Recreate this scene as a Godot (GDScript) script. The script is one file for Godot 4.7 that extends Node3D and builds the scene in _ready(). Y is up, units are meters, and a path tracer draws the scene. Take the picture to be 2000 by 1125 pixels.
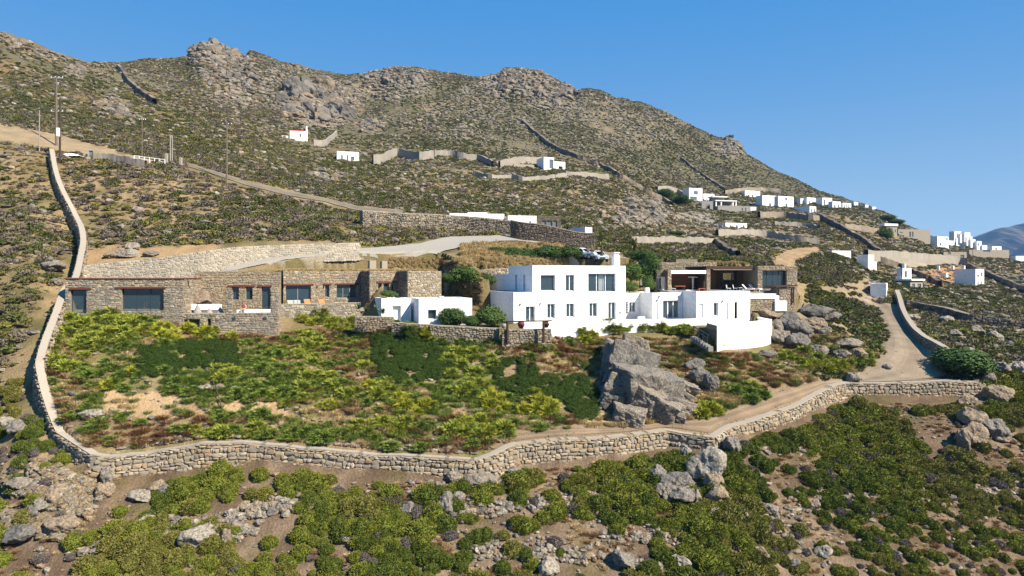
extends Node3D
# A hillside with white and stone houses. Metres; the camera hangs at (0, CY, 0) and looks along -Z.
# Places were measured on the photograph (2000 x 1125) as column u, row v and an estimated distance d; P() turns them into points.
const F := 1327.0
const U0 := 1000.0
const V0 := 542.0
const CY := 30.0
var rng := RandomNumberGenerator.new()
var n_big := FastNoiseLite.new()
var n_mid := FastNoiseLite.new()
var n_fine := FastNoiseLite.new()
var n_cell := FastNoiseLite.new()
var used_names := {}
var M := {}          # materials
var SM := []         # stone material palette
var RM := []         # rock materials
var CM := {}         # shrub materials
var stone_meshes := []
var rock_meshes := []
var rock_meshes_fine := []
var slab_meshes := []

func P(u: float, v: float, d: float) -> Vector3:
	return Vector3((u - U0) / F * d, CY + (V0 - v) / F * d, -d)

func lin(r: float, g: float, b: float) -> Color:
	return Color(r, g, b).linear_to_srgb()

func pick_name(called: String) -> String:
	if not used_names.has(called):
		used_names[called] = 0
		return called
	used_names[called] += 1
	return "%s_%03d" % [called, used_names[called]]

func tag(o: Node, label: String, category: String, group := "", kind := "") -> Node:
	o.set_meta("label", label)
	if category != "":
		o.set_meta("category", category)
	if group != "":
		o.set_meta("group", group)
	if kind != "":
		o.set_meta("kind", kind)
	return o

func thing(called: String, label: String, category: String, at := Vector3.ZERO, turn := 0.0, group := "") -> Node3D:
	var o := Node3D.new()
	o.name = pick_name(called)
	add_child(o, true)
	o.position = at
	o.rotation.y = turn
	tag(o, label, category, group)
	return o

func mesh_node(called: String, mesh: Mesh, m: Material, parent: Node = null, at := Transform3D()) -> MeshInstance3D:
	var o := MeshInstance3D.new()
	o.name = called if parent else pick_name(called)
	o.mesh = mesh
	if m:
		o.material_override = m
	o.transform = at
	(parent if parent else self).add_child(o, true)
	return o

func struct(called: String, mesh: Mesh, m: Material, label: String) -> MeshInstance3D:
	var o := mesh_node(called, mesh, m)
	o.set_meta("kind", "structure")
	o.set_meta("label", label)
	return o

# A bag of flat-shaded faces with colours. Corners are given clockwise as seen from outside.
class Bag:
	var v := PackedVector3Array()
	var n := PackedVector3Array()
	var c := PackedColorArray()
	var col := Color(1, 1, 1)
	func tri(a: Vector3, b: Vector3, d: Vector3) -> void:
		var k := (d - a).cross(b - a)
		if k.length_squared() < 1e-14:
			return
		k = k.normalized()
		v.push_back(a); v.push_back(b); v.push_back(d)
		n.push_back(k); n.push_back(k); n.push_back(k)
		c.push_back(col); c.push_back(col); c.push_back(col)
	func quad(a: Vector3, b: Vector3, d: Vector3, e: Vector3) -> void:
		tri(a, b, d)
		tri(a, d, e)
	func box(lo: Vector3, hi: Vector3, t := Transform3D()) -> void:
		var p := []
		for i in 8:
			p.append(t * Vector3(hi.x if i & 1 else lo.x, hi.y if i & 2 else lo.y, hi.z if i & 4 else lo.z))
		quad(p[6], p[7], p[5], p[4])
		quad(p[3], p[2], p[0], p[1])
		quad(p[2], p[6], p[4], p[0])
		quad(p[7], p[3], p[1], p[5])
		quad(p[2], p[3], p[7], p[6])
		quad(p[4], p[5], p[1], p[0])
	# a box with its vertical and top edges taken off by e
	func soft_box(lo: Vector3, hi: Vector3, e: float, t := Transform3D()) -> void:
		var ring := []
		for level in [[lo.y, 0.0], [hi.y - e, 0.0], [hi.y, e]]:
			var y: float = level[0]
			var s: float = level[1]
			var r := []
			for q in [[lo.x + s, lo.z + s + e], [lo.x + s + e, lo.z + s], [hi.x - s - e, lo.z + s], [hi.x - s, lo.z + s + e], [hi.x - s, hi.z - s - e], [hi.x - s - e, hi.z - s], [lo.x + s + e, hi.z - s], [lo.x + s, hi.z - s - e]]:
				r.append(t * Vector3(q[0], y, q[1]))
			ring.append(r)
		for k in 2:
			for i in 8:
				var j := (i + 1) % 8
				quad(ring[k + 1][j], ring[k + 1][i], ring[k][i], ring[k][j])
		for i in range(1, 7):
			tri(ring[2][0], ring[2][i], ring[2][i + 1])
	func tube(path: Array, r0: float, r1: float, sides := 8) -> void:
		var rings := []
		for i in path.size():
			var dir: Vector3 = (path[mini(i + 1, path.size() - 1)] - path[maxi(i - 1, 0)]).normalized()
			var up := Vector3.UP if absf(dir.y) < 0.9 else Vector3.RIGHT
			var a := dir.cross(up).normalized()
			var b := a.cross(dir).normalized()
			var r := lerpf(r0, r1, float(i) / maxf(path.size() - 1, 1))
			var ring := []
			for k in sides:
				ring.append(path[i] + (a * cos(TAU * k / sides) + b * sin(TAU * k / sides)) * r)
			rings.append(ring)
		for i in rings.size() - 1:
			for k in sides:
				var j := (k + 1) % sides
				quad(rings[i][k], rings[i + 1][k], rings[i + 1][j], rings[i][j])
		for k in range(1, sides - 1):
			tri(rings[0][0], rings[0][k], rings[0][k + 1])
			tri(rings[-1][0], rings[-1][k + 1], rings[-1][k])
	func lathe(rings: Array, sides := 12, t := Transform3D()) -> void:   # [[radius, y], ...] upwards
		for i in rings.size() - 1:
			for k in sides:
				var a := TAU * k / sides
				var b := TAU * (k + 1) / sides
				var p := t * Vector3(cos(a) * rings[i][0], rings[i][1], sin(a) * rings[i][0])
				var q := t * Vector3(cos(b) * rings[i][0], rings[i][1], sin(b) * rings[i][0])
				var r := t * Vector3(cos(b) * rings[i + 1][0], rings[i + 1][1], sin(b) * rings[i + 1][0])
				var s := t * Vector3(cos(a) * rings[i + 1][0], rings[i + 1][1], sin(a) * rings[i + 1][0])
				tri(p, q, r)
				tri(p, r, s)
	func mesh(with_color := false) -> ArrayMesh:
		var arr := []
		arr.resize(Mesh.ARRAY_MAX)
		arr[Mesh.ARRAY_VERTEX] = v
		arr[Mesh.ARRAY_NORMAL] = n
		if with_color:
			arr[Mesh.ARRAY_COLOR] = c
		var m := ArrayMesh.new()
		if v.size():
			m.add_surface_from_arrays(Mesh.PRIMITIVE_TRIANGLES, arr)
		return m

func copies(called: String, mesh: Mesh, m: Material, where: Array, colors: Array, parent: Node = null) -> MultiMeshInstance3D:
	var mm := MultiMesh.new()
	mm.transform_format = MultiMesh.TRANSFORM_3D
	mm.use_colors = colors.size() > 0
	mm.mesh = mesh
	mm.instance_count = where.size()
	for i in where.size():
		mm.set_instance_transform(i, where[i])
		if mm.use_colors:
			mm.set_instance_color(i, colors[i])
	var o := MultiMeshInstance3D.new()
	o.name = called if parent else pick_name(called)
	o.multimesh = mm
	o.material_override = m
	o.set_meta("kind", "stuff")
	(parent if parent else self).add_child(o, true)
	return o

func _ready() -> void:
	# camera, sky, sun, exposure
	var cam := Camera3D.new()
	cam.name = "camera"
	cam.near = 0.5
	cam.far = 9000.0
	cam.projection = Camera3D.PROJECTION_FRUSTUM
	cam.size = 0.5 * 2.0 * 562.5 / F
	cam.frustum_offset = Vector2(0, 0.5 * (V0 - 562.5) / F)
	cam.position = Vector3(0, CY, 0)
	add_child(cam)
	cam.current = true
	var we := WorldEnvironment.new()
	we.name = "environment"
	var env := Environment.new()
	env.background_mode = Environment.BG_SKY
	var sky := Sky.new()
	var sm := ProceduralSkyMaterial.new()
	sm.sky_top_color = Color(0.080, 0.359, 0.570)
	sm.sky_horizon_color = Color(0.486, 0.569, 0.610)
	sm.sky_curve = 0.122
	sm.ground_horizon_color = Color(0.429, 0.499, 0.551)
	sm.ground_bottom_color = Color(0.202, 0.176, 0.141)
	sm.sun_angle_max = 4.0
	sky.sky_material = sm
	env.sky = sky
	env.tonemap_mode = Environment.TONE_MAPPER_LINEAR
	env.tonemap_exposure = 2.5
	env.sdfgi_enabled = true
	env.ssao_enabled = true
	env.ssil_enabled = true
	env.fog_enabled = true
	env.fog_density = 0.00009
	env.fog_light_color = Color(0.50, 0.66, 0.86)
	we.environment = env
	add_child(we)
	var sun := DirectionalLight3D.new()
	sun.name = "sun"
	sun.light_energy = 1.55
	sun.light_color = Color(1.0, 0.955, 0.87)
	sun.light_angular_distance = 0.5
	sun.shadow_enabled = true
	var el := deg_to_rad(42.0)
	var az := deg_to_rad(58.0)
	var to_sun := Vector3(sin(az) * cos(el), sin(el), cos(az) * cos(el))
	sun.look_at_from_position(to_sun * 50.0, Vector3.ZERO, Vector3.UP)
	add_child(sun)

	rng.seed = 20240
	for q in [[n_big, 11, 0.006, 4], [n_mid, 23, 0.045, 4], [n_fine, 37, 0.35, 3]]:
		var nz: FastNoiseLite = q[0]
		nz.noise_type = FastNoiseLite.TYPE_SIMPLEX_SMOOTH
		nz.seed = q[1]
		nz.frequency = q[2]
		nz.fractal_type = FastNoiseLite.FRACTAL_FBM
		nz.fractal_octaves = q[3]
	n_cell.noise_type = FastNoiseLite.TYPE_CELLULAR
	n_cell.seed = 5
	n_cell.frequency = 0.12
	n_cell.fractal_type = FastNoiseLite.FRACTAL_FBM
	n_cell.fractal_octaves = 2
	n_cell.cellular_return_type = FastNoiseLite.RETURN_DISTANCE2_SUB

	make_materials()
	make_kit()
	make_land()
	make_roads()
	make_front_wall()
	make_side_walls()
	make_white_house()
	make_small_annex()
	make_left_stone_house()
	make_mid_stone_house()
	make_right_stone_house()
	make_upper_house()
	make_far_houses()
	make_far_walls()
	make_poles()
	make_cars()
	make_outcrop()
	make_garden_trees()
	make_small_things()
	make_person()
	make_plants()
	make_rocks()
	make_far_island()

func noise_tex(seed_: int, freq: float, lo: float, hi: float, octaves := 5, size := 512, kind := FastNoiseLite.TYPE_SIMPLEX_SMOOTH) -> NoiseTexture2D:
	var t := NoiseTexture2D.new()
	t.width = size
	t.height = size
	t.seamless = true
	var nz := FastNoiseLite.new()
	nz.seed = seed_
	nz.noise_type = kind
	nz.frequency = freq
	nz.fractal_octaves = octaves
	t.noise = nz
	var ramp := Gradient.new()
	ramp.set_color(0, Color(lo, lo, lo))
	ramp.set_color(1, Color(hi, hi, hi))
	t.color_ramp = ramp
	return t

func surface(col: Color, rough := 0.9, tex: Texture2D = null, scale := 1.0, bump := 0.0, bump_tex: Texture2D = null) -> StandardMaterial3D:
	var m := StandardMaterial3D.new()
	m.albedo_color = col
	m.roughness = rough
	m.metallic_specular = 0.35
	if tex:
		m.albedo_texture = tex
		m.uv1_triplanar = true
		m.uv1_world_triplanar = true
		m.uv1_scale = Vector3.ONE * scale
	if bump > 0.0:
		m.heightmap_enabled = true
		m.heightmap_texture = bump_tex if bump_tex else tex
		m.heightmap_scale = bump
		m.uv1_triplanar = true
		m.uv1_world_triplanar = true
		m.uv1_scale = Vector3.ONE * scale
	return m

func make_materials() -> void:
	var grain := noise_tex(3, 0.02, 0.55, 1.0, 6, 1024)
	var grit := noise_tex(8, 0.05, 0.6, 1.0, 5, 512)
	var plaster := noise_tex(13, 0.008, 0.86, 1.0, 5, 512)
	var crack := noise_tex(21, 0.012, 0.35, 1.0, 6, 1024)
	M.ground = surface(lin(0.76, 0.75, 0.73), 0.97, grain, 0.22, 9.0)
	M.ground.vertex_color_use_as_albedo = true
	M.dirt = surface(lin(0.76, 0.76, 0.76), 0.97, grain, 0.4, 4.0)
	M.dirt.vertex_color_use_as_albedo = true
	M.concrete = surface(lin(0.37, 0.345, 0.305), 0.9, grit, 0.3, 0.5)
	M.white = surface(lin(0.82, 0.82, 0.82), 0.85, plaster, 0.35, 0.3)
	M.whitewash = surface(lin(0.80, 0.79, 0.77), 0.9, plaster, 0.2, 0.3)
	M.cement = surface(lin(0.38, 0.355, 0.32), 0.92, grit, 0.5, 0.8)
	M.cap = surface(lin(0.45, 0.395, 0.325), 0.92, grit, 0.7, 1.2)
	M.core = surface(lin(0.10, 0.083, 0.062), 0.95, grit, 0.6, 1.0)
	M.mortar = surface(lin(0.285, 0.245, 0.19), 0.95, grit, 0.6, 1.0)
	M.stone = surface(lin(0.8, 0.8, 0.8), 0.9, grit, 0.9, 0.8)
	M.stone.vertex_color_use_as_albedo = true
	M.rock = surface(lin(0.76, 0.76, 0.76), 0.92, crack, 0.35, 3.0)
	M.rock.vertex_color_use_as_albedo = true
	M.rock_far = surface(lin(0.76, 0.76, 0.76), 0.95, crack, 0.12)
	M.rock_far.vertex_color_use_as_albedo = true
	for c in [[0.47, 0.39, 0.29], [0.54, 0.43, 0.29], [0.40, 0.345, 0.275], [0.60, 0.50, 0.37], [0.48, 0.345, 0.215], [0.34, 0.29, 0.23], [0.44, 0.37, 0.29], [0.58, 0.445, 0.295]]:
		SM.append(surface(lin(c[0] * 0.8, c[1] * 0.8, c[2] * 0.8), 0.9, grit, 0.9, 0.8))
	for c in [[0.45, 0.385, 0.31], [0.385, 0.345, 0.295], [0.50, 0.385, 0.27], [0.30, 0.275, 0.245], [0.56, 0.495, 0.405]]:
		RM.append(surface(lin(c[0] * 0.8, c[1] * 0.8, c[2] * 0.8), 0.92, crack, 0.35, 3.0))
	M.wood = surface(lin(0.085, 0.045, 0.03), 0.8, grit, 1.2, 0.3)
	M.lintel = surface(lin(0.17, 0.055, 0.035), 0.75, grit, 1.2, 0.3)
	M.pole = surface(lin(0.20, 0.165, 0.13), 0.85, grit, 1.5, 0.3)
	M.pole_dark = surface(lin(0.07, 0.055, 0.045), 0.85, grit, 1.5, 0.3)
	M.steel = surface(lin(0.55, 0.56, 0.57), 0.4)
	M.steel.metallic = 0.6
	M.dark_metal = surface(lin(0.035, 0.037, 0.04), 0.5)
	M.frame_white = surface(lin(0.78, 0.79, 0.80), 0.5)
	M.frame_grey = surface(lin(0.22, 0.22, 0.22), 0.5)
	M.glass = StandardMaterial3D.new()
	M.glass.transparency = BaseMaterial3D.TRANSPARENCY_ALPHA
	M.glass.albedo_color = Color(0.33, 0.44, 0.50, 0.14)
	M.glass.roughness = 0.03
	M.glass.metallic_specular = 0.6
	M.far_glass = surface(lin(0.10, 0.13, 0.16), 0.08)
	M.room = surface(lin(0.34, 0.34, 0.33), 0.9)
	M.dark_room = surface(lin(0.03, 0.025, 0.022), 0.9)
	M.floor = surface(lin(0.38, 0.36, 0.33), 0.85, grit, 0.4)
	M.red_roof = surface(lin(0.42, 0.035, 0.035), 0.8, plaster, 0.3)
	M.terracotta = surface(lin(0.33, 0.10, 0.05), 0.85)
	M.dark_red = surface(lin(0.12, 0.02, 0.025), 0.7)
	M.orange = surface(lin(0.45, 0.16, 0.06), 0.85)
	M.fabric_white = surface(lin(0.72, 0.72, 0.72), 0.95)
	M.fabric_grey = surface(lin(0.20, 0.20, 0.21), 0.95)
	M.fabric_rose = surface(lin(0.42, 0.18, 0.16), 0.95)
	M.brickwood = surface(lin(0.20, 0.10, 0.065), 0.85, grit, 1.0)
	M.curtain = surface(lin(0.6, 0.62, 0.62), 0.95)
	M.water = StandardMaterial3D.new()
	M.water.albedo_color = lin(0.10, 0.19, 0.23)
	M.water.roughness = 0.06
	M.sea = StandardMaterial3D.new()
	M.sea.albedo_color = lin(0.01, 0.03, 0.06)
	M.sea.roughness = 0.25
	M.far_hill = surface(Color.WHITE, 0.95)
	M.far_hill.vertex_color_use_as_albedo = true
	M.bark = surface(lin(0.12, 0.09, 0.065), 0.95, grit, 2.0, 0.5)
	M.leaf = StandardMaterial3D.new()
	M.leaf.vertex_color_use_as_albedo = true
	M.leaf.albedo_color = lin(0.80, 0.80, 0.80)
	M.leaf.roughness = 0.75
	M.leaf.metallic_specular = 0.25
	M.leaf.backlight_enabled = true
	M.leaf.backlight = lin(0.035, 0.042, 0.008)
	M.cushion = M.leaf.duplicate()
	M.cushion.albedo_color = lin(0.62, 0.60, 0.62)
	M.car_white = surface(lin(0.62, 0.65, 0.69), 0.25)
	M.car_white.clearcoat_enabled = true
	M.car_dark = surface(lin(0.055, 0.075, 0.095), 0.25)
	M.car_dark.clearcoat_enabled = true
	M.car_silver = surface(lin(0.34, 0.40, 0.45), 0.3)
	M.car_silver.clearcoat_enabled = true
	M.tyre = surface(lin(0.015, 0.015, 0.016), 0.9)
	M.car_glass = surface(lin(0.012, 0.016, 0.022), 0.05)
	M.lamp_red = surface(lin(0.35, 0.02, 0.02), 0.2)
	M.skin = surface(lin(0.42, 0.24, 0.16), 0.6)
	M.hair = surface(lin(0.03, 0.014, 0.012), 0.8)
	M.swim = surface(lin(0.16, 0.05, 0.06), 0.9)

func rock_mesh(seed_: int, sub: int, rough: float, slab := false) -> ArrayMesh:
	var r := RandomNumberGenerator.new()
	r.seed = seed_
	var planes := []
	for i in 5 if slab else 13:
		var p := Vector3(r.randf_range(-1, 1), r.randf_range(-1, 1), r.randf_range(-1, 1)).normalized()
		planes.append([p, r.randf_range(0.86, 1.05) if slab else r.randf_range(0.55, 0.95)])
	if slab:
		for p in [Vector3.UP, Vector3.DOWN, Vector3.LEFT, Vector3.RIGHT, Vector3.FORWARD, Vector3.BACK]:
			planes.append([(p + Vector3(r.randf_range(-0.2, 0.2), r.randf_range(-0.2, 0.2), r.randf_range(-0.2, 0.2))).normalized(), r.randf_range(0.62, 0.8)])
	planes.append([Vector3.DOWN, 0.6])
	var nz := FastNoiseLite.new()
	nz.seed = seed_
	nz.frequency = 1.1
	nz.fractal_octaves = 4
	var bag := Bag.new()
	var shape := func(d: Vector3) -> Vector3:
		var rad := 1.25 if slab else 1.1
		for q in planes:
			var k: float = d.dot(q[0])
			if k > 0.05:
				rad = minf(rad, q[1] / k)
		return d * (rad + nz.get_noise_3dv(d * 1.3) * rough)
	var phi := (1.0 + sqrt(5.0)) / 2.0
	var base := [Vector3(-1, phi, 0), Vector3(1, phi, 0), Vector3(-1, -phi, 0), Vector3(1, -phi, 0), Vector3(0, -1, phi), Vector3(0, 1, phi), Vector3(0, -1, -phi), Vector3(0, 1, -phi), Vector3(phi, 0, -1), Vector3(phi, 0, 1), Vector3(-phi, 0, -1), Vector3(-phi, 0, 1)]
	var faces := [[0, 11, 5], [0, 5, 1], [0, 1, 7], [0, 7, 10], [0, 10, 11], [1, 5, 9], [5, 11, 4], [11, 10, 2], [10, 7, 6], [7, 1, 8], [3, 9, 4], [3, 4, 2], [3, 2, 6], [3, 6, 8], [3, 8, 9], [4, 9, 5], [2, 4, 11], [6, 2, 10], [8, 6, 7], [9, 8, 1]]
	var tris := []
	for f in faces:
		tris.append([base[f[0]].normalized(), base[f[1]].normalized(), base[f[2]].normalized()])
	for k in sub:
		var next := []
		for t in tris:
			var ab: Vector3 = (t[0] + t[1]).normalized()
			var bc: Vector3 = (t[1] + t[2]).normalized()
			var ca: Vector3 = (t[2] + t[0]).normalized()
			next.append_array([[t[0], ab, ca], [ab, t[1], bc], [ca, bc, t[2]], [ab, bc, ca]])
		tris = next
	for t in tris:
		var a: Vector3 = shape.call(t[0])
		var b: Vector3 = shape.call(t[1])
		var c: Vector3 = shape.call(t[2])
		var g := 0.9 + 0.25 * nz.get_noise_3dv((a + b + c) * 1.2 + Vector3(9, 3, 1))
		bag.col = Color(g, g * 0.985, g * 0.96)
		bag.tri(a, c, b)
	return bag.mesh(true)

# one squared rubble stone: x, y in -0.5..0.5 and z from the wall (0) out to its face (1)
func stone_mesh(seed_: int) -> ArrayMesh:
	var r := RandomNumberGenerator.new()
	r.seed = seed_
	var bag := Bag.new()
	var back := []
	var front := []
	var pts := [[-0.5, -0.28], [-0.3, -0.5], [0.3, -0.5], [0.5, -0.28], [0.5, 0.28], [0.3, 0.5], [-0.3, 0.5], [-0.5, 0.28]]
	for q in pts:
		var x: float = q[0] * r.randf_range(0.8, 1.04) + r.randf_range(-0.07, 0.07)
		var y: float = q[1] * r.randf_range(0.74, 1.06) + r.randf_range(-0.05, 0.05)
		back.append(Vector3(x, y, 0))
		front.append(Vector3(x * 0.84, y * 0.82, r.randf_range(0.7, 1.0)))
	for i in 8:
		var j := (i + 1) % 8
		bag.quad(back[i], front[i], front[j], back[j])
	var mid := Vector3(r.randf_range(-0.1, 0.1), r.randf_range(-0.1, 0.1), r.randf_range(0.9, 1.08))
	for i in 8:
		bag.tri(front[i], mid, front[(i + 1) % 8])
	return bag.mesh()

# low cushion shrub: a dome about 1 m in radius, closed inside and rough with little sprigs outside
func cushion_mesh(seed_: int, sprigs: int, size: float, high: float, cols: Array) -> ArrayMesh:
	var r := RandomNumberGenerator.new()
	r.seed = seed_
	var bag := Bag.new()
	var nz := FastNoiseLite.new()
	nz.seed = seed_
	nz.frequency = 0.9
	var lump := func(d: Vector3) -> Vector3:
		return Vector3(d.x, d.y * high, d.z) * (0.92 + 0.24 * nz.get_noise_3dv(d * 2.0))
	var inner := []
	var rows := 5
	var sides := 12
	for i in rows + 1:
		var el := -0.35 + (PI / 2 + 0.35) * i / rows
		var ring := []
		for k in sides:
			var a := TAU * k / sides
			ring.append(lump.call(Vector3(cos(el) * cos(a), sin(el), cos(el) * sin(a))) * 0.9)
		inner.append(ring)
	var dark: Color = cols[0]
	bag.col = dark
	for i in rows:
		for k in sides:
			var j := (k + 1) % sides
			bag.quad(inner[i + 1][k], inner[i + 1][j], inner[i][j], inner[i][k])
	for s in sprigs:
		var y := r.randf_range(-0.12, 1.0)
		var a := r.randf() * TAU
		var h := sqrt(maxf(0.0, 1.0 - y * y))
		var d := Vector3(h * cos(a), y, h * sin(a))
		var p: Vector3 = lump.call(d) * r.randf_range(0.86, 0.97)
		var out := (d + Vector3(r.randf_range(-0.6, 0.6), r.randf_range(-0.2, 0.7), r.randf_range(-0.6, 0.6))).normalized()
		var side := out.cross(Vector3(r.randf_range(-1, 1), r.randf_range(-1, 1), r.randf_range(-1, 1))).normalized()
		var len := size * r.randf_range(0.6, 1.4)
		bag.col = cols[r.randi() % cols.size()] * r.randf_range(0.8, 1.2)
		bag.tri(p - side * len * 0.32, p + out * len, p + side * len * 0.32)
	return bag.mesh(true)

# feathery clump: many thin blades fanning up and out from the ground; about 1 m tall
func broom_mesh(seed_: int, blades: int, spread: float, wide: float, cols: Array) -> ArrayMesh:
	var r := RandomNumberGenerator.new()
	r.seed = seed_
	var bag := Bag.new()
	for i in blades:
		var a := r.randf() * TAU
		var root := Vector3(cos(a), 0, sin(a)) * sqrt(r.randf()) * 0.55
		var b := a + r.randf_range(-0.9, 0.9)
		var lean := r.randf_range(0.05, 1.0) * spread
		var tall := r.randf_range(0.45, 1.0) * (1.0 - 0.35 * root.length())
		var knee := root + Vector3(cos(b) * lean * 0.35, tall * 0.6, sin(b) * lean * 0.35)
		var tip := root + Vector3(cos(b) * lean, tall * r.randf_range(0.8, 1.05), sin(b) * lean)
		var side := Vector3(-sin(b + r.randf_range(-1, 1)), 0, cos(b + r.randf_range(-1, 1))) * wide * r.randf_range(0.6, 1.3)
		bag.col = cols[r.randi() % cols.size()] * r.randf_range(0.8, 1.2)
		bag.tri(root - side * 0.6, knee + side, root + side * 0.6)
		bag.tri(knee - side, tip, knee + side)
		bag.tri(root - side * 0.6, knee - side, knee + side)
	return bag.mesh(true)

# feathery ball: fine blades radiating from the middle of a half globe
func fuzz_mesh(seed_: int, blades: int, wide: float, high: float, cols: Array) -> ArrayMesh:
	var r := RandomNumberGenerator.new()
	r.seed = seed_
	var bag := Bag.new()
	var nz := FastNoiseLite.new()
	nz.seed = seed_
	nz.frequency = 1.1
	for i in blades:
		var y := r.randf_range(-0.1, 1.0)
		var a := r.randf() * TAU
		var h := sqrt(maxf(0.0, 1.0 - y * y))
		var d := Vector3(h * cos(a), y, h * sin(a))
		var len := (0.8 + 0.4 * nz.get_noise_3dv(d * 1.6)) * r.randf_range(0.75, 1.1)
		var p := Vector3(d.x * 0.35, maxf(0.0, d.y * 0.4), d.z * 0.35)
		var tip := Vector3(d.x, d.y * high, d.z) * len
		var mid := p.lerp(tip, 0.55) + Vector3(r.randf_range(-0.06, 0.06), 0.04, r.randf_range(-0.06, 0.06))
		var side := (tip - p).cross(Vector3(r.randf_range(-1, 1), r.randf_range(-1, 1), r.randf_range(-1, 1))).normalized() * wide * r.randf_range(0.6, 1.4)
		bag.col = cols[r.randi() % cols.size()] * r.randf_range(0.8, 1.2)
		bag.tri(p, mid + side, mid - side)
		bag.tri(mid - side, mid + side, tip)
	return bag.mesh(true)

# leafy ball: an uneven crown of separate leaves round a shaded core, radius about 1 m
func leafy_mesh(seed_: int, leaves: int, size: float, cols: Array) -> ArrayMesh:
	var r := RandomNumberGenerator.new()
	r.seed = seed_
	var bag := Bag.new()
	var nz := FastNoiseLite.new()
	nz.seed = seed_
	nz.frequency = 1.4
	for i in leaves:
		var d := Vector3(r.randf_range(-1, 1), r.randf_range(-1, 1), r.randf_range(-1, 1))
		while d.length() > 1.0 or d.length() < 0.2:
			d = Vector3(r.randf_range(-1, 1), r.randf_range(-1, 1), r.randf_range(-1, 1))
		d = d.normalized()
		var rad := (0.82 + 0.42 * nz.get_noise_3dv(d * 1.5)) * pow(r.randf(), 0.22)
		var p := d * rad
		var face := (d + Vector3(r.randf_range(-0.8, 0.8), r.randf_range(-0.3, 1.0), r.randf_range(-0.8, 0.8))).normalized()
		var s := face.cross(Vector3(r.randf_range(-1, 1), r.randf_range(-1, 1), r.randf_range(-1, 1))).normalized() * size * r.randf_range(0.7, 1.3)
		var t := face.cross(s).normalized() * size * 0.55
		bag.col = cols[r.randi() % cols.size()] * r.randf_range(0.75, 1.25)
		bag.tri(p - s, p + t, p + s)
		bag.tri(p - s, p + s, p - t)
	return bag.mesh(true)

var kit := {}
func make_kit() -> void:
	for i in 10:
		stone_meshes.append(stone_mesh(100 + i))
	for i in 6:
		rock_meshes.append(rock_mesh(40 + i, 1, 0.16))
		rock_meshes_fine.append(rock_mesh(40 + i, 3, 0.2))
		slab_meshes.append(rock_mesh(60 + i, 4, 0.16, true))
	var c := func(r, g, b): return Color(r, g, b)
	var green := [c.call(0.180, 0.223, 0.030), c.call(0.238, 0.264, 0.038), c.call(0.143, 0.190, 0.028), c.call(0.286, 0.264, 0.046)]
	var deep := [c.call(0.100, 0.143, 0.023), c.call(0.131, 0.175, 0.029), c.call(0.170, 0.197, 0.033)]
	var olive := [c.call(0.199, 0.204, 0.046), c.call(0.245, 0.227, 0.052), c.call(0.169, 0.188, 0.039), c.call(0.291, 0.244, 0.072)]
	var grey := [c.call(0.203, 0.176, 0.162), c.call(0.162, 0.142, 0.135), c.call(0.230, 0.203, 0.169), c.call(0.149, 0.142, 0.101)]
	kit.cushions = []
	var i := 0
	for cols in [green, deep, olive, grey]:
		for k in 2:
			kit.cushions.append(cushion_mesh(300 + i, 2200, 0.125, 0.92 + 0.16 * k, cols))
			i += 1
	var one := [Color(0.82, 0.82, 0.82), Color(1, 1, 1), Color(1.15, 1.15, 1.1), Color(0.9, 0.92, 0.95)]
	kit.low = []
	for k in 4:
		kit.low.append(cushion_mesh(350 + k, 150, 0.38, 0.62, one))
	kit.broom_green = fuzz_mesh(401, 1500, 0.026, 0.95, [c.call(0.228, 0.282, 0.040), c.call(0.308, 0.338, 0.054), c.call(0.171, 0.238, 0.040), c.call(0.376, 0.361, 0.054)])
	kit.broom_green2 = fuzz_mesh(402, 1500, 0.026, 0.95, [c.call(0.160, 0.226, 0.040), c.call(0.217, 0.271, 0.048), c.call(0.125, 0.181, 0.040)])
	kit.broom_yellow = fuzz_mesh(405, 1500, 0.026, 0.95, [c.call(0.388, 0.384, 0.040), c.call(0.308, 0.338, 0.048), c.call(0.479, 0.428, 0.040), c.call(0.228, 0.282, 0.040)])
	kit.grass_dry = broom_mesh(403, 260, 0.55, 0.016, [c.call(0.504, 0.372, 0.180), c.call(0.600, 0.468, 0.240), c.call(0.408, 0.288, 0.144)])
	kit.grass_brown = broom_mesh(406, 260, 0.9, 0.02, [c.call(0.264, 0.144, 0.072), c.call(0.336, 0.204, 0.096), c.call(0.204, 0.120, 0.060)])
	kit.grass_green = broom_mesh(404, 260, 0.8, 0.02, [c.call(0.144, 0.216, 0.036), c.call(0.204, 0.264, 0.048), c.call(0.108, 0.168, 0.030)])
	kit.leafy = []
	kit.leafy.append(leafy_mesh(501, 1300, 0.085, [c.call(0.056, 0.106, 0.025), c.call(0.075, 0.131, 0.031), c.call(0.044, 0.081, 0.022)]))
	kit.leafy.append(leafy_mesh(502, 1300, 0.085, [c.call(0.088, 0.144, 0.037), c.call(0.112, 0.169, 0.037), c.call(0.062, 0.106, 0.027)]))
	kit.leafy.append(leafy_mesh(503, 1300, 0.085, [c.call(0.150, 0.213, 0.150), c.call(0.125, 0.175, 0.125), c.call(0.188, 0.237, 0.175)]))
	kit.ivy = leafy_mesh(504, 420, 0.13, [c.call(0.027, 0.051, 0.007), c.call(0.039, 0.070, 0.010), c.call(0.022, 0.041, 0.007), c.call(0.055, 0.090, 0.014)])

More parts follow.
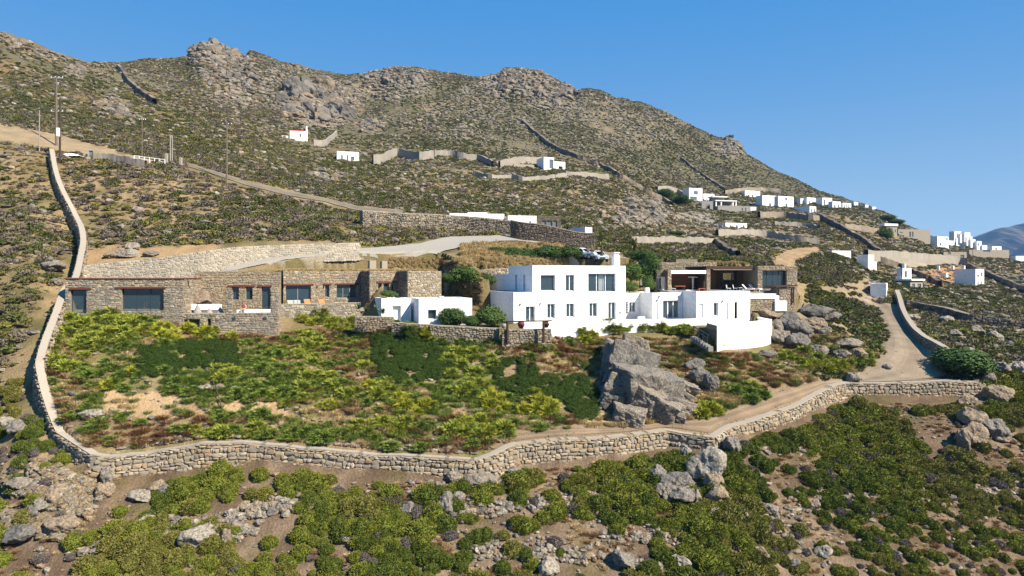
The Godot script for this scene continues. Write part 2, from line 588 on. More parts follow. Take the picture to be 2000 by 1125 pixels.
# ---- the ground: thirteen contour lines from the camera's feet to behind the ridge, as [column, row, distance]
var LAY := [
	[[-900, 1500, 37], [0, 1500, 37], [1000, 1500, 37], [1640, 1500, 38], [2000, 1500, 39], [2900, 1500, 40]],
	[[-900, 1150, 44], [0, 1130, 45], [170, 1125, 45], [545, 1125, 45.3], [1000, 1125, 45.5], [1390, 1125, 46], [1640, 1125, 48], [2000, 1125, 50], [2900, 1120, 50]],
	[[-900, 960, 51], [0, 985, 50], [75, 962, 50], [130, 950, 50.5], [170, 945, 51], [230, 955, 51.5], [300, 940, 52.5], [400, 922, 53], [450, 908, 53.5], [545, 912, 53.5], [700, 928, 53.5], [820, 938, 53], [930, 946, 52.8], [1000, 914, 55], [1100, 906, 56], [1200, 890, 57], [1300, 876, 59], [1390, 884, 57.5], [1450, 846, 60.5], [1520, 838, 62.5], [1580, 806, 66], [1640, 778, 71], [1700, 776, 71], [1800, 776, 71], [1920, 778, 71], [1960, 790, 70.5], [2000, 800, 70], [2900, 800, 70]],
	[[-900, 950, 52], [0, 968, 51], [75, 925, 51.4], [130, 905, 51.6], [170, 885, 52], [230, 888, 52.6], [300, 880, 53.6], [400, 863, 54], [500, 862, 54.6], [600, 873, 54.6], [740, 886, 54.6], [860, 891, 54], [930, 896, 53.8], [960, 886, 54.4], [1000, 866, 56], [1100, 856, 57], [1200, 851, 58], [1300, 839, 60], [1390, 853, 58.5], [1420, 832, 60.5], [1500, 809, 63], [1560, 786, 66], [1620, 753, 70.6], [1650, 746, 72], [1750, 746, 72], [1850, 743, 72], [1910, 745, 72], [1950, 770, 71.5], [2000, 785, 71], [2900, 790, 71]],
	[[-900, 850, 58], [0, 820, 58], [75, 790, 57], [170, 760, 58], [300, 750, 59], [420, 752, 60], [640, 755, 61], [740, 760, 61], [860, 775, 61], [960, 795, 61], [1130, 790, 62], [1200, 800, 62], [1300, 785, 64], [1390, 795, 63], [1450, 778, 65], [1500, 768, 66.5], [1560, 750, 69], [1620, 738, 72.5], [1700, 738, 73.5], [1800, 735, 74], [1920, 740, 74], [2000, 750, 74], [2900, 760, 74]],
	[[-900, 700, 66], [0, 680, 64], [75, 650, 64], [130, 622, 66.4], [300, 622, 68.2], [360, 642, 68.6], [420, 654, 69], [545, 662, 69.8], [575, 640, 73], [640, 617, 77.3], [690, 622, 78.5], [715, 625, 77.5], [740, 642, 73], [860, 655, 71.5], [960, 674, 69.5], [1068, 668, 69.6], [1082, 660, 73.0], [1130, 655, 74.3], [1200, 648, 75.4], [1300, 644, 77.6], [1365, 652, 76.5], [1385, 672, 73.4], [1400, 684, 70.8], [1450, 683, 74], [1500, 676, 77.4], [1560, 655, 80], [1640, 670, 79], [1700, 690, 80], [1750, 690, 80], [1800, 700, 79], [1860, 688, 78], [1920, 695, 79], [2000, 700, 79], [2900, 710, 79]],
	[[-900, 560, 75], [0, 560, 73], [75, 560, 72], [170, 545, 76], [300, 541, 77], [420, 538, 78], [545, 531, 80], [640, 529, 82], [740, 527, 83], [860, 527, 85], [960, 524, 88], [1060, 520, 92], [1130, 515, 94], [1200, 515, 94], [1260, 530, 92], [1320, 520, 94], [1450, 516, 95], [1500, 540, 93], [1560, 570, 92], [1640, 590, 97], [1700, 604, 112], [1750, 605, 108], [1800, 620, 105], [1860, 620, 105], [1920, 620, 108], [2000, 630, 108], [2900, 640, 108]],
	[[-900, 430, 88], [0, 450, 86], [75, 460, 84], [170, 492, 84], [300, 480, 85], [420, 476, 86], [545, 470, 88], [640, 470, 90], [740, 484, 92], [860, 478, 99], [960, 466, 107], [1060, 473, 107], [1130, 490, 107], [1200, 490, 108], [1300, 500, 106], [1390, 502, 106], [1450, 505, 108], [1500, 512, 108], [1560, 525, 112], [1640, 530, 126], [1700, 545, 140], [1750, 560, 134], [1800, 570, 138], [1860, 572, 150], [1920, 575, 155], [2000, 580, 155], [2900, 590, 155]],
	[[-900, 250, 112], [0, 262, 112], [75, 276, 112], [170, 312, 110], [300, 332, 110], [420, 354, 110], [545, 380, 113], [640, 402, 114], [740, 420, 115], [860, 420, 121], [960, 424, 125], [1060, 440, 126], [1130, 455, 127], [1200, 452, 130], [1300, 440, 160], [1390, 450, 170], [1450, 455, 175], [1500, 462, 180], [1560, 465, 180], [1640, 470, 190], [1700, 488, 200], [1750, 518, 190], [1800, 525, 195], [1860, 545, 215], [1920, 530, 230], [2000, 540, 230], [2900, 545, 230]],
	[[-900, 150, 150], [0, 200, 145], [75, 215, 145], [170, 232, 145], [300, 258, 150], [420, 262, 180], [545, 278, 225], [640, 306, 225], [740, 312, 230], [860, 312, 235], [960, 318, 240], [1060, 332, 240], [1130, 336, 240], [1200, 352, 242], [1300, 387, 280], [1390, 409, 290], [1450, 411, 295], [1500, 408, 305], [1560, 410, 310], [1640, 408, 320], [1700, 430, 300], [1750, 452, 290], [1800, 472, 280], [1860, 490, 290], [1920, 500, 300], [2000, 508, 300], [2900, 520, 300]],
	[[-900, 80, 200], [0, 130, 190], [75, 150, 190], [170, 178, 200], [300, 200, 240], [420, 182, 300], [545, 200, 310], [640, 220, 320], [740, 230, 330], [860, 230, 340], [1000, 230, 355], [1130, 252, 360], [1200, 272, 360], [1300, 312, 370], [1390, 342, 380], [1450, 370, 382], [1500, 380, 380], [1560, 386, 380], [1640, 397, 370], [1700, 415, 350], [1750, 440, 320], [1800, 461, 315], [1860, 483, 312], [1920, 497, 320], [2000, 506, 330], [2900, 525, 330]],
	[[-900, 0, 260], [-200, 20, 245], [0, 66, 235], [30, 84, 240], [75, 98, 250], [110, 110, 270], [165, 124, 300], [240, 124, 360], [300, 116, 390], [365, 113, 410], [378, 100, 412], [395, 90, 415], [420, 86, 420], [440, 97, 420], [465, 112, 425], [480, 116, 425], [490, 108, 425], [505, 114, 428], [545, 128, 430], [600, 140, 440], [660, 152, 445], [710, 152, 450], [770, 141, 455], [810, 141, 460], [860, 150, 465], [940, 154, 472], [975, 152, 475], [985, 140, 478], [1010, 139, 480], [1060, 151, 480], [1085, 165, 480], [1125, 184, 480], [1150, 180, 480], [1185, 190, 480], [1200, 200, 480], [1250, 205, 480], [1300, 226, 480], [1345, 248, 480], [1400, 272, 480], [1420, 274, 480], [1440, 284, 480], [1460, 307, 480], [1500, 328, 475], [1550, 352, 470], [1600, 374, 455], [1640, 388, 440], [1700, 408, 420], [1740, 424, 385], [1760, 436, 372], [1785, 449, 365], [1830, 470, 345], [1860, 479, 335], [1920, 496, 335], [2000, 505, 345], [2900, 528, 360]],
	[[-900, 20, 320], [0, 80, 290], [170, 135, 350], [420, 112, 470], [480, 150, 480], [545, 165, 480], [660, 185, 495], [740, 180, 500], [860, 190, 510], [1000, 175, 540], [1500, 352, 540], [1700, 424, 480], [1860, 495, 400], [2000, 520, 420], [2900, 540, 440]],
	[[-900, 570, 1000], [1000, 570, 1000], [2900, 570, 1000]],
]
const SUB := [10, 64, 5, 44, 46, 32, 28, 46, 62, 56, 52, 8, 8]
var cols_u := PackedFloat32Array()
var rows_t := PackedFloat32Array()
var g_d := PackedFloat32Array()
var g_h := PackedFloat32Array()
var NR := 0
var pads := []     # [origin, turn, x0, x1, z0, z1, y, raise]

func along(line: Array, u: float) -> Vector2:
	for i in range(1, line.size()):
		if u <= line[i][0] or i == line.size() - 1:
			var k := clampf((u - line[i - 1][0]) / (line[i][0] - line[i - 1][0]), 0.0, 1.0)
			return Vector2(lerpf(line[i - 1][1], line[i][1], k), lerpf(line[i - 1][2], line[i][2], k))
	return Vector2(line[0][1], line[0][2])

func row_of(line: Array, u: float) -> float:      # [[u, v], ...] -> v
	for i in range(1, line.size()):
		if u <= line[i][0] or i == line.size() - 1:
			return lerpf(line[i - 1][1], line[i][1], clampf((u - line[i - 1][0]) / (line[i][0] - line[i - 1][0]), 0.0, 1.0))
	return 0.0

func poly(a: Array) -> PackedVector2Array:
	var p := PackedVector2Array()
	for q in a:
		p.push_back(Vector2(q[0], q[1]))
	return p

func in_poly(p: PackedVector2Array, u: float, v: float) -> bool:
	return Geometry2D.is_point_in_polygon(Vector2(u, v), p)

# column of the left dry-stone wall at a row, from the near corner to the ridge road
const LEFT_WALL := [[880, 172], [855, 145], [825, 118], [790, 99], [750, 84], [705, 76], [660, 90], [610, 110], [560, 126], [545, 148], [500, 158], [468, 164], [445, 160], [420, 148], [395, 135], [370, 122], [345, 112], [320, 106], [290, 101]]
func left_wall_u(v: float) -> float:
	if v >= 880.0:
		return 172.0
	for i in range(1, LEFT_WALL.size()):
		if v >= LEFT_WALL[i][0]:
			return lerpf(LEFT_WALL[i][1], LEFT_WALL[i - 1][1], (v - LEFT_WALL[i][0]) / float(LEFT_WALL[i - 1][0] - LEFT_WALL[i][0]))
	return 101.0

# bare or built patches of ground, as outlines on the photograph between two contour lines: [outline, from line, to line, colour]
var patches := []
# rocky ground: [u, v, half width, half height, strength]
var ROCKY := [[415, 105, 55, 26, 1.0], [445, 140, 60, 34, 0.9], [478, 170, 75, 44, 0.8], [620, 205, 82, 46, 1.3], [560, 150, 50, 26, 0.6], [690, 175, 40, 22, 0.7], [770, 165, 85, 34, 0.8], [1010, 165, 80, 30, 1.0], [1075, 185, 60, 34, 0.8], [945, 190, 60, 34, 0.6], [880, 230, 110, 40, 0.45], [1150, 215, 80, 34, 0.6], [1240, 255, 90, 34, 0.5], [1425, 288, 34, 18, 1.0], [1290, 235, 60, 20, 0.6], [1245, 418, 60, 30, 0.8], [1160, 425, 40, 20, 0.5], [225, 215, 36, 20, 0.9], [255, 232, 24, 14, 0.8], [148, 140, 24, 12, 0.8], [25, 78, 40, 16, 0.8], [85, 108, 40, 12, 0.6], [640, 345, 30, 14, 0.7], [720, 248, 30, 14, 0.9], [1020, 240, 30, 14, 0.6], [905, 260, 24, 16, 0.6], [1580, 625, 70, 36, 0.8], [1640, 680, 40, 24, 0.7], [1950, 640, 80, 40, 0.35], [30, 300, 40, 16, 0.5], [245, 490, 50, 14, 0.6]]

func make_land() -> void:
	for cfg in [
		[poly([[-300, 205], [0, 240], [110, 262], [200, 290], [300, 312], [300, 322], [230, 318], [150, 300], [0, 272], [-300, 262]]), 7.0, 9.0, Color(0.40, 0.305, 0.195)],
		[poly([[1515, 486], [1560, 484], [1600, 480], [1600, 492], [1560, 508], [1545, 522], [1500, 520], [1505, 500]]), 6.5, 8.6, Color(0.46, 0.31, 0.16)],
		[poly([[1790, 530], [1860, 520], [1900, 525], [1890, 545], [1850, 560], [1800, 560], [1760, 535]]), 7.0, 9.2, Color(0.44, 0.24, 0.12)],
		[poly([[1265, 425], [1300, 418], [1345, 412], [1400, 418], [1385, 440], [1420, 452], [1500, 448], [1560, 455], [1600, 462], [1560, 474], [1450, 468], [1320, 462], [1270, 455]]), 7.4, 9.2, Color(0.36, 0.29, 0.20)],
		[poly([[1340, 418], [1365, 414], [1400, 432], [1385, 446], [1330, 440], [1310, 434]]), 7.4, 9.2, Color(0.34, 0.31, 0.26)],
		[poly([[165, 484], [250, 480], [300, 484], [360, 480], [420, 474], [420, 492], [300, 506], [165, 520]]), 6.2, 7.5, Color(0.46, 0.31, 0.17)],
		[poly([[1600, 560], [1700, 545], [1735, 560], [1735, 580], [1700, 600], [1640, 580], [1590, 566]]), 5.6, 7.4, Color(0.36, 0.28, 0.18)],
		[poly([[200, 760], [330, 770], [430, 770], [560, 785], [560, 812], [420, 820], [300, 815], [190, 800]]), 3.0, 5.0, Color(0.55, 0.38, 0.22)],
		[poly([[990, 780], [1060, 800], [1120, 830], [1170, 838], [1260, 830], [1350, 815], [1420, 790], [1500, 765], [1590, 738], [1650, 730], [1650, 760], [1500, 820], [1390, 860], [1300, 850], [1000, 880], [960, 860]]), 3.0, 4.9, Color(0.35, 0.255, 0.165)],
		[poly([[1692, 486], [1840, 499], [1892, 506], [1860, 513], [1795, 523], [1765, 522], [1730, 508]]), 5.3, 9.5, Color(0.46, 0.39, 0.30)],
		[poly([[160, 545], [385, 540], [540, 495], [700, 486], [700, 500], [560, 508], [470, 525], [400, 545], [160, 560]]), 5.5, 7.2, Color(0.46, 0.40, 0.32)],
	]:
		patches.append(cfg)
	pads.append([P(135, 606, 67), deg_to_rad(10), -1.0, 19.4, -9.8, -0.35, -0.6, true])
	pads.append([P(553, 602, 77), deg_to_rad(32), 0.3, 22.0, -5.0, 2.9, 0.0, true])
	pads.append([P(553, 602, 77), deg_to_rad(32), 10.8, 22.0, 2.5, 6.1, 0.0, true])
	pads.append([P(1003, 628, 76), deg_to_rad(20), 0.3, 18.5, -16.0, 4.2, 0.0, true])
	pads.append([P(1003, 628, 76), deg_to_rad(20), 18.4, 29.3, -16.0, 7.8, -0.5, true])
	pads.append([P(1003, 628, 76), deg_to_rad(20), -12.5, 0.2, -8.0, 2.0, -0.15, true])
	pads.append([P(1308, 570, 86), deg_to_rad(10), -2.5, 18.3, -9.0, 0.3, 0.0, true])
	pads.append([P(1308, 570, 86), deg_to_rad(10), 8.0, 20.5, 0.6, 4.6, -2.6, false])
	var u := -900.0
	while u <= 2900.0:
		cols_u.push_back(u)
		u += 5.0 if u > -60.0 and u < 2060.0 else 30.0
	for k in SUB.size():
		for s in SUB[k]:
			rows_t.push_back(k + float(s) / SUB[k])
	rows_t.push_back(SUB.size())
	NR = rows_t.size()
	g_d.resize(cols_u.size() * NR)
	g_h.resize(cols_u.size() * NR)
	var verts := PackedVector3Array()
	verts.resize(cols_u.size() * NR)
	var colors := PackedColorArray()
	colors.resize(verts.size())
	for ci in cols_u.size():
		u = cols_u[ci]
		var ds := PackedFloat32Array()
		var hs := PackedFloat32Array()
		for k in LAY.size():
			var q := along(LAY[k], u)
			if k > 3 and k < 11:
				q = q * 0.5 + (along(LAY[k], u - 14.0) + along(LAY[k], u + 14.0)) * 0.25
			ds.push_back(q.y)
			hs.push_back((V0 - q.x) / F * q.y)
		var slope := PackedFloat32Array()
		for k in LAY.size():
			var a := (hs[k] - hs[k - 1]) / (ds[k] - ds[k - 1]) if k > 0 else 0.4
			var b := (hs[k + 1] - hs[k]) / (ds[k + 1] - ds[k]) if k < LAY.size() - 1 else 0.0
			if k == 2:
				slope.push_back(a)
			elif k == 3:
				slope.push_back(b)
			else:
				slope.push_back(2.0 * a * b / (a + b) if a * b > 0.0 else 0.0)
		var r := 0
		for k in SUB.size():
			var w: float = ds[k + 1] - ds[k]
			var n: int = SUB[k] + (1 if k == SUB.size() - 1 else 0)
			for s in n:
				var t: float = float(s) / SUB[k]
				var h := lerpf(hs[k], hs[k + 1], t)
				if k != 2:
					var t2 := t * t
					var t3 := t2 * t
					h = (2 * t3 - 3 * t2 + 1) * hs[k] + (t3 - 2 * t2 + t) * w * slope[k] + (-2 * t3 + 3 * t2) * hs[k + 1] + (t3 - t2) * w * slope[k + 1]
				var d := ds[k] + w * t
				var i := ci * NR + r
				g_d[i] = d
				var x := (u - U0) / F * d
				var kt := k + t
				var v := V0 - h / d * F
				var amp := 0.22
				if kt >= 3.0 and kt < 4.6:
					amp = 0.28 * smoothstep(3.0, 3.3, kt)
				elif kt >= 4.6 and kt < 7.3:
					amp = 0.08
				elif kt >= 7.3:
					amp = 0.4 + 2.0 * clampf((kt - 8.2) / 2.0, 0.0, 1.0)
				elif kt < 2.0:
					amp = 0.35 * smoothstep(2.0, 1.7, kt)
				elif kt < 3.0:
					amp = 0.0
				if kt > 10.6:
					amp = lerpf(amp, 1.0, clampf((kt - 10.6) / 0.4, 0.0, 1.0))
				if u > 1690 and kt > 4.0 and kt < 8.0:
					amp = maxf(amp, 0.3) * clampf((u - 1690) / 150.0, 0.0, 1.0)
				var rock := rockiness(u, v) if kt > 3.2 else 0.0
				h += amp * n_mid.get_noise_2d(x, d) * (1.4 if kt < 7.3 else 1.0)
				if kt > 6.8:
					h += rock * (0.5 + 1.8 * clampf((kt - 8.0) / 1.5, 0.0, 1.0)) * (n_cell.get_noise_2d(x * 0.8, d * 0.8) + 0.9)
				if kt > 2.7 and kt < 7.3 and u < 170.0:
					var gap := left_wall_u(v) - 6.0 - u
					if gap > 0.0 and gap < 90.0:
						h -= 1.1 * (1.0 - gap / 90.0) * smoothstep(2.7, 3.1, kt)
				g_h[i] = h + CY
				verts[i] = Vector3(x, h + CY, -d)
				r += 1
	for pad in pads:
		flatten(pad, verts)
	for ci in cols_u.size():
		u = cols_u[ci]
		for r in NR:
			var i := ci * NR + r
			g_h[i] = verts[i].y
			colors[i] = ground_color(u, rows_t[r], verts[i])
	var normals := PackedVector3Array()
	normals.resize(verts.size())
	var nc := cols_u.size()
	for ci in nc:
		for r in NR:
			var a := verts[maxi(ci - 1, 0) * NR + r]
			var b := verts[mini(ci + 1, nc - 1) * NR + r]
			var c := verts[ci * NR + maxi(r - 1, 0)]
			var e := verts[ci * NR + mini(r + 1, NR - 1)]
			normals[ci * NR + r] = (b - a).cross(e - c).normalized()
	var idx := PackedInt32Array()
	idx.resize((nc - 1) * (NR - 1) * 6)
	var k2 := 0
	for ci in nc - 1:
		for r in NR - 1:
			var a := ci * NR + r
			var b := a + NR
			idx[k2] = a; idx[k2 + 1] = a + 1; idx[k2 + 2] = b + 1
			idx[k2 + 3] = a; idx[k2 + 4] = b + 1; idx[k2 + 5] = b
			k2 += 6
	var arr := []
	arr.resize(Mesh.ARRAY_MAX)
	arr[Mesh.ARRAY_VERTEX] = verts
	arr[Mesh.ARRAY_NORMAL] = normals
	arr[Mesh.ARRAY_COLOR] = colors
	arr[Mesh.ARRAY_INDEX] = idx
	var mesh := ArrayMesh.new()
	mesh.add_surface_from_arrays(Mesh.PRIMITIVE_TRIANGLES, arr)
	struct("hillside_terrain", mesh, M.ground, "dry rocky hillside of tan soil and scrub rising to the ridge")
	var sea := Bag.new()
	sea.quad(Vector3(-9000, -24, -9000), Vector3(9000, -24, -9000), Vector3(9000, -24, 900), Vector3(-9000, -24, 900))
	struct("sea", sea.mesh(), M.sea, "dark blue sea behind the headland")

func flatten(pad: Array, verts: PackedVector3Array) -> void:
	var frame := Transform3D(Basis(Vector3.UP, pad[1]), pad[0]).affine_inverse()
	for ci in cols_u.size():
		if cols_u[ci] < 20 or cols_u[ci] > 1700:
			continue
		for r in NR:
			if rows_t[r] < 3.2 or rows_t[r] > 7.9:
				continue
			var i := ci * NR + r
			var q := frame * verts[i]
			var out := maxf(maxf(pad[2] - q.x, q.x - pad[3]), maxf(pad[4] - q.z, q.z - pad[5]))
			if out < 0.0:
				verts[i].y = pad[0].y + pad[6] - 0.12 if pad[7] else minf(verts[i].y, pad[0].y + pad[6])
			elif out < 0.5 and q.z < pad[5]:
				verts[i].y = minf(verts[i].y, pad[0].y + pad[6] - 0.12 + out * 12.0)

func rockiness(u: float, v: float) -> float:
	var s := 0.0
	for q in ROCKY:
		var a: float = (u - q[0]) / q[2]
		if a > 1.3 or a < -1.3:
			continue
		var b: float = (v - q[1]) / q[3]
		var k := a * a + b * b
		if k < 1.6:
			s = maxf(s, q[4] * (1.0 - smoothstep(0.5, 1.6, k)))
	return s

func ground_color(u: float, t: float, p: Vector3) -> Color:
	var d := -p.z
	var v := V0 - (p.y - CY) / d * F
	var big := n_mid.get_noise_2d(p.x * 0.6 + 300.0, d * 0.6)
	var mid := n_mid.get_noise_2d(p.x * 3.0, d * 3.0 + 70.0)
	var fine := n_fine.get_noise_2d(p.x, d) * (1.0 if d < 130.0 else 0.6)
	var c: Color
	if t < 2.6:
		c = Color(0.165, 0.112, 0.072).lerp(Color(0.275, 0.208, 0.145), clampf(0.45 + big + 0.6 * fine, 0, 1))
		if mid > 0.15:
			c = c.lerp(Color(0.15, 0.12, 0.05), clampf((mid - 0.15) * 3.0, 0, 0.7))
	elif t < 5.2 and u < 1690 and u > left_wall_u(v):
		c = Color(0.33, 0.24, 0.14).lerp(Color(0.24, 0.17, 0.10), clampf(0.5 + 1.2 * big, 0, 1))
		c = c.lerp(Color(0.17, 0.17, 0.045), clampf(0.25 + 1.6 * mid, 0, 0.8))
	elif t < 7.5 and u > 1690:
		c = Color(0.30, 0.235, 0.15).lerp(Color(0.15, 0.135, 0.06), clampf(0.5 + 1.6 * mid, 0, 1))
	else:
		var far := clampf((t - 8.4) / 1.2, 0, 1)
		c = Color(0.36, 0.26, 0.145).lerp(Color(0.165, 0.148, 0.082), far)
		var g := clampf(0.5 + 1.1 * big + 1.2 * mid, 0, 1)
		c = c.lerp(Color(0.15, 0.135, 0.05).lerp(Color(0.105, 0.10, 0.045), far), g * 0.9)
		if u < 500 and t > 7.6:
			c = c.lerp(Color(0.33, 0.215, 0.10), clampf(0.1 + 1.2 * big, 0, 0.55) * clampf((700 - u) / 400.0, 0, 1))
	c = c * (1.0 + 0.35 * fine)
	var rock := rockiness(u, v) if t > 3.2 else 0.0
	if rock > 0.05:
		var k := 0.6 * clampf(rock * 1.0 + 1.8 * n_mid.get_noise_2d(p.x * 1.5 + 11, d * 1.5 + p.y) - 0.25, 0, 1)
		var stone := Color(0.34, 0.30, 0.25).lerp(Color(0.40, 0.30, 0.20), clampf(0.4 + 2.0 * big, 0, 1)) * (1.0 + 0.6 * mid)
		c = c.lerp(stone, k)
	for q in patches:
		if t > q[1] and t < q[2]:
			if in_poly(q[0], u + 9.0 * mid, v + 6.0 * fine):
				c = c.lerp(q[3] * (1.0 + 0.25 * fine + 0.2 * mid), 0.88)
	return Color(c.r, c.g, c.b) * 1.22

# ground height, contour number and row on the photograph at a world place
func col_index(u: float) -> float:
	var lo := 0
	var hi := cols_u.size() - 1
	while hi - lo > 1:
		var m := (lo + hi) >> 1
		if cols_u[m] <= u:
			lo = m
		else:
			hi = m
	return lo + clampf((u - cols_u[lo]) / (cols_u[hi] - cols_u[lo]), 0.0, 1.0)

func in_column(ci: int, d: float) -> Vector2:
	var lo := ci * NR
	var first := lo
	var hi := lo + NR - 1
	while hi - lo > 1:
		var m := (lo + hi) >> 1
		if g_d[m] <= d:
			lo = m
		else:
			hi = m
	var k := clampf((d - g_d[lo]) / (g_d[hi] - g_d[lo]), 0.0, 1.0)
	return Vector2(lerpf(g_h[lo], g_h[hi], k), lerpf(rows_t[lo - first], rows_t[hi - first], k))

func ground(x: float, d: float) -> Vector2:
	var f := col_index(U0 + F * x / d)
	var i := int(f)
	if i >= cols_u.size() - 1:
		i = cols_u.size() - 2
	return in_column(i, d).lerp(in_column(i + 1, d), f - i)

func on_ground(x: float, d: float) -> Vector3:
	return Vector3(x, ground(x, d).x, -d)

# the nearest ground at or beyond contour t0 that a sight line through (u, v) meets
func hit(u: float, v: float, t0 := 0.0) -> Vector3:
	var f := col_index(u)
	var ci := mini(int(f + 0.5), cols_u.size() - 1)
	var last := 2000.0
	var ld := 0.0
	for r in NR:
		if rows_t[r] < t0:
			continue
		var i := ci * NR + r
		var vv := V0 - (g_h[i] - CY) / g_d[i] * F
		if vv <= v:
			var d := g_d[i]
			if last < 1999.0 and last > vv:
				d = lerpf(g_d[i], ld, (v - vv) / (last - vv))
			return on_ground((u - U0) / F * d, d)
		last = vv
		ld = g_d[i]
	var e := along(LAY[11], u)
	return on_ground((u - U0) / F * e.y, e.y)

# a sheet laid over the ground between two edge lines on the photograph
func ribbon(called: String, label: String, left: Array, right: Array, t0: float, m: Material, lift: float, col: Color, across := 8, steps := 60) -> void:
	var bag := Bag.new()
	var grid := []
	for i in steps + 1:
		var k := float(i) / steps
		var a := at_line(left, k)
		var b := at_line(right, k)
		var line := []
		for j in across + 1:
			var q := a.lerp(b, float(j) / across)
			var rag := 2.6 * n_fine.get_noise_2d(q.x * 0.35, q.y * 0.5 + j * 9.0) if j == 0 or j == across else 0.0
			line.append(hit(q.x, q.y + rag, t0) + Vector3(0, lift, 0))
		grid.append(line)
	for pass_ in 3:
		for j in across + 1:
			for i in range(1, steps):
				grid[i][j] = (grid[i - 1][j] + grid[i][j] * 2.0 + grid[i + 1][j]) * 0.25
	for i in steps:
		for j in across:
			var mid: Vector3 = grid[i][j]
			var g := 1.0 + 0.22 * n_mid.get_noise_2d(mid.x * 3.0, mid.z * 3.0) + 0.25 * n_fine.get_noise_2d(mid.x, mid.z)
			var rut := absf(float(j) + 0.5 - across * 0.5) / across
			if rut > 0.14 and rut < 0.27:
				g *= 1.12
			elif rut < 0.08 or rut > 0.42:
				g *= 0.86
			bag.col = Color(col.r * g, col.g * g, col.b * g)
			bag.quad(grid[i + 1][j], grid[i + 1][j + 1], grid[i][j + 1], grid[i][j])
	struct(called, bag.mesh(true), m, label)

func at_line(line: Array, k: float) -> Vector2:
	var f := k * (line.size() - 1)
	var i := mini(int(f), line.size() - 2)
	return Vector2(line[i][0], line[i][1]).lerp(Vector2(line[i + 1][0], line[i + 1][1]), f - i)

func make_roads() -> void:
	ribbon("dirt_road", "wide tan dirt track climbing beside the right stone wall",
		[[1600, 748], [1648, 738], [1690, 715], [1718, 690], [1728, 660], [1722, 630], [1708, 605], [1690, 592], [1660, 580]],
		[[1650, 749], [1760, 745], [1850, 735], [1855, 700], [1825, 668], [1792, 636], [1768, 606], [1745, 588], [1700, 578]], 3.0, M.dirt, 0.05, Color(0.42, 0.33, 0.235), 14, 90)
	ribbon("dirt_path", "narrow bare path inside the front boundary wall",
		[[1010, 838], [1100, 836], [1190, 838], [1290, 826], [1390, 812], [1440, 790], [1520, 764], [1600, 742], [1625, 738]],
		[[990, 862], [1100, 851], [1200, 846], [1300, 834], [1385, 846], [1425, 826], [1500, 803], [1560, 780], [1632, 748]], 3.0, M.dirt, 0.04, Color(0.385, 0.28, 0.185), 8, 110)
	ribbon("paved_path", "pale grey paved path behind the left stone house",
		[[165, 541], [380, 537], [455, 516], [530, 497], [600, 494], [700, 491]],
		[[165, 549], [405, 545], [484, 524], [560, 508], [620, 503], [700, 502]], 5.2, M.concrete, 0.16, Color.WHITE, 6, 80)
	ribbon("concrete_road", "pale concrete road curving down past the big stone wall",
		[[700, 489], [760, 484], [820, 478], [868, 466], [905, 464], [965, 463], [985, 461], [1040, 468], [1100, 479], [1128, 487]],
		[[700, 502], [790, 506], [850, 498], [885, 488], [920, 481], [970, 473], [1010, 472], [1050, 477], [1100, 488], [1118, 492]], 5.6, M.concrete, 0.22, Color.WHITE, 8, 120)
	ribbon("parking_yard", "tan gravel yard behind the white house",
		[[1128, 494], [1160, 492], [1200, 496], [1225, 500]],
		[[1115, 515], [1160, 516], [1190, 516], [1215, 517]], 5.6, M.dirt, 0.05, Color(0.40, 0.33, 0.25), 8, 20)
	ribbon("hill_track", "pale track wall line descending the middle slope",
		[[370, 320], [430, 338], [480, 356], [560, 374], [640, 388], [700, 404], [790, 412]],
		[[366, 326], [430, 345], [480, 363], [560, 382], [640, 396], [695, 412], [785, 417]], 7.4, M.dirt, 0.12, Color(0.32, 0.275, 0.205), 3, 60)
	ribbon("far_dirt_track", "tan dirt track bending round the scrub above the right stone house",
		[[1512, 522], [1516, 505], [1540, 492], [1580, 486]],
		[[1552, 520], [1552, 508], [1568, 499], [1600, 490]], 6.2, M.dirt, 0.08, Color(0.46, 0.32, 0.18), 6, 24)

# ---- walls and openings
# A frame stands on a wall plane: origin at its left foot, x along the wall, z out of it.
class Frame:
	var o: Vector3
	var th: float
	var t: Transform3D
	func _init(origin: Vector3, degrees: float) -> void:
		o = origin
		th = deg_to_rad(degrees)
		t = Transform3D(Basis(Vector3.UP, th), origin)
	func x(u: float, w := 0.0) -> float:
		var k := (u - 1000.0) / 1327.0
		return (k * (-o.z + w * cos(th)) - o.x + w * sin(th)) / (cos(th) - k * sin(th))
	func y(u: float, v: float, w := 0.0) -> float:
		var d := -o.z + x(u, w) * sin(th) + w * cos(th)
		return (542.0 - v) / 1327.0 * d + 30.0 - o.y
	func depth(u: float, at_x: float) -> float:      # how far behind the front the column u meets the side plane x
		var k := (u - 1000.0) / 1327.0
		return (o.x + at_x * cos(th) - k * (-o.z + at_x * sin(th))) / (k * cos(th) + sin(th))
	func box(r: Array, w := 0.0) -> Array:           # [u0, u1, v_top, v_bottom] -> [x0, x1, y0, y1]
		var um: float = (r[0] + r[1]) * 0.5
		return [x(r[0], w), x(r[1], w), y(um, r[3], w), y(um, r[2], w)]

func face_at(x: float, w: float, turn := 0.0) -> Transform3D:
	return Transform3D(Basis(Vector3.UP, turn), Vector3(x, 0, -w))

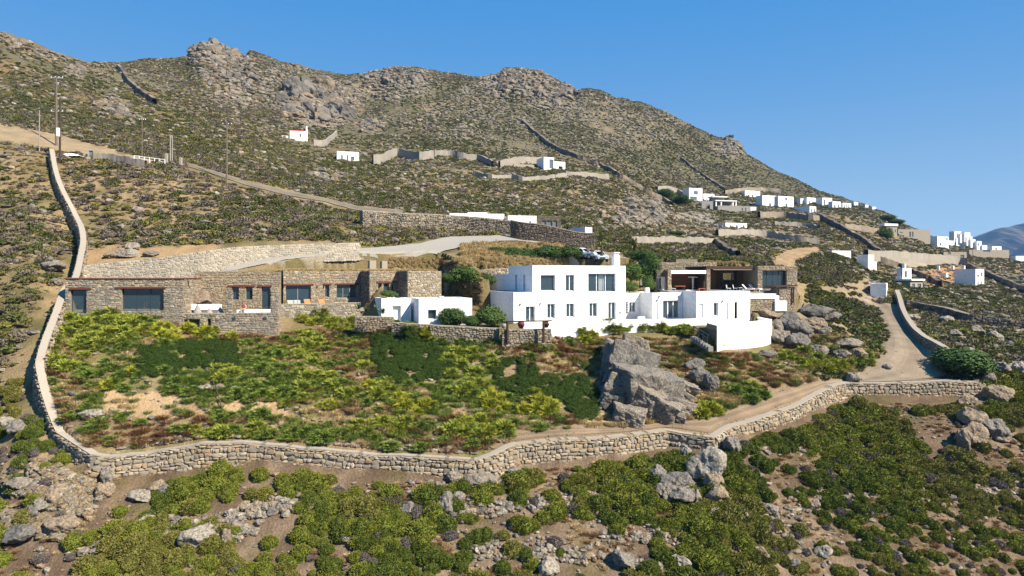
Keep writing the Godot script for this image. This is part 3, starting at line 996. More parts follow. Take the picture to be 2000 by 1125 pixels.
func panel(bag: Bag, f: Transform3D, x0: float, x1: float, y0: float, y1: float, thick: float, holes := []) -> void:
	var xs := [x0, x1]
	var ys := [y0, y1]
	var inside := []
	for h in holes:
		var k := [maxf(h[0], x0), minf(h[1], x1), maxf(h[2], y0), minf(h[3], y1)]
		if k[1] - k[0] > 0.02 and k[3] - k[2] > 0.02:
			inside.append(k)
			xs.append_array([k[0], k[1]])
			ys.append_array([k[2], k[3]])
	xs.sort()
	ys.sort()
	for i in xs.size() - 1:
		for j in ys.size() - 1:
			var a: float = xs[i]
			var b: float = xs[i + 1]
			var c: float = ys[j]
			var e: float = ys[j + 1]
			if b - a < 1e-4 or e - c < 1e-4:
				continue
			var open := false
			for h in inside:
				if (a + b) * 0.5 > h[0] and (a + b) * 0.5 < h[1] and (c + e) * 0.5 > h[2] and (c + e) * 0.5 < h[3]:
					open = true
			if open:
				continue
			bag.quad(f * Vector3(a, e, 0), f * Vector3(b, e, 0), f * Vector3(b, c, 0), f * Vector3(a, c, 0))
			bag.quad(f * Vector3(b, e, -thick), f * Vector3(a, e, -thick), f * Vector3(a, c, -thick), f * Vector3(b, c, -thick))
	for h in inside:
		reveal(bag, f, h[0], h[1], h[2], h[3], thick, true)
	reveal(bag, f, x0, x1, y0, y1, thick, false)

func reveal(bag: Bag, f: Transform3D, x0: float, x1: float, y0: float, y1: float, thick: float, inward: bool) -> void:
	var p := [Vector3(x0, y0, 0), Vector3(x0, y1, 0), Vector3(x1, y1, 0), Vector3(x1, y0, 0)]
	for i in 4:
		var a: Vector3 = p[i]
		var b: Vector3 = p[(i + 1) % 4]
		if not inward:
			bag.quad(f * a, f * (a - Vector3(0, 0, thick)), f * (b - Vector3(0, 0, thick)), f * b)
		else:
			bag.quad(f * b, f * (b - Vector3(0, 0, thick)), f * (a - Vector3(0, 0, thick)), f * a)

# a window: its frame is the part, each pane a sub-part
func window(parent: Node, called: String, f: Transform3D, r: Array, panes: int, frame: Material, recess := 0.25, bar := 0.07, glass: Material = null) -> MeshInstance3D:
	var bag := Bag.new()
	var z0 := -recess - 0.06
	var z1 := -recess
	bag.box(Vector3(r[0], r[2], z0), Vector3(r[0] + bar, r[3], z1), f)
	bag.box(Vector3(r[1] - bar, r[2], z0), Vector3(r[1], r[3], z1), f)
	bag.box(Vector3(r[0] + bar, r[2], z0), Vector3(r[1] - bar, r[2] + bar, z1), f)
	bag.box(Vector3(r[0] + bar, r[3] - bar, z0), Vector3(r[1] - bar, r[3], z1), f)
	var w: float = (r[1] - r[0] - bar) / panes
	for i in range(1, panes):
		var x: float = r[0] + w * i
		bag.box(Vector3(x, r[2] + bar, z0), Vector3(x + bar, r[3] - bar, z1), f)
	var o := mesh_node(called, bag.mesh(), frame, parent)
	for i in panes:
		var g := Bag.new()
		var x: float = r[0] + w * i + bar
		g.box(Vector3(x, r[2] + bar, z0 + 0.02), Vector3(x + w - bar, r[3] - bar, z0 + 0.03), f)
		mesh_node("pane", g.mesh(), glass if glass else M.glass, o)
	return o

const GREYS := [Color(0.403, 0.358, 0.287), Color(0.468, 0.397, 0.305), Color(0.338, 0.314, 0.268), Color(0.520, 0.442, 0.329), Color(0.442, 0.346, 0.244), Color(0.286, 0.262, 0.226), Color(0.390, 0.365, 0.323), Color(0.572, 0.474, 0.342)]
const TANS := [Color(0.504, 0.402, 0.277), Color(0.552, 0.456, 0.325), Color(0.456, 0.372, 0.271), Color(0.408, 0.360, 0.295), Color(0.576, 0.444, 0.295), Color(0.480, 0.348, 0.224), Color(0.624, 0.528, 0.395), Color(0.360, 0.318, 0.260)]
const BOUND := [Color(0.50, 0.41, 0.30), Color(0.57, 0.46, 0.32), Color(0.44, 0.375, 0.29), Color(0.62, 0.52, 0.39), Color(0.50, 0.36, 0.225), Color(0.37, 0.315, 0.25), Color(0.54, 0.46, 0.36)]
const BROWNS := [Color(0.230, 0.178, 0.132), Color(0.172, 0.144, 0.115), Color(0.299, 0.230, 0.172), Color(0.253, 0.213, 0.172), Color(0.149, 0.127, 0.109), Color(0.345, 0.276, 0.207)]
const PALES := [Color(0.600, 0.531, 0.415), Color(0.550, 0.488, 0.390), Color(0.650, 0.575, 0.451), Color(0.500, 0.444, 0.360), Color(0.575, 0.500, 0.390)]

# lays courses of rubble over a face; y_of(s) gives [low, high], place(s, y) the face's own axes there
func lay(length: float, y_of: Callable, place: Callable, tall: Array, wide: Array, deep: float, palette: Array, holes := []) -> Array:
	var out := []
	var lo := 1e9
	var hi := -1e9
	var s := 0.0
	while s <= length:
		var q: Vector2 = y_of.call(s)
		lo = minf(lo, q.x)
		hi = maxf(hi, q.y)
		s += maxf(0.5, length / 200.0)
	var y := lo
	while y < hi:
		var h := rng.randf_range(tall[0], tall[1])
		var x := -rng.randf() * 0.2
		while x < length:
			var w := rng.randf_range(wide[0], wide[1]) * (0.55 if rng.randf() < 0.3 else 1.0)
			var a := maxf(x, 0.0)
			var b := minf(x + w, length)
			x += w
			if b - a < 0.05:
				continue
			var q: Vector2 = y_of.call((a + b) * 0.5)
			var hh := h * rng.randf_range(0.75, 1.3)
			var yy := y + h * 0.5 + rng.randf_range(-0.22, 0.22) * h
			if yy + hh * 0.5 > q.y + 0.03 or yy < q.x:
				if yy - h * 0.5 > q.y - 0.06 or yy < q.x:
					continue
				hh = q.y - (yy - h * 0.5)
				yy = q.y - hh * 0.5
			var blocked := false
			for k in holes:
				if yy + hh * 0.35 > k[2] and yy - hh * 0.35 < k[3] and b > k[0] and a < k[1]:
					if a < k[0] - 0.06:
						b = minf(b, k[0])
					elif b > k[1] + 0.06:
						a = maxf(a, k[1])
					else:
						blocked = true
			if blocked or b - a < 0.05:
				continue
			var f: Transform3D = place.call((a + b) * 0.5, yy)
			var tw := rng.randf_range(-0.13, 0.13)
			var bx := f.basis * Basis(Vector3(0, 0, 1), tw)
			var c: Color = palette[rng.randi() % palette.size()]
			var g := rng.randf_range(0.8, 1.2)
			out.append([Transform3D(Basis(bx.x * (b - a) * 1.02, bx.y * hh, bx.z * deep * rng.randf_range(0.6, 1.25)), f.origin), Color(c.r * g, c.g * g, c.b * g)])
		y += h
	return out

func set_stones(parent: Node, called: String, stones: Array, one_by_one: int) -> void:
	if one_by_one > 0:
		stones.sort_custom(func(a, b): return a[0].basis.x.length() * a[0].basis.y.length() / a[0].origin.z ** 2 > b[0].basis.x.length() * b[0].basis.y.length() / b[0].origin.z ** 2)
		var i := 0
		while i < one_by_one and i < stones.size():
			mesh_node("stone", stone_meshes[rng.randi() % stone_meshes.size()], SM[rng.randi() % SM.size()], parent, stones[i][0])
			i += 1
		stones = stones.slice(one_by_one)
	var kinds := 5 if stones.size() > 400 else 2
	for k in kinds:
		var where := []
		var tint := []
		for i in range(k, stones.size(), kinds):
			where.append(stones[i][0])
			tint.append(stones[i][1])
		if where.size():
			copies(called, stone_meshes[(k * 3 + stones.size()) % stone_meshes.size()], M.stone, where, tint, parent)

func stone_face(parent: Node, f: Transform3D, x0: float, x1: float, y0: float, y1: float, palette: Array, holes := [], tall := [0.10, 0.22], wide := [0.22, 0.6], deep := 0.06) -> void:
	var shifted := []
	for h in holes:
		shifted.append([h[0] - x0, h[1] - x0, h[2], h[3]])
	var st := lay(x1 - x0, func(_s): return Vector2(y0, y1), func(s, y): return f * Transform3D(Basis(), Vector3(x0 + s, y, 0)), tall, wide, deep, palette, shifted)
	set_stones(parent, "stonework", st, 0)

var core_mat: Material = null
var lay_deep := 0.16

# a length of wall along a line of tops; stones on the sides asked for, mortar core and a flat cap
func free_wall(called: String, label: String, category: String, tops: Array, feet: Array, thick: float, palette: Array, sides: Array, tall: Array, wide: Array, cap: Material, one_by_one := 0, batter := 0.0, cap_high := 0.1) -> Node3D:
	var t := thing(called, label, category)
	var n := tops.size()
	var len := [0.0]
	var across := []
	for i in n:
		var a: Vector3 = tops[maxi(i - 1, 0)]
		var b: Vector3 = tops[mini(i + 1, n - 1)]
		var d := Vector3(b.x - a.x, 0, b.z - a.z).normalized()
		across.append(Vector3(-d.z, 0, d.x))           # points to the right-hand side of the run
		if i:
			len.append(len[-1] + Vector3(tops[i].x - tops[i - 1].x, 0, tops[i].z - tops[i - 1].z).length())
	var core := Bag.new()
	var lid := Bag.new()
	var half := thick * 0.5
	for i in n - 1:
		var j := i + 1
		for s in [1.0, -1.0]:
			var ta: Vector3 = tops[i] + across[i] * half * s
			var tb: Vector3 = tops[j] + across[j] * half * s
			var fa: Vector3 = Vector3(ta.x, feet[i].y, ta.z) + across[i] * batter * s
			var fb: Vector3 = Vector3(tb.x, feet[j].y, tb.z) + across[j] * batter * s
			if s > 0:
				core.quad(ta, tb, fb, fa)
			else:
				core.quad(tb, ta, fa, fb)
		core.quad(tops[i] - across[i] * half - Vector3(0, 0.04, 0), tops[j] - across[j] * half - Vector3(0, 0.04, 0), tops[j] + across[j] * half - Vector3(0, 0.04, 0), tops[i] + across[i] * half - Vector3(0, 0.04, 0))
		var e := half + 0.05
		var rag := [rng.randf_range(-0.03, 0.03), rng.randf_range(-0.03, 0.03)]
		var up := Vector3(0, 0.0, 0)
		var p1: Vector3 = tops[i] + across[i] * e + up
		var p2: Vector3 = tops[j] + across[j] * e + up
		var p3: Vector3 = tops[j] - across[j] * e + up
		var p4: Vector3 = tops[i] - across[i] * e + up
		var dn := Vector3(0, cap_high, 0)
		if one_by_one > 0 and i > 125 and rng.randf() < 0.12:
			continue
		lid.quad(p4, p3, p2, p1)
		lid.quad(p1, p2, p2 - dn, p1 - dn)
		lid.quad(p3, p4, p4 - dn, p3 - dn)
	for q in [[0, 1], [n - 1, n - 2]]:
		var i: int = q[0]
		var d: Vector3 = (tops[i] - tops[q[1]]).normalized()
		var a: Vector3 = tops[i] + across[i] * half
		var b: Vector3 = tops[i] - across[i] * half
		core.quad(a, b, Vector3(b.x, feet[i].y, b.z), Vector3(a.x, feet[i].y, a.z))
		var e2: float = half + 0.05
		var a2: Vector3 = tops[i] + across[i] * e2 + d * 0.02
		var b2: Vector3 = tops[i] - across[i] * e2 + d * 0.02
		lid.quad(a2, b2, b2 - Vector3(0, cap_high, 0), a2 - Vector3(0, cap_high, 0))
	mesh_node("core", core.mesh(), core_mat if core_mat else M.mortar, t)
	if cap:
		mesh_node("coping", lid.mesh(), cap, t)
	for s in sides:
		var at := func(x: float) -> Array:
			var i := 0
			while i < n - 2 and len[i + 1] < x:
				i += 1
			return [i, clampf((x - len[i]) / maxf(len[i + 1] - len[i], 1e-4), 0, 1)]
		var y_of := func(x: float) -> Vector2:
			var q: Array = at.call(x)
			var top: float = lerpf(tops[q[0]].y, tops[q[0] + 1].y, q[1])
			return Vector2(lerpf(feet[q[0]].y, feet[q[0] + 1].y, q[1]), top - cap_high * (1.0 if cap else 0.0))
		var place := func(x: float, y: float) -> Transform3D:
			var q: Array = at.call(x)
			var top: Vector3 = tops[q[0]].lerp(tops[q[0] + 1], q[1])
			var foot := lerpf(feet[q[0]].y, feet[q[0] + 1].y, q[1])
			var nrm: Vector3 = (across[q[0]].lerp(across[q[0] + 1], q[1])).normalized() * s
			var k := clampf((top.y - y) / maxf(top.y - foot, 0.01), 0, 1)
			return Transform3D(Basis(nrm.cross(Vector3.UP) * -1.0, Vector3.UP, nrm), Vector3(top.x, y, top.z) + nrm * (half + batter * k))
		# follow the ground: lay the courses on a levelled strip, then drop them
		var flat := func(x: float) -> Vector2:
			var q: Vector2 = y_of.call(x)
			return Vector2(q.x - q.y, 0.0)
		var drop := func(x: float, y: float) -> Transform3D:
			var q: Vector2 = y_of.call(x)
			return place.call(x, q.y + y)
		set_stones(t, "rubble", lay(len[-1], flat, drop, tall, wide, lay_deep, palette), one_by_one)
	return t

func make_front_wall() -> void:
	var line := []
	for q in LEFT_WALL:
		if q[0] < 850:
			line.push_front([q[1], q[0]])
	var t := draped(line, 1.7, 2.95)
	var tops: Array = t[0]
	var feet: Array = t[1]
	for i in feet.size():
		feet[i].y -= 1.3
	# the last stretch sinks towards the corner
	for k in 14:
		var i := tops.size() - 14 + k
		tops[i].y -= 0.75 * k / 13.0
	var u := 184.0
	while u <= 1918.0:
		var a := along(LAY[3], u)
		var b := along(LAY[2], u)
		var top := P(u, a.x, a.y - 0.35)
		top.y += 0.12 * n_mid.get_noise_2d(u * 0.25, 5.0)
		tops.append(top)
		feet.append(P(u, b.x + 9.0, b.y - 0.05))
		u += 7.0
	free_wall("boundary_wall", "long winding tan dry stone boundary wall with pale cement coping across the slope and uphill", "stone wall", tops, feet, 0.52, BOUND, [1.0, -1.0], [0.13, 0.40], [0.18, 0.8], M.cap, 300, 0.22)

func draped(line: Array, high: float, t0: float, step := 1.0, from_top := true) -> Array:
	var tops := []
	var feet := []
	var hs := []
	for i in line.size() - 1:
		var a := Vector2(line[i][0], line[i][1])
		var b := Vector2(line[i + 1][0], line[i + 1][1])
		var ha: float = line[i][2] if line[i].size() > 2 else high
		var hb: float = line[i + 1][2] if line[i + 1].size() > 2 else high
		var n := maxi(1, int((b - a).length() / (6.0 * step)))
		for k in n + (1 if i == line.size() - 2 else 0):
			var q := a.lerp(b, float(k) / n)
			var h := lerpf(ha, hb, float(k) / n)
			var p := hit(q.x, q.y, t0)
			if from_top:
				for it in 3:
					p = hit(q.x, q.y + h * F / -p.z, t0)
			feet.append(p - Vector3(0, 1.3, 0))
			tops.append(p + Vector3(0, h, 0))
			hs.append(h + 1.3)
	for pass_ in 3:
		var was := feet.duplicate()
		for i in range(1, feet.size() - 1):
			feet[i] = (was[i - 1] + was[i] * 2.0 + was[i + 1]) * 0.25
			tops[i] = feet[i] + Vector3(0, hs[i], 0)
	return [tops, feet]

func make_side_walls() -> void:
	var t := draped([[1752, 566], [1757, 580], [1762, 600], [1772, 620], [1786, 640], [1806, 656], [1830, 668], [1860, 685]], 1.1, 4.0, 0.7)
	free_wall("roadside_wall", "low grey stone wall with pale coping along the right edge of the dirt track", "stone wall", t[0], t[1], 0.55, GREYS, [1.0, -1.0], [0.14, 0.28], [0.22, 0.5], M.cap)
	t = draped([[161, 519, 1.2], [240, 510, 1.5], [320, 502, 1.9], [390, 492, 2.2], [452, 483, 1.9], [530, 479, 1.2], [620, 476, 1.0], [701, 474, 1.0]], 1.6, 5.5)
	core_mat = M.cap
	lay_deep = 0.07
	free_wall("retaining_wall", "long pale sloping rubble retaining wall behind the paved path and left stone house", "stone wall", t[0], t[1], 0.5, PALES, [1.0], [0.14, 0.3], [0.24, 0.6], null, 0, 1.1)
	core_mat = null
	lay_deep = 0.16
	t = draped([[705, 411], [780, 416], [860, 419], [940, 425], [1000, 431]], 2.4, 7.0)
	free_wall("property_wall", "long brown stone retaining wall below the upper white roofs", "stone wall", t[0], t[1], 0.7, GREYS + BROWNS.slice(0, 2), [1.0], [0.16, 0.34], [0.24, 0.6], M.cap)
	t = draped([[1000, 430], [1045, 440], [1095, 452], [1140, 470], [1160, 489]], 2.9, 7.0)
	free_wall("property_wall", "sloping dark brown stone wall beside the cars and palms", "stone wall", t[0], t[1], 0.7, BROWNS, [1.0], [0.16, 0.34], [0.24, 0.6], M.cap)
	t = draped([[1768, 585], [1800, 592], [1850, 600], [1890, 612], [1930, 618], [2000, 628], [2060, 636]], 1.3, 4.5, 0.8)
	free_wall("field_wall", "tumbledown dark field wall crossing the scrub right of the track", "stone wall", t[0], t[1], 1.0, BROWNS + GREYS.slice(0, 4), [1.0, -1.0], [0.2, 0.42], [0.3, 0.8], null)

func walls_of(parent: Node, f: Frame, x0: float, x1: float, w0: float, w1: float, y0: float, y1: float, mat: Material, front_holes: Array, thick := 0.35, roof_y := -1.0, room: Material = null, left_holes := []) -> void:
	var bag := Bag.new()
	panel(bag, face_at(x0, w0), 0, x1 - x0, y0, y1, thick, front_holes.map(func(h): return [h[0] - x0, h[1] - x0, h[2], h[3]]))
	mesh_node("front_wall", bag.mesh(), mat, parent)
	bag = Bag.new()
	var dz := w1 - w0
	panel(bag, face_at(x0, w1, -PI / 2), 0, dz - thick, y0, y1, thick, left_holes.map(func(h): return [dz - h[1], dz - h[0], h[2], h[3]]))
	mesh_node("left_wall".trim_prefix("left_").insert(0, "side_"), bag.mesh(), mat, parent)
	bag = Bag.new()
	panel(bag, face_at(x1, w0 + thick, PI / 2), 0, dz - thick, y0, y1, thick)
	mesh_node("side_wall", bag.mesh(), mat, parent)
	bag = Bag.new()
	panel(bag, face_at(x1 - thick, w1, PI), 0, x1 - x0 - 2 * thick, y0, y1, thick)
	mesh_node("back_wall", bag.mesh(), mat, parent)
	var ry := roof_y if roof_y > 0 else y1 - 0.22
	bag = Bag.new()
	bag.box(Vector3(x0 + thick - 0.02, ry - 0.25, -w1 + thick - 0.02), Vector3(x1 - thick + 0.02, ry, -w0 - thick + 0.02))
	mesh_node("roof", bag.mesh(), mat, parent)
	bag = Bag.new()
	bag.box(Vector3(x0 + thick - 0.02, y0 + 0.02, -w1 + thick - 0.02), Vector3(x1 - thick + 0.02, maxf(y0 + 0.1, 0.02), -w0 - thick + 0.02))
	mesh_node("floor", bag.mesh(), M.floor, parent)
	if room:
		bag = Bag.new()
		bag.box(Vector3(x0 + thick + 0.05, 0.05, -w0 - 4.6), Vector3(x1 - thick - 0.05, ry - 0.3, -w0 - 4.5))
		mesh_node("inner_wall", bag.mesh(), room, parent)

var roof_grass := []
var seat_spot := Vector3.ZERO
func make_white_house() -> void:
	var f := Frame.new(P(1003, 628, 76), 20.0)
	var t := thing("white_villa", "large two storey white villa with flat roofs and a big upper window", "house", f.o, f.th)
	var I := face_at(0, 0)
	var x1 := f.x(1222)
	var y1 := f.y(1003, 571)
	var y2 := f.y(1040, 518)
	var wg := f.depth(938, 0.0)
	var low := []
	for r in [[1027, 1045, 598, 627.5], [1069, 1084.5, 593, 622], [1106, 1122, 592.5, 619.5], [1151, 1167, 591.6, 618.6], [1188, 1203, 590, 625]]:
		low.append(f.box(r))
	walls_of(t, f, 0, x1, 0, wg, -1.2, y1 + 0.02, M.white, low, 0.38, y1 - 0.15, M.room)
	for h in low:
		window(t, "window", I, h, 2, M.frame_white, 0.22)
	# open shutters beside the ground-floor windows, folded back on the wall
	for r in [[1096, 1104.5, 592, 620], [1142.5, 1150, 591.6, 619], [1177.5, 1186.5, 591, 626], [1123.5, 1129, 593, 620]]:
		var h := f.box(r)
		var bag := Bag.new()
		bag.soft_box(Vector3(h[0], h[2], 0.03), Vector3(h[1], h[3], 0.09), 0.01)
		mesh_node("shutter", bag.mesh(), M.frame_white, t)
	var xu := f.x(1040)
	var xr := f.x(1222)
	var wu := f.depth(993, xu)
	var up := []
	for r in [[1056, 1084.5, 537, 568], [1105, 1122, 536.7, 569], [1149, 1202.4, 534, 571.4]]:
		up.append(f.box(r))
	var slits := []
	for r in [[1006, 1009.5], [1022, 1025.5]]:
		var a := f.depth(r[0], xu)
		var b := f.depth(r[1], xu)
		slits.append([minf(a, b), maxf(a, b), y1 + 0.1, y1 + 2.0])
	walls_of(t, f, xu, xr - 0.003, 0.0, wu, y1 + 0.02, y2, M.white, up, 0.38, y2 - 0.15, M.room, slits)
	for h in slits:
		var bag := Bag.new()
		bag.box(Vector3(xu + 0.2, h[2], -h[1]), Vector3(xu + 0.25, h[3], -h[0]))
		mesh_node("pane", bag.mesh(), M.far_glass, t)
	window(t, "window", I, up[0], 1, M.frame_white, 0.3, 0.06)
	window(t, "window", I, up[1], 2, M.frame_white, 0.2)
	var big := window(t, "window", I, up[2], 3, M.frame_white, 0.3, 0.06)
	var cur := Bag.new()
	for k in 9:
		var cx: float = lerpf(up[2][0], up[2][1], 0.46 + 0.02 * k)
		cur.box(Vector3(cx, up[2][2] + 0.05, -0.62 - 0.05 * (k % 2)), Vector3(cx + 0.09, up[2][3] - 0.05, -0.58 - 0.05 * (k % 2)))
	mesh_node("curtain", cur.mesh(), M.curtain, big)
	# rear lower wing on the terrace
	var wr := f.depth(954, xu)
	walls_of(t, f, xu + 0.02, xu + 7.0, wu + 0.01, wr, y1 + 0.02, y1 + 2.1, M.white, [], 0.3, y1 + 1.9)
	# chimney
	var cx := f.x(1203, 3.0)
	var bag := Bag.new()
	bag.soft_box(Vector3(cx - 0.42, y2 - 0.2, -3.4), Vector3(cx + 0.42, y2 + 1.35, -2.7), 0.05)
	bag.soft_box(Vector3(cx - 0.3, y2 + 1.35, -3.3), Vector3(cx - 0.05, y2 + 1.62, -2.8), 0.03)
	bag.soft_box(Vector3(cx + 0.05, y2 + 1.35, -3.3), Vector3(cx + 0.3, y2 + 1.62, -2.8), 0.03)
	bag.soft_box(Vector3(cx - 0.42, y2 + 1.62, -3.4), Vector3(cx + 0.42, y2 + 1.72, -2.7), 0.03)
	mesh_node("chimney", bag.mesh(), M.white, t)
	# set-back wing with the barred window
	var w3 := 1.6
	var xa := x1 + 0.003
	var xb := f.x(1290, -1.0)
	var bars := f.box([1220.5, 1227, 589, 612], w3)
	var win := f.box([1229, 1242, 590, 610], w3)
	walls_of(t, f, xa, xb, w3, w3 + 6.0, -1.2, f.y(1240, 572, w3), M.white, [win], 0.35, -1.0, M.room)
	window(t, "window", face_at(0, w3), win, 2, M.frame_white, 0.15)
	var gr := Bag.new()
	for k in 7:
		var yy: float = lerpf(bars[2], bars[3], (k + 0.2) / 7.0)
		gr.box(Vector3(bars[0] + 0.05, yy, 0.04 - w3), Vector3(bars[1] - 0.05, yy + 0.11, 0.07 - w3))
	mesh_node("louvre_shutter", gr.mesh(), M.dark_metal, t)
	# middle block with the glazed door
	var xc := f.x(1274.5, -1.2)
	var xd := f.x(1344, -1.2)
	var yb := f.y(1300, 571.5, -1.2)
	var door := f.box([1295, 1327.6, 586.7, 622.5], -1.2)
	walls_of(t, f, xc, xd, -1.2, 5.5, -1.2, yb, M.white, [door], 0.35, -1.0, M.room)
	window(t, "glass_door", face_at(0, -1.2), door, 3, M.frame_white, 0.22, 0.1)
	for r in [[1284.5, 1288.5, 590, 622], [1329, 1332, 588, 622]]:
		var h := f.box(r, -1.2)
		bag = Bag.new()
		bag.soft_box(Vector3(h[0], h[2], 1.23), Vector3(h[1], h[3], 1.3), 0.01)
		mesh_node("shutter", bag.mesh(), M.frame_white, t)
	# right-hand block
	var w5 := -4.0
	var xe := f.x(1360, w5)
	var xf := f.x(1465, w5)
	var yc := f.y(1400, 568.5, w5)
	var h1 := f.box([1394, 1403, 591, 617], w5)
	var h2 := f.box([1421, 1449, 590, 624], w5)
	var h3 := f.box([1364.5, 1373, 593, 622], w5)
	walls_of(t, f, xe, xf, w5, 5.0, -1.2, yc, M.white, [h1, h2, h3], 0.35, -1.0, M.room)
	window(t, "window", face_at(0, w5), h1, 1, M.frame_white, 0.25)
	bag = Bag.new()
	bag.box(Vector3(h3[0], h3[2], -w5 - 0.2), Vector3(h3[1], h3[3], -w5 - 0.14))
	mesh_node("door", bag.mesh(), M.frame_white, t)
	bag = Bag.new()
	var third: float = (h2[1] - h2[0]) / 3.0
	bag.soft_box(Vector3(h2[0], h2[2], -w5 + 0.03), Vector3(h2[0] + third * 1.35, h2[3], -w5 + 0.09), 0.01)
	mesh_node("door", bag.mesh(), M.frame_white, t)
	bag = Bag.new()
	bag.soft_box(Vector3(h2[0] + third * 2.05, h2[2], -w5 - 0.12), Vector3(h2[1], h2[3], -w5 - 0.06), 0.01)
	mesh_node("door", bag.mesh(), M.frame_white, t)
	# small wall lamps
	for q in [[1016, 594, 0.0], [1055, 593, 0.0], [1211, 610, 0.0], [1287, 579, -1.2], [1326, 578, -1.2], [1335.5, 584.5, -1.2], [1283, 586, -1.2], [1410.5, 588, w5]]:
		var lx := f.x(q[0], q[2])
		var ly := f.y(q[0], q[1], q[2])
		bag = Bag.new()
		bag.lathe([[0.0, -0.1], [0.1, -0.08], [0.12, 0.02], [0.06, 0.1], [0.0, 0.12]], 8, Transform3D(Basis(), Vector3(lx, ly, -q[2] + 0.1)))
		mesh_node("wall_lamp", bag.mesh(), M.fabric_grey, t)
	# terrace of the villa, its white retaining wall and low parapet
	bag = Bag.new()
	var wt := -4.7
	bag.box(Vector3(0.4, -0.1, 0.38), Vector3(xc + 0.3, -0.02, -wt))
	mesh_node("terrace", bag.mesh(), M.whitewash, t)
	bag = Bag.new()
	panel(bag, face_at(-0.6, wt), 0, f.x(1388, wt) + 0.6, -3.2, 0.16, 0.3)
	mesh_node("terrace_wall", bag.mesh(), M.white, t)
	for r in [[1246, 1258], [1210, 1216]]:
		bag = Bag.new()
		bag.soft_box(Vector3(f.x(r[0], -1.5), -0.02, 1.3), Vector3(f.x(r[1], -1.5), 0.35, 1.75), 0.04)
		mesh_node("bench", bag.mesh(), M.white, t)
	# white yard that juts out at the right
	var y := thing("white_yard_wall", "bright white rendered yard wall jutting out below the villa's right end", "wall")
	var a := P(1400.5, 636, 71)
	var b := P(1507.6, 623.6, 78)
	var c := P(1380, 630.5, 75.0)
	var d := b + (c - a) + Vector3(0, 0, -2)
	bag = Bag.new()
	var dn := Vector3(0, -3.4, 0)
	var inset := 0.35
	var ring := [c, a, b, d]
	var mid: Vector3 = (a + b + c + d) * 0.25
	for i in 4:
		var p: Vector3 = ring[i]
		var q: Vector3 = ring[(i + 1) % 4]
		var pi_: Vector3 = p + (mid - p).normalized() * inset * 1.5
		var qi: Vector3 = q + (mid - q).normalized() * inset * 1.5
		if i != 0:
			bag.quad(p, q, q + dn, p + dn)
		bag.quad(pi_, qi, q, p)
		bag.quad(qi, pi_, pi_ + Vector3(0, -0.5, 0), qi + Vector3(0, -0.5, 0))
	mesh_node("rendered_wall", bag.mesh(), M.white, y)
	bag = Bag.new()
	var o5 := Vector3(0, -0.5, 0)
	bag.quad(ring[0] + o5, ring[3] + o5, ring[2] + o5, ring[1] + o5)
	mesh_node("yard_floor", bag.mesh(), M.whitewash, y)
	bag = Bag.new()
	bag.quad(c, a, a + dn, c + dn)
	mesh_node("stone_end_wall", bag.mesh(), M.mortar, y)
	var along_ := (a - c)
	var ex := along_.normalized()
	var fx := Transform3D(Basis(ex, Vector3.UP, ex.cross(Vector3.UP)), c)
	stone_face(y, fx, 0.0, along_.length(), -3.4, -0.5, BROWNS, [], [0.14, 0.26], [0.2, 0.5])
	# dark metal stair rail beside the yard
	var rail := thing("stair_rail", "dark metal rail of a short outside stair against the white yard wall", "railing")
	bag = Bag.new()
	var r0 := P(1354, 637, 73.2)
	var r1 := P(1384, 655, 71.0)
	bag.tube([r0, r1], 0.06, 0.06)
	bag.tube([r0 + Vector3(0, -0.35, 0), r1 + Vector3(0, -0.35, 0)], 0.04, 0.04)
	for k in 4:
		var p := r0.lerp(r1, (k + 0.1) / 3.4)
		bag.tube([p, p + Vector3(0, -1.0, 0)], 0.045, 0.045)
	mesh_node("rail", bag.mesh(), M.dark_metal, rail)
	bag = Bag.new()
	for k in 7:
		var p := r0.lerp(r1, k / 6.0) + Vector3(0, -1.1, 0.3)
		bag.box(Vector3(-0.25, -0.5, -0.5), Vector3(0.25, 0.0, 0.5), Transform3D(Basis(), p))
	mesh_node("steps", bag.mesh(), M.cement, rail)

func make_small_annex() -> void:
	var f := Frame.new(P(745, 629, 74), 20.0)
	var t := thing("white_annex", "small low white annex of two flat roofed blocks left of the villa", "house", f.o, f.th)
	var ya := f.y(745, 583)
	var xa := f.x(803)
	var niche := f.box([766.5, 783, 597.5, 628.5])
	walls_of(t, f, 0, xa, 0, f.depth(731, 0.0), -0.9, ya, M.white, [niche], 0.5)
	var bag := Bag.new()
	bag.box(Vector3(niche[0], niche[2], -0.46), Vector3(niche[1], niche[3], -0.4))
	mesh_node("door", bag.mesh(), M.frame_white, t)
	var wb := -2.6
	var xb := f.x(818, wb)
	var xe := f.x(922, wb)
	var yb := f.y(860, 583, wb)
	var w1 := f.box([836, 852.5, 605, 623], wb)
	var w2 := f.box([866, 879, 602, 622], wb)
	walls_of(t, f, xb, xe, wb, 2.6, -1.4, yb, M.white, [w1, w2], 0.45)
	window(t, "window", face_at(0, wb), w1, 1, M.frame_grey, 0.32)
	window(t, "window", face_at(0, wb), w2, 1, M.frame_white, 0.32)
	bag = Bag.new()
	var hx := f.x(862, 1.0)
	bag.soft_box(Vector3(hx, yb - 0.3, -2.2), Vector3(hx + 0.5, yb + 0.12, -1.7), 0.03)
	mesh_node("roof_vent", bag.mesh(), M.white, t)

func lintel(parent: Node, f: Frame, r: Array, w := 0.0, m: Material = null) -> void:
	var h := f.box(r, w)
	var bag := Bag.new()
	bag.soft_box(Vector3(h[0], h[2], -w - 0.3), Vector3(h[1], h[3], -w + 0.14), 0.02)
	mesh_node("lintel", bag.mesh(), m if m else M.lintel, parent)

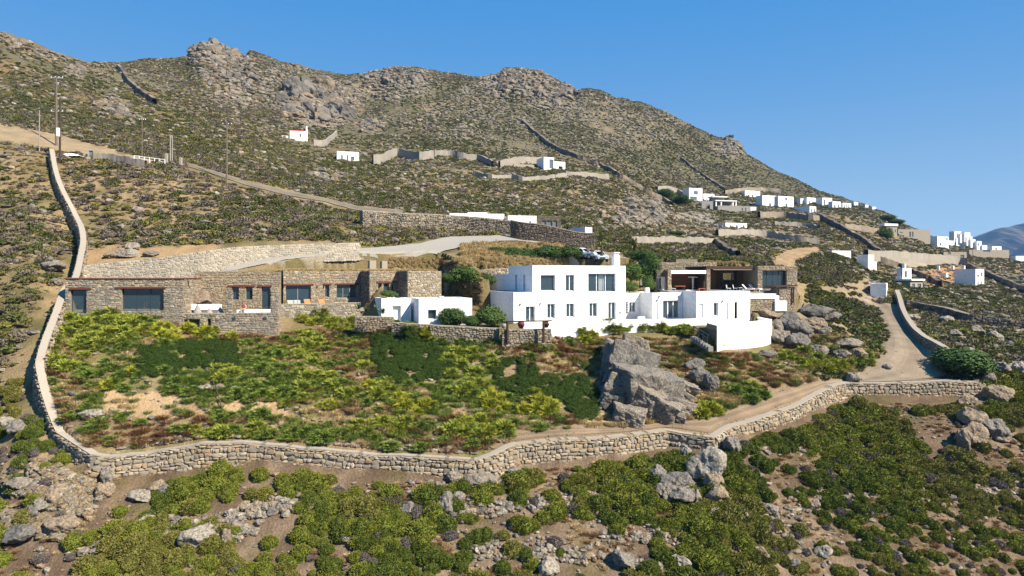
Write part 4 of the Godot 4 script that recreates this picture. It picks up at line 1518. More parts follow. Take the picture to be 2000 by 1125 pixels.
func make_left_stone_house() -> void:
	var f := Frame.new(P(135, 606, 67), 10.0)
	var t := thing("stone_house", "grey stone house with a wide dark window and open pool court at the left", "house", f.o, f.th)
	var I := face_at(0, 0)
	var yt := f.y(250, 545)
	var xl := f.x(359)
	var h1 := f.box([136.5, 169, 566, 612])
	var h2 := f.box([237.5, 319.5, 563.5, 607])
	var holes := [[h1[0] + 0.05, h1[1], h1[2], h1[3]], h2]
	# closed wing
	var x0 := -0.35
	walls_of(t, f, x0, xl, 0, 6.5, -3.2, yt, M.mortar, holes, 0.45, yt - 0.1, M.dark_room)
	stone_face(t, face_at(0, 0), x0, xl, -2.6, yt, GREYS, holes)
	stone_face(t, face_at(xl, 0, PI / 2), 0, 6.4, -0.8, yt, TANS, [])
	window(t, "door", I, holes[0], 1, M.dark_metal, 0.3)
	window(t, "window", I, h2, 3, M.dark_metal, 0.34, 0.05)
	lintel(t, f, [136, 178, 561.5, 565.5])
	lintel(t, f, [226, 324, 560, 563.5])
	var bag := Bag.new()
	bag.box(Vector3(x0 - 0.1, yt, -6.6), Vector3(xl + 0.1, yt + 0.1, 0.12))
	mesh_node("roof_edge", bag.mesh(), M.lintel, t)
	bag = Bag.new()
	bag.box(Vector3(x0 + 0.05, yt + 0.1, -6.5), Vector3(xl - 0.05, yt + 0.14, -0.1))
	mesh_node("roof_screed", bag.mesh(), M.cement, t)
	# a table and stools seen through the wide window
	var tx := f.x(300, 1.6)
	bag = Bag.new()
	bag.soft_box(Vector3(tx - 0.9, 0.72, -2.1), Vector3(tx + 0.7, 0.78, -1.2), 0.02)
	for q in [[-0.8, -2.0], [-0.8, -1.3], [0.6, -2.0], [0.6, -1.3]]:
		bag.box(Vector3(tx + q[0] - 0.04, 0.05, q[1] - 0.04), Vector3(tx + q[0] + 0.04, 0.72, q[1] + 0.04))
	mesh_node("table", bag.mesh(), M.terracotta, t)
	# pool court: front wall, pillars, back wall
	var xr := f.x(544)
	var yc := f.y(450, 612.5)
	var cave := f.box([354, 390, 623.5, 650])
	var slot := f.box([405, 412, 622, 639])
	bag = Bag.new()
	panel(bag, I, xl, xr, -3.2, yc, 0.5, [[maxf(cave[0], xl + 0.02), cave[1], cave[2], cave[3]], slot])
	mesh_node("court_wall", bag.mesh(), M.mortar, t)
	stone_face(t, I, xl, xr, -3.0, yc, GREYS, [[xl, cave[1], cave[2], cave[3]], slot])
	bag = Bag.new()
	bag.box(Vector3(xl + 0.1, -3.0, -2.6), Vector3(f.x(420), -1.0, -2.5))
	mesh_node("cellar_wall", bag.mesh(), M.dark_room, t)
	bag = Bag.new()
	bag.soft_box(Vector3(xl, yc, -0.52), Vector3(xr, yc + 0.06, 0.04), 0.02)
	mesh_node("court_coping", bag.mesh(), M.cement, t)
	for r in [[440, 453, 567.5], [528.5, 543.5, 567.5]]:
		var h := f.box([r[0], r[1], r[2], 612])
		bag = Bag.new()
		bag.box(Vector3(h[0] + 0.03, yc, -0.6), Vector3(h[1] - 0.03, h[3], -0.03))
		mesh_node("pillar", bag.mesh(), M.mortar, t)
		stone_face(t, face_at(0, 0.03), h[0], h[1], yc + 0.06, h[3], GREYS)
		stone_face(t, face_at(h[1] - 0.03, 0.03, PI / 2), 0, 0.57, yc + 0.06, h[3], GREYS)
		stone_face(t, face_at(h[0] + 0.03, 0.6, -PI / 2), 0, 0.57, yc + 0.06, h[3], GREYS)
	# back facade of the court
	var wb := 6.2
	var bx0 := f.x(380, wb)
	var bx1 := f.x(548, wb)
	var ybt := f.y(480, 530.5, wb)
	var bh := []
	for r in [[453.5, 466.5, 560, 585], [480.5, 493, 560, 585], [511, 528, 560, 603.5]]:
		bh.append(f.box(r, wb))
	bag = Bag.new()
	panel(bag, face_at(0, wb), bx0, bx1, -3.0, ybt, 0.45, bh)
	mesh_node("court_back_wall", bag.mesh(), M.mortar, t)
	stone_face(t, face_at(0, wb), bx0, bx1, -0.3, ybt, TANS.slice(0, 6), bh)
	bag = Bag.new()
	bag.box(Vector3(bx0, -0.3, -wb - 3.2), Vector3(bx1, ybt - 0.4, -wb - 3.1))
	bag.box(Vector3(bx0 + 0.1, ybt - 0.62, -wb - 3.1), Vector3(bx1, ybt - 0.4, -wb - 0.44))
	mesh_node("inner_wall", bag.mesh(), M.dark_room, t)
	for i in 3:
		window(t, "door" if i == 2 else "window", face_at(0, wb), bh[i], 1, M.dark_metal, 0.25, 0.05)
	lintel(t, f, [445, 498, 557, 560], wb)
	lintel(t, f, [503, 531, 557, 560], wb)
	# right side wall of the court, lit by the sun
	bag = Bag.new()
	panel(bag, face_at(xr, 0.5, PI / 2), 0, wb - 0.1, -3.0, yc, 0.45)
	mesh_node("side_wall", bag.mesh(), M.mortar, t)
	stone_face(t, face_at(xr, 0.0, PI / 2), 0, wb, -3.0, yc, TANS, [])
	# floor of the court, pool and its white back bench
	bag = Bag.new()
	bag.box(Vector3(xl + 0.05, yc - 0.75, -wb), Vector3(xr - 0.46, yc - 0.65, -0.5))
	mesh_node("court_floor", bag.mesh(), M.cement, t)
	var px0 := f.x(457, 0.5)
	bag = Bag.new()
	bag.box(Vector3(px0, yc - 0.6, -3.0), Vector3(xr - 0.5, yc + 0.02, -0.52))
	mesh_node("pool_water", bag.mesh(), M.water, t)
	bag = Bag.new()
	bag.soft_box(Vector3(px0 - 0.3, yc - 0.65, -3.9), Vector3(xr - 0.5, yc + 0.24, -3.0), 0.03)
	mesh_node("pool_ledge", bag.mesh(), M.whitewash, t)
	seat_spot = f.t * Vector3(f.x(476, 3.1), yc + 0.12, -3.1)
	for q in [[384, 584, 4.6, 1.9, 1.3, "big tan boulder behind the pool court's white bench"], [367, 574, 5.4, 1.0, 1.3, "tan boulder standing against the stone house beside the court"]]:
		var rk := mesh_node("boulder", rock_meshes_fine[3 if q[3] > 1.5 else 1], RM[2], null, Transform3D(Basis(Vector3.UP, 0.7).scaled(Vector3(q[3], q[4], q[3])), f.t * Vector3(f.x(q[0], q[2]), f.y(q[0], q[1], q[2]) - 0.45, -q[2])))
		tag(rk, q[5], "boulder", "boulders on the slopes")
	bag = Bag.new()
	var s0 := f.x(364, 2.4)
	var s1 := f.x(431, 2.4)
	bag.soft_box(Vector3(s0, yc + 0.3, -2.9), Vector3(s1, yc + 0.88, -2.4), 0.04)
	bag.soft_box(Vector3(s0, yc - 0.65, -2.4), Vector3(s1, yc - 0.02, -1.5), 0.04)
	mesh_node("built_in_bench", bag.mesh(), M.fabric_white, t)
	# three conical grey bean bags in front of the bench
	for q in [[386, 1.0, 0.95, "tall pointed grey cushion, left of three on the pool court"], [409, 0.9, 0.55, "low rounded grey cushion between two others on the pool court"], [430, 1.0, 0.62, "dark grey cushion next to the court's pillar"]]:
		var lx := f.x(q[0], q[1])
		var cush := thing("floor_cushion", q[3], "cushion", f.t * Vector3(lx, yc - 0.65, -q[1]), f.th, "conical cushions in the pool court")
		bag = Bag.new()
		var top: float = 0.65 + q[2]
		bag.lathe([[0.0, 0.0], [0.5, 0.02], [0.56, 0.18], [0.42, 0.5 * top], [0.2, 0.8 * top], [0.05, top], [0.0, top + 0.01]], 14)
		mesh_node("cover", bag.mesh(), M.fabric_grey if q[0] > 425 else M.cement, cush)
	# pergola beam over the gap and the tan boulder behind the court
	bag = Bag.new()
	bag.box(Vector3(f.x(351, 1.0), yt + 0.02, -1.2), Vector3(f.x(398, 4.0), yt + 0.12, -0.9))
	mesh_node("beam", bag.mesh(), M.lintel, t)
	# spouts
	for q in [[457, 622], [517, 622]]:
		var lx := f.x(q[0])
		var ly := f.y(q[0], q[1])
		bag = Bag.new()
		bag.box(Vector3(lx - 0.16, ly - 0.14, 0.02), Vector3(lx + 0.16, ly + 0.14, 0.09))
		mesh_node("spout", bag.mesh(), M.dark_metal, t)

func make_mid_stone_house() -> void:
	var f := Frame.new(P(553, 602, 77), 32.0)
	var t := thing("stone_house", "stepped tan stone house with red lintels and dry grass roof between two white buildings", "house", f.o, f.th)
	var yt := f.y(553, 529)
	var x1 := f.x(703)
	var holes := []
	for r in [[558, 607, 557, 600], [635, 643, 556, 580], [657.5, 697.5, 555, 582]]:
		holes.append(f.box(r))
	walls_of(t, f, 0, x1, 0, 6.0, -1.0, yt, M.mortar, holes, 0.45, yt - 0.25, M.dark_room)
	stone_face(t, face_at(0, 0), 0, x1, -0.6, yt, TANS, holes)
	window(t, "glass_door", face_at(0, 0), holes[0], 2, M.frame_grey, 0.28, 0.06)
	window(t, "window", face_at(0, 0), holes[1], 1, M.frame_grey, 0.28, 0.05)
	window(t, "window", face_at(0, 0), holes[2], 3, M.frame_grey, 0.28, 0.05)
	lintel(t, f, [553, 612, 554.5, 557])
	lintel(t, f, [631, 647, 553.5, 556])
	lintel(t, f, [654, 700, 553, 555.5])
	# a bed seen through the glass door
	var bag := Bag.new()
	bag.soft_box(Vector3(holes[0][0] + 0.2, 0.06, -2.6), Vector3(holes[0][0] + 1.9, 0.85, -0.9), 0.06)
	mesh_node("bed", bag.mesh(), M.fabric_white, t)
	for u in [619, 632, 553.5]:
		var lx := f.x(u)
		bag = Bag.new()
		bag.tube([Vector3(lx, f.y(u, 562), 0.12), Vector3(lx, f.y(u, 557.5), 0.12)], 0.06, 0.06, 6)
		mesh_node("wall_lamp", bag.mesh(), M.dark_metal, t)
	# second step
	var w2 := -3.2
	var xa := f.x(722, w2)
	var xb := f.x(777, w2)
	var h2 := []
	for r in [[738.5, 745, 552.5, 573], [749, 760, 552.5, 580], [764.5, 771, 552.5, 573]]:
		h2.append(f.box(r, w2))
	walls_of(t, f, xa, xb, w2, 5.0, -1.0, yt, M.mortar, h2, 0.45, yt - 0.25, M.dark_room)
	stone_face(t, face_at(0, w2), xa, xb, -0.6, yt, TANS, h2)
	stone_face(t, face_at(xa, 0, -PI / 2), 0, -w2, -0.6, yt, BROWNS + GREYS.slice(0, 3), [])
	for i in 3:
		window(t, "door" if i == 1 else "window", face_at(0, w2), h2[i], 1, M.frame_grey, 0.25, 0.05)
	lintel(t, f, [735.5, 776, 549.5, 552.5], w2)
	# third step: a retaining wing running down to the right
	var w3 := -6.4
	var xc := f.x(796, w3)
	var xd := f.x(862, w3)
	bag = Bag.new()
	panel(bag, face_at(0, w3), xc, xd, -1.0, yt, 0.5)
	panel(bag, face_at(xc, w2 - 0.4, -PI / 2), 0, w2 - w3 - 0.4, -1.0, yt, 0.5)
	mesh_node("wing_wall", bag.mesh(), M.mortar, t)
	stone_face(t, face_at(0, w3), xc, xd, -1.0, yt, TANS + PALES, [])
	stone_face(t, face_at(xc, w2, -PI / 2), 0, w2 - w3, -1.0, yt, BROWNS, [])
	# planted roof
	bag = Bag.new()
	bag.box(Vector3(0.4, yt - 0.24, -5.8), Vector3(xb - 0.4, yt - 0.05, -0.5))
	bag.box(Vector3(xa + 0.4, yt - 0.24, 0.5), Vector3(xb - 0.4, yt - 0.06, 3.0))
	bag.box(Vector3(xc + 0.45, yt - 0.24, -2.0), Vector3(xd, yt - 0.06, 6.1))
	mesh_node("planted_roof", bag.mesh(), M.core, t)
	roof_grass = []
	for k in 900:
		var gx := rng.randf_range(0.4, xd - 0.3)
		var front := 0.5 if gx < xa + 0.4 else (w2 + 0.5 if gx < xc + 0.4 else w3 + 0.5)
		roof_grass.append(f.t * Vector3(gx, yt - 0.08, -rng.randf_range(front, 5.6)))
	# chimneys on the roof
	for q in [[722, 735, 509, 1.5], [746, 757, 510, 1.5]]:
		var h := f.box([q[0], q[1], q[2], 529], q[3])
		bag = Bag.new()
		bag.soft_box(Vector3(h[0], yt - 0.2, -q[3] - 0.7), Vector3(h[1], h[3], -q[3]), 0.03)
		mesh_node("chimney", bag.mesh(), M.cap, t)
	# terrace before the house with its low wall
	bag = Bag.new()
	bag.box(Vector3(0.2, -0.4, 0.02), Vector3(xa - 0.1, -0.03, 3.4))
	mesh_node("terrace", bag.mesh(), M.cement, t)
	var wp := -3.4
	var p0 := f.x(598, wp)
	var p1 := f.x(704, wp)
	bag = Bag.new()
	panel(bag, face_at(0, wp), p0 - 3.0, p1, -2.0, 0.55, 0.4)
	mesh_node("parapet", bag.mesh(), M.mortar, t)
	stone_face(t, face_at(0, wp), p0 - 3.0, p1, -1.8, 0.5, GREYS + PALES, [])
	bag = Bag.new()
	bag.soft_box(Vector3(p0 - 3.05, 0.55, -wp - 0.42), Vector3(p1 + 0.03, 0.61, -wp + 0.05), 0.02)
	mesh_node("parapet_coping", bag.mesh(), M.cap, t)
	for q in [[601, "orange canvas deck chair next to the dark glass door"], [629, "orange canvas deck chair below the narrow window"]]:
		var at := f.t * Vector3(f.x(q[0], -1.6), -0.03, 1.6)
		deck_chair(at, f.th, q[1], M.orange, "orange deck chairs on the stone terrace")

func deck_chair(at: Vector3, turn: float, label: String, cloth: Material, group: String) -> void:
	var t := thing("deck_chair", label, "deck chair", at, turn, group)
	var bag := Bag.new()
	for s in [-0.36, 0.36]:
		bag.tube([Vector3(s, 0.0, 0.55), Vector3(s, 1.05, -0.45)], 0.025, 0.025, 6)
		bag.tube([Vector3(s * 0.9, 0.0, -0.5), Vector3(s * 0.9, 0.45, 0.62)], 0.025, 0.025, 6)
	bag.tube([Vector3(-0.36, 1.05, -0.45), Vector3(0.36, 1.05, -0.45)], 0.025, 0.025, 6)
	bag.tube([Vector3(-0.34, 0.45, 0.62), Vector3(0.34, 0.45, 0.62)], 0.025, 0.025, 6)
	mesh_node("frame", bag.mesh(), M.wood, t)
	bag = Bag.new()
	var prev := Vector3(0, 1.06, -0.44)
	for k in range(1, 7):
		var q := Vector3(0, lerpf(1.06, 0.46, k / 6.0) - 0.2 * sin(PI * k / 6.0), lerpf(-0.44, 0.61, k / 6.0))
		bag.quad(prev + Vector3(-0.34, 0, 0), prev + Vector3(0.34, 0, 0), q + Vector3(0.34, 0, 0), q + Vector3(-0.34, 0, 0))
		bag.quad(prev + Vector3(0.34, -0.02, 0), prev + Vector3(-0.34, -0.02, 0), q + Vector3(-0.34, -0.02, 0), q + Vector3(0.34, -0.02, 0))
		prev = q
	mesh_node("canvas", bag.mesh(), cloth, t)

func lounger(at: Vector3, turn: float, label: String, towel: Material) -> void:
	var t := thing("sun_lounger", label, "sun lounger", at, turn, "loungers on the right-hand terrace")
	var bag := Bag.new()
	bag.soft_box(Vector3(-0.33, 0.26, -0.6), Vector3(0.33, 0.34, 1.0), 0.02)
	for s in [[-0.28, -0.5], [0.22, -0.5], [-0.28, 0.88], [0.22, 0.88]]:
		bag.box(Vector3(s[0], 0, s[1]), Vector3(s[0] + 0.06, 0.26, s[1] + 0.06))
	mesh_node("frame", bag.mesh(), M.frame_white, t)
	bag = Bag.new()
	bag.soft_box(Vector3(-0.31, 0.34, -0.1), Vector3(0.31, 0.42, 0.98), 0.03)
	mesh_node("mattress", bag.mesh(), M.fabric_white, t)
	bag = Bag.new()
	bag.soft_box(Vector3(-0.31, 0.0, -0.04), Vector3(0.31, 0.75, 0.05), 0.03, Transform3D(Basis(Vector3.RIGHT, -0.75), Vector3(0, 0.38, -0.1)))
	mesh_node("backrest", bag.mesh(), M.fabric_white, t)
	bag = Bag.new()
	bag.soft_box(Vector3(-0.3, 0.42, 0.1), Vector3(0.3, 0.5, 0.7), 0.03)
	mesh_node("towel", bag.mesh(), towel, t)

func make_right_stone_house() -> void:
	var f := Frame.new(P(1308, 570, 86), 10.0)
	var t := thing("stone_house", "low stone house with shaded white canopy and blue glazing right of the villa", "house", f.o, f.th)
	var yt := f.y(1440, 519)
	# glazed block at the right
	var xa := f.x(1479.5)
	var xb := f.x(1557)
	var g := f.box([1489, 1536, 528.5, 564])
	walls_of(t, f, xa, xb, 0, 7.0, -2.0, yt, M.mortar, [g], 0.5, yt - 0.2, M.dark_room)
	stone_face(t, face_at(0, 0), xa, xb, -1.6, yt, TANS, [g])
	window(t, "glass_wall", face_at(0, 0), g, 4, M.dark_metal, 0.42, 0.07)
	# middle: open living room under a deep roof
	var xm := f.x(1387, 2.4)
	var w1 := 2.4
	var blue := f.box([1412, 1433, 533, 547], 5.4)
	var bag := Bag.new()
	panel(bag, face_at(0, 5.4), xm - 1.2, xa + 0.2, -0.4, yt - 0.3, 0.3, [blue])
	mesh_node("room_back_wall", bag.mesh(), M.brickwood, t)
	stone_face(t, face_at(0, 5.4), xm - 1.2, xa, 0.0, yt - 0.3, BROWNS, [blue])
	window(t, "window", face_at(0, 5.4), blue, 2, M.frame_white, 0.1, 0.08)
	var slats := f.box([1446, 1474, 531, 553], 3.6)
	bag = Bag.new()
	for k in 12:
		var y0: float = lerpf(slats[2], slats[3], k / 12.0)
		bag.box(Vector3(slats[0], y0, -3.7), Vector3(slats[1], y0 + 0.1, -3.6 + 0.02 * (k % 2)))
	mesh_node("timber_screen", bag.mesh(), M.brickwood, t)
	bag = Bag.new()
	bag.box(Vector3(xm - 1.4, yt - 0.42, -7.0), Vector3(xa - 0.003, yt - 0.06, -0.7))
	mesh_node("roof", bag.mesh(), M.wood, t)
	bag = Bag.new()
	var y3 := f.y(1440, 527.5, 0.7)
	bag.box(Vector3(xm - 0.4, y3, -1.0), Vector3(xa - 0.003, yt - 0.42, -0.72))
	mesh_node("fascia", bag.mesh(), M.mortar, t)
	bag = Bag.new()
	panel(bag, face_at(xm - 1.2, 6.8, -PI / 2), 0, 5.0, -0.4, yt - 0.45, 0.3)
	mesh_node("side_wall", bag.mesh(), M.dark_room, t)
	# canopy with stone pillars
	for r in [[1304, 1311.5, 527.5, 571, 0.0], [1380, 1387.5, 526, 571, 0.0]]:
		var h := f.box([r[0], r[1], r[2], r[3]], r[4])
		bag = Bag.new()
		bag.box(Vector3(h[0] + 0.03, -0.3, -0.5), Vector3(h[1] - 0.03, h[3], -0.03))
		mesh_node("pillar", bag.mesh(), M.mortar, t)
		stone_face(t, face_at(0, 0.03), h[0], h[1], 0.0, h[3], TANS, [])
		stone_face(t, face_at(h[1] - 0.03, 0.03, PI / 2), 0, 0.47, 0.0, h[3], TANS, [])
		stone_face(t, face_at(h[0] + 0.03, 0.5, -PI / 2), 0, 0.47, 0.0, h[3], BROWNS, [])
	var ca := f.box([1311, 1381, 528, 534.5])
	bag = Bag.new()
	bag.box(Vector3(ca[0] - 0.1, ca[2], -0.32), Vector3(ca[1] + 0.1, ca[3], -0.05))
	mesh_node("canopy_beam", bag.mesh(), M.white, t)
	bag = Bag.new()
	bag.box(Vector3(ca[0] - 0.6, ca[3] - 0.12, -4.6), Vector3(ca[1] + 0.4, ca[3] + 0.02, -0.33))
	mesh_node("canopy_roof", bag.mesh(), M.wood, t)
	var gl := f.box([1356, 1378, 540, 562], 4.2)
	bag = Bag.new()
	panel(bag, face_at(0, 4.2), f.x(1300, 4.2), f.x(1398, 4.2), -0.3, ca[3] - 0.1, 0.3, [gl])
	mesh_node("canopy_back_wall", bag.mesh(), M.brickwood, t)
	window(t, "window", face_at(0, 4.2), gl, 2, M.frame_white, 0.1, 0.06)
	bag = Bag.new()
	bag.box(Vector3(f.x(1352, 3.6), 0.0, -3.7), Vector3(f.x(1354.5, 3.6), 1.95, -3.6))
	bag.box(Vector3(f.x(1344, 3.6), 1.8, -3.7), Vector3(f.x(1376, 3.6), 1.92, -3.6))
	mesh_node("door_frame", bag.mesh(), M.frame_white, t)
	# shaded wing at the left with a door
	var sw := 1.0
	var sx0 := f.x(1282, sw)
	var sx1 := f.x(1304, sw)
	var dh := f.box([1286, 1300, 541.5, 566], sw)
	bag = Bag.new()
	panel(bag, face_at(0, sw), sx0, sx1, -0.4, f.y(1290, 528, sw), 0.4, [dh])
	mesh_node("wing_wall", bag.mesh(), M.mortar, t)
	stone_face(t, face_at(0, sw), sx0, sx1, 0.0, f.y(1290, 528, sw), BROWNS, [dh])
	window(t, "door", face_at(0, sw), dh, 2, M.frame_white, 0.12, 0.07)
	bag = Bag.new()
	bag.box(Vector3(sx0, -0.2, -sw - 2.2), Vector3(sx1, 2.6, -sw - 2.1))
	bag.box(Vector3(sx0, 2.5, -sw - 2.1), Vector3(sx1 + 0.3, 2.62, -sw - 0.41))
	mesh_node("wing_room", bag.mesh(), M.dark_room, t)
	# upper stone wall behind, catching the sun
	var wu := 7.6
	var ux0 := f.x(1276, wu)
	var ux1 := f.x(1400, wu)
	var yu := f.y(1340, 512, wu)
	bag = Bag.new()
	panel(bag, face_at(0, wu), ux0, ux1, 0.0, yu, 0.5)
	panel(bag, face_at(0, wu + 0.6), f.x(1324, wu), f.x(1366, wu), 0.0, yu + 0.42, 0.5)
	mesh_node("upper_wall", bag.mesh(), M.mortar, t)
	stone_face(t, face_at(0, wu), ux0, ux1, yu - 1.8, yu, TANS, [])
	# roof planter with dry grass edge, terrace floor, pool edge and its stone retaining wall
	bag = Bag.new()
	bag.box(Vector3(-1.6, -0.2, -5.0), Vector3(xb - 0.4, -0.02, 0.9))
	mesh_node("terrace", bag.mesh(), M.cement, t)
	var wp := -2.9
	var q0 := f.x(1440, wp)
	var q1 := f.x(1516, wp)
	bag = Bag.new()
	bag.box(Vector3(q0, -0.85, 0.92), Vector3(q1, -0.2, 2.9))
	mesh_node("pool_rim", bag.mesh(), M.whitewash, t)
	bag = Bag.new()
	bag.box(Vector3(q0 + 0.3, -0.2, 1.1), Vector3(q1 - 0.3, -0.17, 2.6))
	mesh_node("pool_water", bag.mesh(), M.water, t)
	bag = Bag.new()
	panel(bag, face_at(0, wp + 0.12), q0, q1, -2.4, -0.86, 0.4)
	mesh_node("pool_wall", bag.mesh(), M.mortar, t)
	stone_face(t, face_at(0, wp + 0.12), q0, q1, -2.4, -0.87, TANS, [])
	# stone barbecue hut with timber posts at the terrace end
	var b := thing("stone_hut", "small square stone hut with sloping timber roof at the pool's right end", "hut", f.t * Vector3(f.x(1520, -2.6), -0.5, 2.6), f.th)
	bag = Bag.new()
	bag.box(Vector3(0.1, -1.8, -1.9), Vector3(2.4, 1.05, -0.1))
	mesh_node("wall", bag.mesh(), M.mortar, b)
	stone_face(b, face_at(0.1, 0.1), 0, 2.3, -1.8, 1.05, TANS, [], [0.14, 0.26], [0.25, 0.6])
	bag = Bag.new()
	bag.box(Vector3(-0.3, 1.08, -2.1), Vector3(2.7, 1.2, 0.15), Transform3D(Basis(Vector3(0, 0, 1), 0.06), Vector3.ZERO))
	mesh_node("roof", bag.mesh(), M.wood, b)
	for px in [0.02, 2.05]:
		bag = Bag.new()
		bag.tube([Vector3(px, -0.9, 0.1), Vector3(px, 1.15, 0.1)], 0.09, 0.08, 8)
		mesh_node("post", bag.mesh(), M.wood, b)
	bag = Bag.new()
	bag.soft_box(Vector3(-0.75, -1.9, -1.2), Vector3(0.05, 0.05, 0.2), 0.05)
	bag.soft_box(Vector3(-0.75, -1.9, 0.2), Vector3(0.9, -0.6, 0.5), 0.05)
	mesh_node("rendered_block", bag.mesh(), M.whitewash, b)
	# furniture on the terrace
	lounger(f.t * Vector3(f.x(1459, 0.6), -0.02, -0.6), f.th + 0.9, "white reclined sun lounger with rose towel, left of two by the timber screen", M.fabric_rose)
	lounger(f.t * Vector3(f.x(1473, 0.6), -0.02, -0.6), f.th + 0.5, "white sun lounger with rose towel nearest the stone pillar of the glazed block", M.fabric_rose)
	for q in [[1423, "metal garden chair beside the low table under the deep roof"], [1436, "metal garden chair with its back to the timber screen"]]:
		garden_chair(f.t * Vector3(f.x(q[0], 0.9), -0.02, -0.9), f.th + rng.randf() * 2.0, q[1])
	var tb := thing("low_table", "small round white table on the shaded terrace", "table", f.t * Vector3(f.x(1445, 0.5), -0.02, -0.5), 0.0)
	bag = Bag.new()
	bag.lathe([[0.0, 0.5], [0.32, 0.5], [0.32, 0.54], [0.0, 0.54]], 12)
	mesh_node("top", bag.mesh(), M.frame_white, tb)
	bag = Bag.new()
	bag.lathe([[0.2, 0.0], [0.2, 0.03], [0.03, 0.05], [0.03, 0.5]], 10)
	mesh_node("stem", bag.mesh(), M.frame_white, tb)
	var dt := thing("dining_table", "wooden dining table under the white canopy", "table", f.t * Vector3(f.x(1328, 0.8), -0.02, -1.0), f.th)
	bag = Bag.new()
	bag.soft_box(Vector3(-0.7, 0.7, -0.4), Vector3(0.7, 0.76, 0.4), 0.02)
	mesh_node("top", bag.mesh(), M.terracotta, dt)
	for q in [[-0.62, -0.32], [0.56, -0.32], [-0.62, 0.26], [0.56, 0.26]]:
		bag = Bag.new()
		bag.box(Vector3(q[0], 0, q[1]), Vector3(q[0] + 0.06, 0.7, q[1] + 0.06))
		mesh_node("leg", bag.mesh(), M.wood, dt)
	garden_chair(f.t * Vector3(f.x(1316, 0.6), -0.02, -0.7), f.th + 1.2, "white metal chair at the left end of the canopy dining table")
	var wb := thing("wooden_bench", "short brown bench beside the right canopy pillar", "bench", f.t * Vector3(f.x(1371, 0.3), -0.02, -0.3), f.th)
	bag = Bag.new()
	bag.soft_box(Vector3(-0.5, 0.38, -0.2), Vector3(0.5, 0.44, 0.2), 0.02)
	bag.box(Vector3(-0.46, 0, -0.18), Vector3(-0.38, 0.38, 0.18))
	bag.box(Vector3(0.38, 0, -0.18), Vector3(0.46, 0.38, 0.18))
	mesh_node("seat", bag.mesh(), M.terracotta, wb)
	var pot := thing("planter", "tall square white planter left of the shaded doorway", "planter", f.t * Vector3(f.x(1263.5, -1.5), -0.05, 1.5), f.th)
	bag = Bag.new()
	bag.soft_box(Vector3(-0.25, -0.6, -0.25), Vector3(0.25, 0.62, 0.25), 0.03)
	mesh_node("tub", bag.mesh(), M.whitewash, pot)

func garden_chair(at: Vector3, turn: float, label: String) -> void:
	var t := thing("garden_chair", label, "chair", at, turn, "metal chairs on the right-hand terrace")
	var bag := Bag.new()
	bag.soft_box(Vector3(-0.24, 0.42, -0.22), Vector3(0.24, 0.46, 0.24), 0.01)
	mesh_node("seat", bag.mesh(), M.frame_white, t)
	for s in [-0.22, 0.22]:
		for z in [-0.2, 0.22]:
			bag = Bag.new()
			bag.tube([Vector3(s, 0, z), Vector3(s, 0.44, z)], 0.02, 0.02, 6)
			mesh_node("leg", bag.mesh(), M.steel, t)
	bag = Bag.new()
	for k in 4:
		bag.tube([Vector3(-0.2 + 0.133 * k, 0.44, -0.22), Vector3(-0.2 + 0.133 * k, 0.88, -0.3)], 0.015, 0.015, 6)
	bag.tube([Vector3(-0.22, 0.88, -0.3), Vector3(0.22, 0.88, -0.3)], 0.02, 0.02, 6)
	mesh_node("backrest", bag.mesh(), M.frame_white, t)

# a small cubic house: front from column u0 to u1, its shaded left side reaching to column ul
func cube_house(label: String, u0: float, u1: float, vt: float, vb: float, ul: float, turn: float, wins := [], mat: Material = null, group := "", t0 := 6.6, called := "white_house") -> Array:
	var base := hit((u0 + u1) * 0.5, vb, t0)
	var d := -base.z + 0.6 - (u1 - u0) * 0.15 / F * -base.z * sin(deg_to_rad(turn))
	var f := Frame.new(P(u0, vb, d), turn)
	var t := thing(called, label, "house", f.o, f.th, group)
	var w := clampf(f.depth(ul, 0.0), 2.5, 12.0) if ul < u0 else 5.0
	var holes := []
	for r in wins:
		holes.append(f.box(r))
	var y1 := f.y((u0 + u1) * 0.5, vt)
	walls_of(t, f, 0, f.x(u1), 0, w, -1.7, y1, mat if mat else M.white, holes, 0.3)
	for h in holes:
		window(t, "window", face_at(0, 0), h, 1, M.frame_grey, 0.14, 0.08, M.far_glass)
	return [t, f, w, y1]

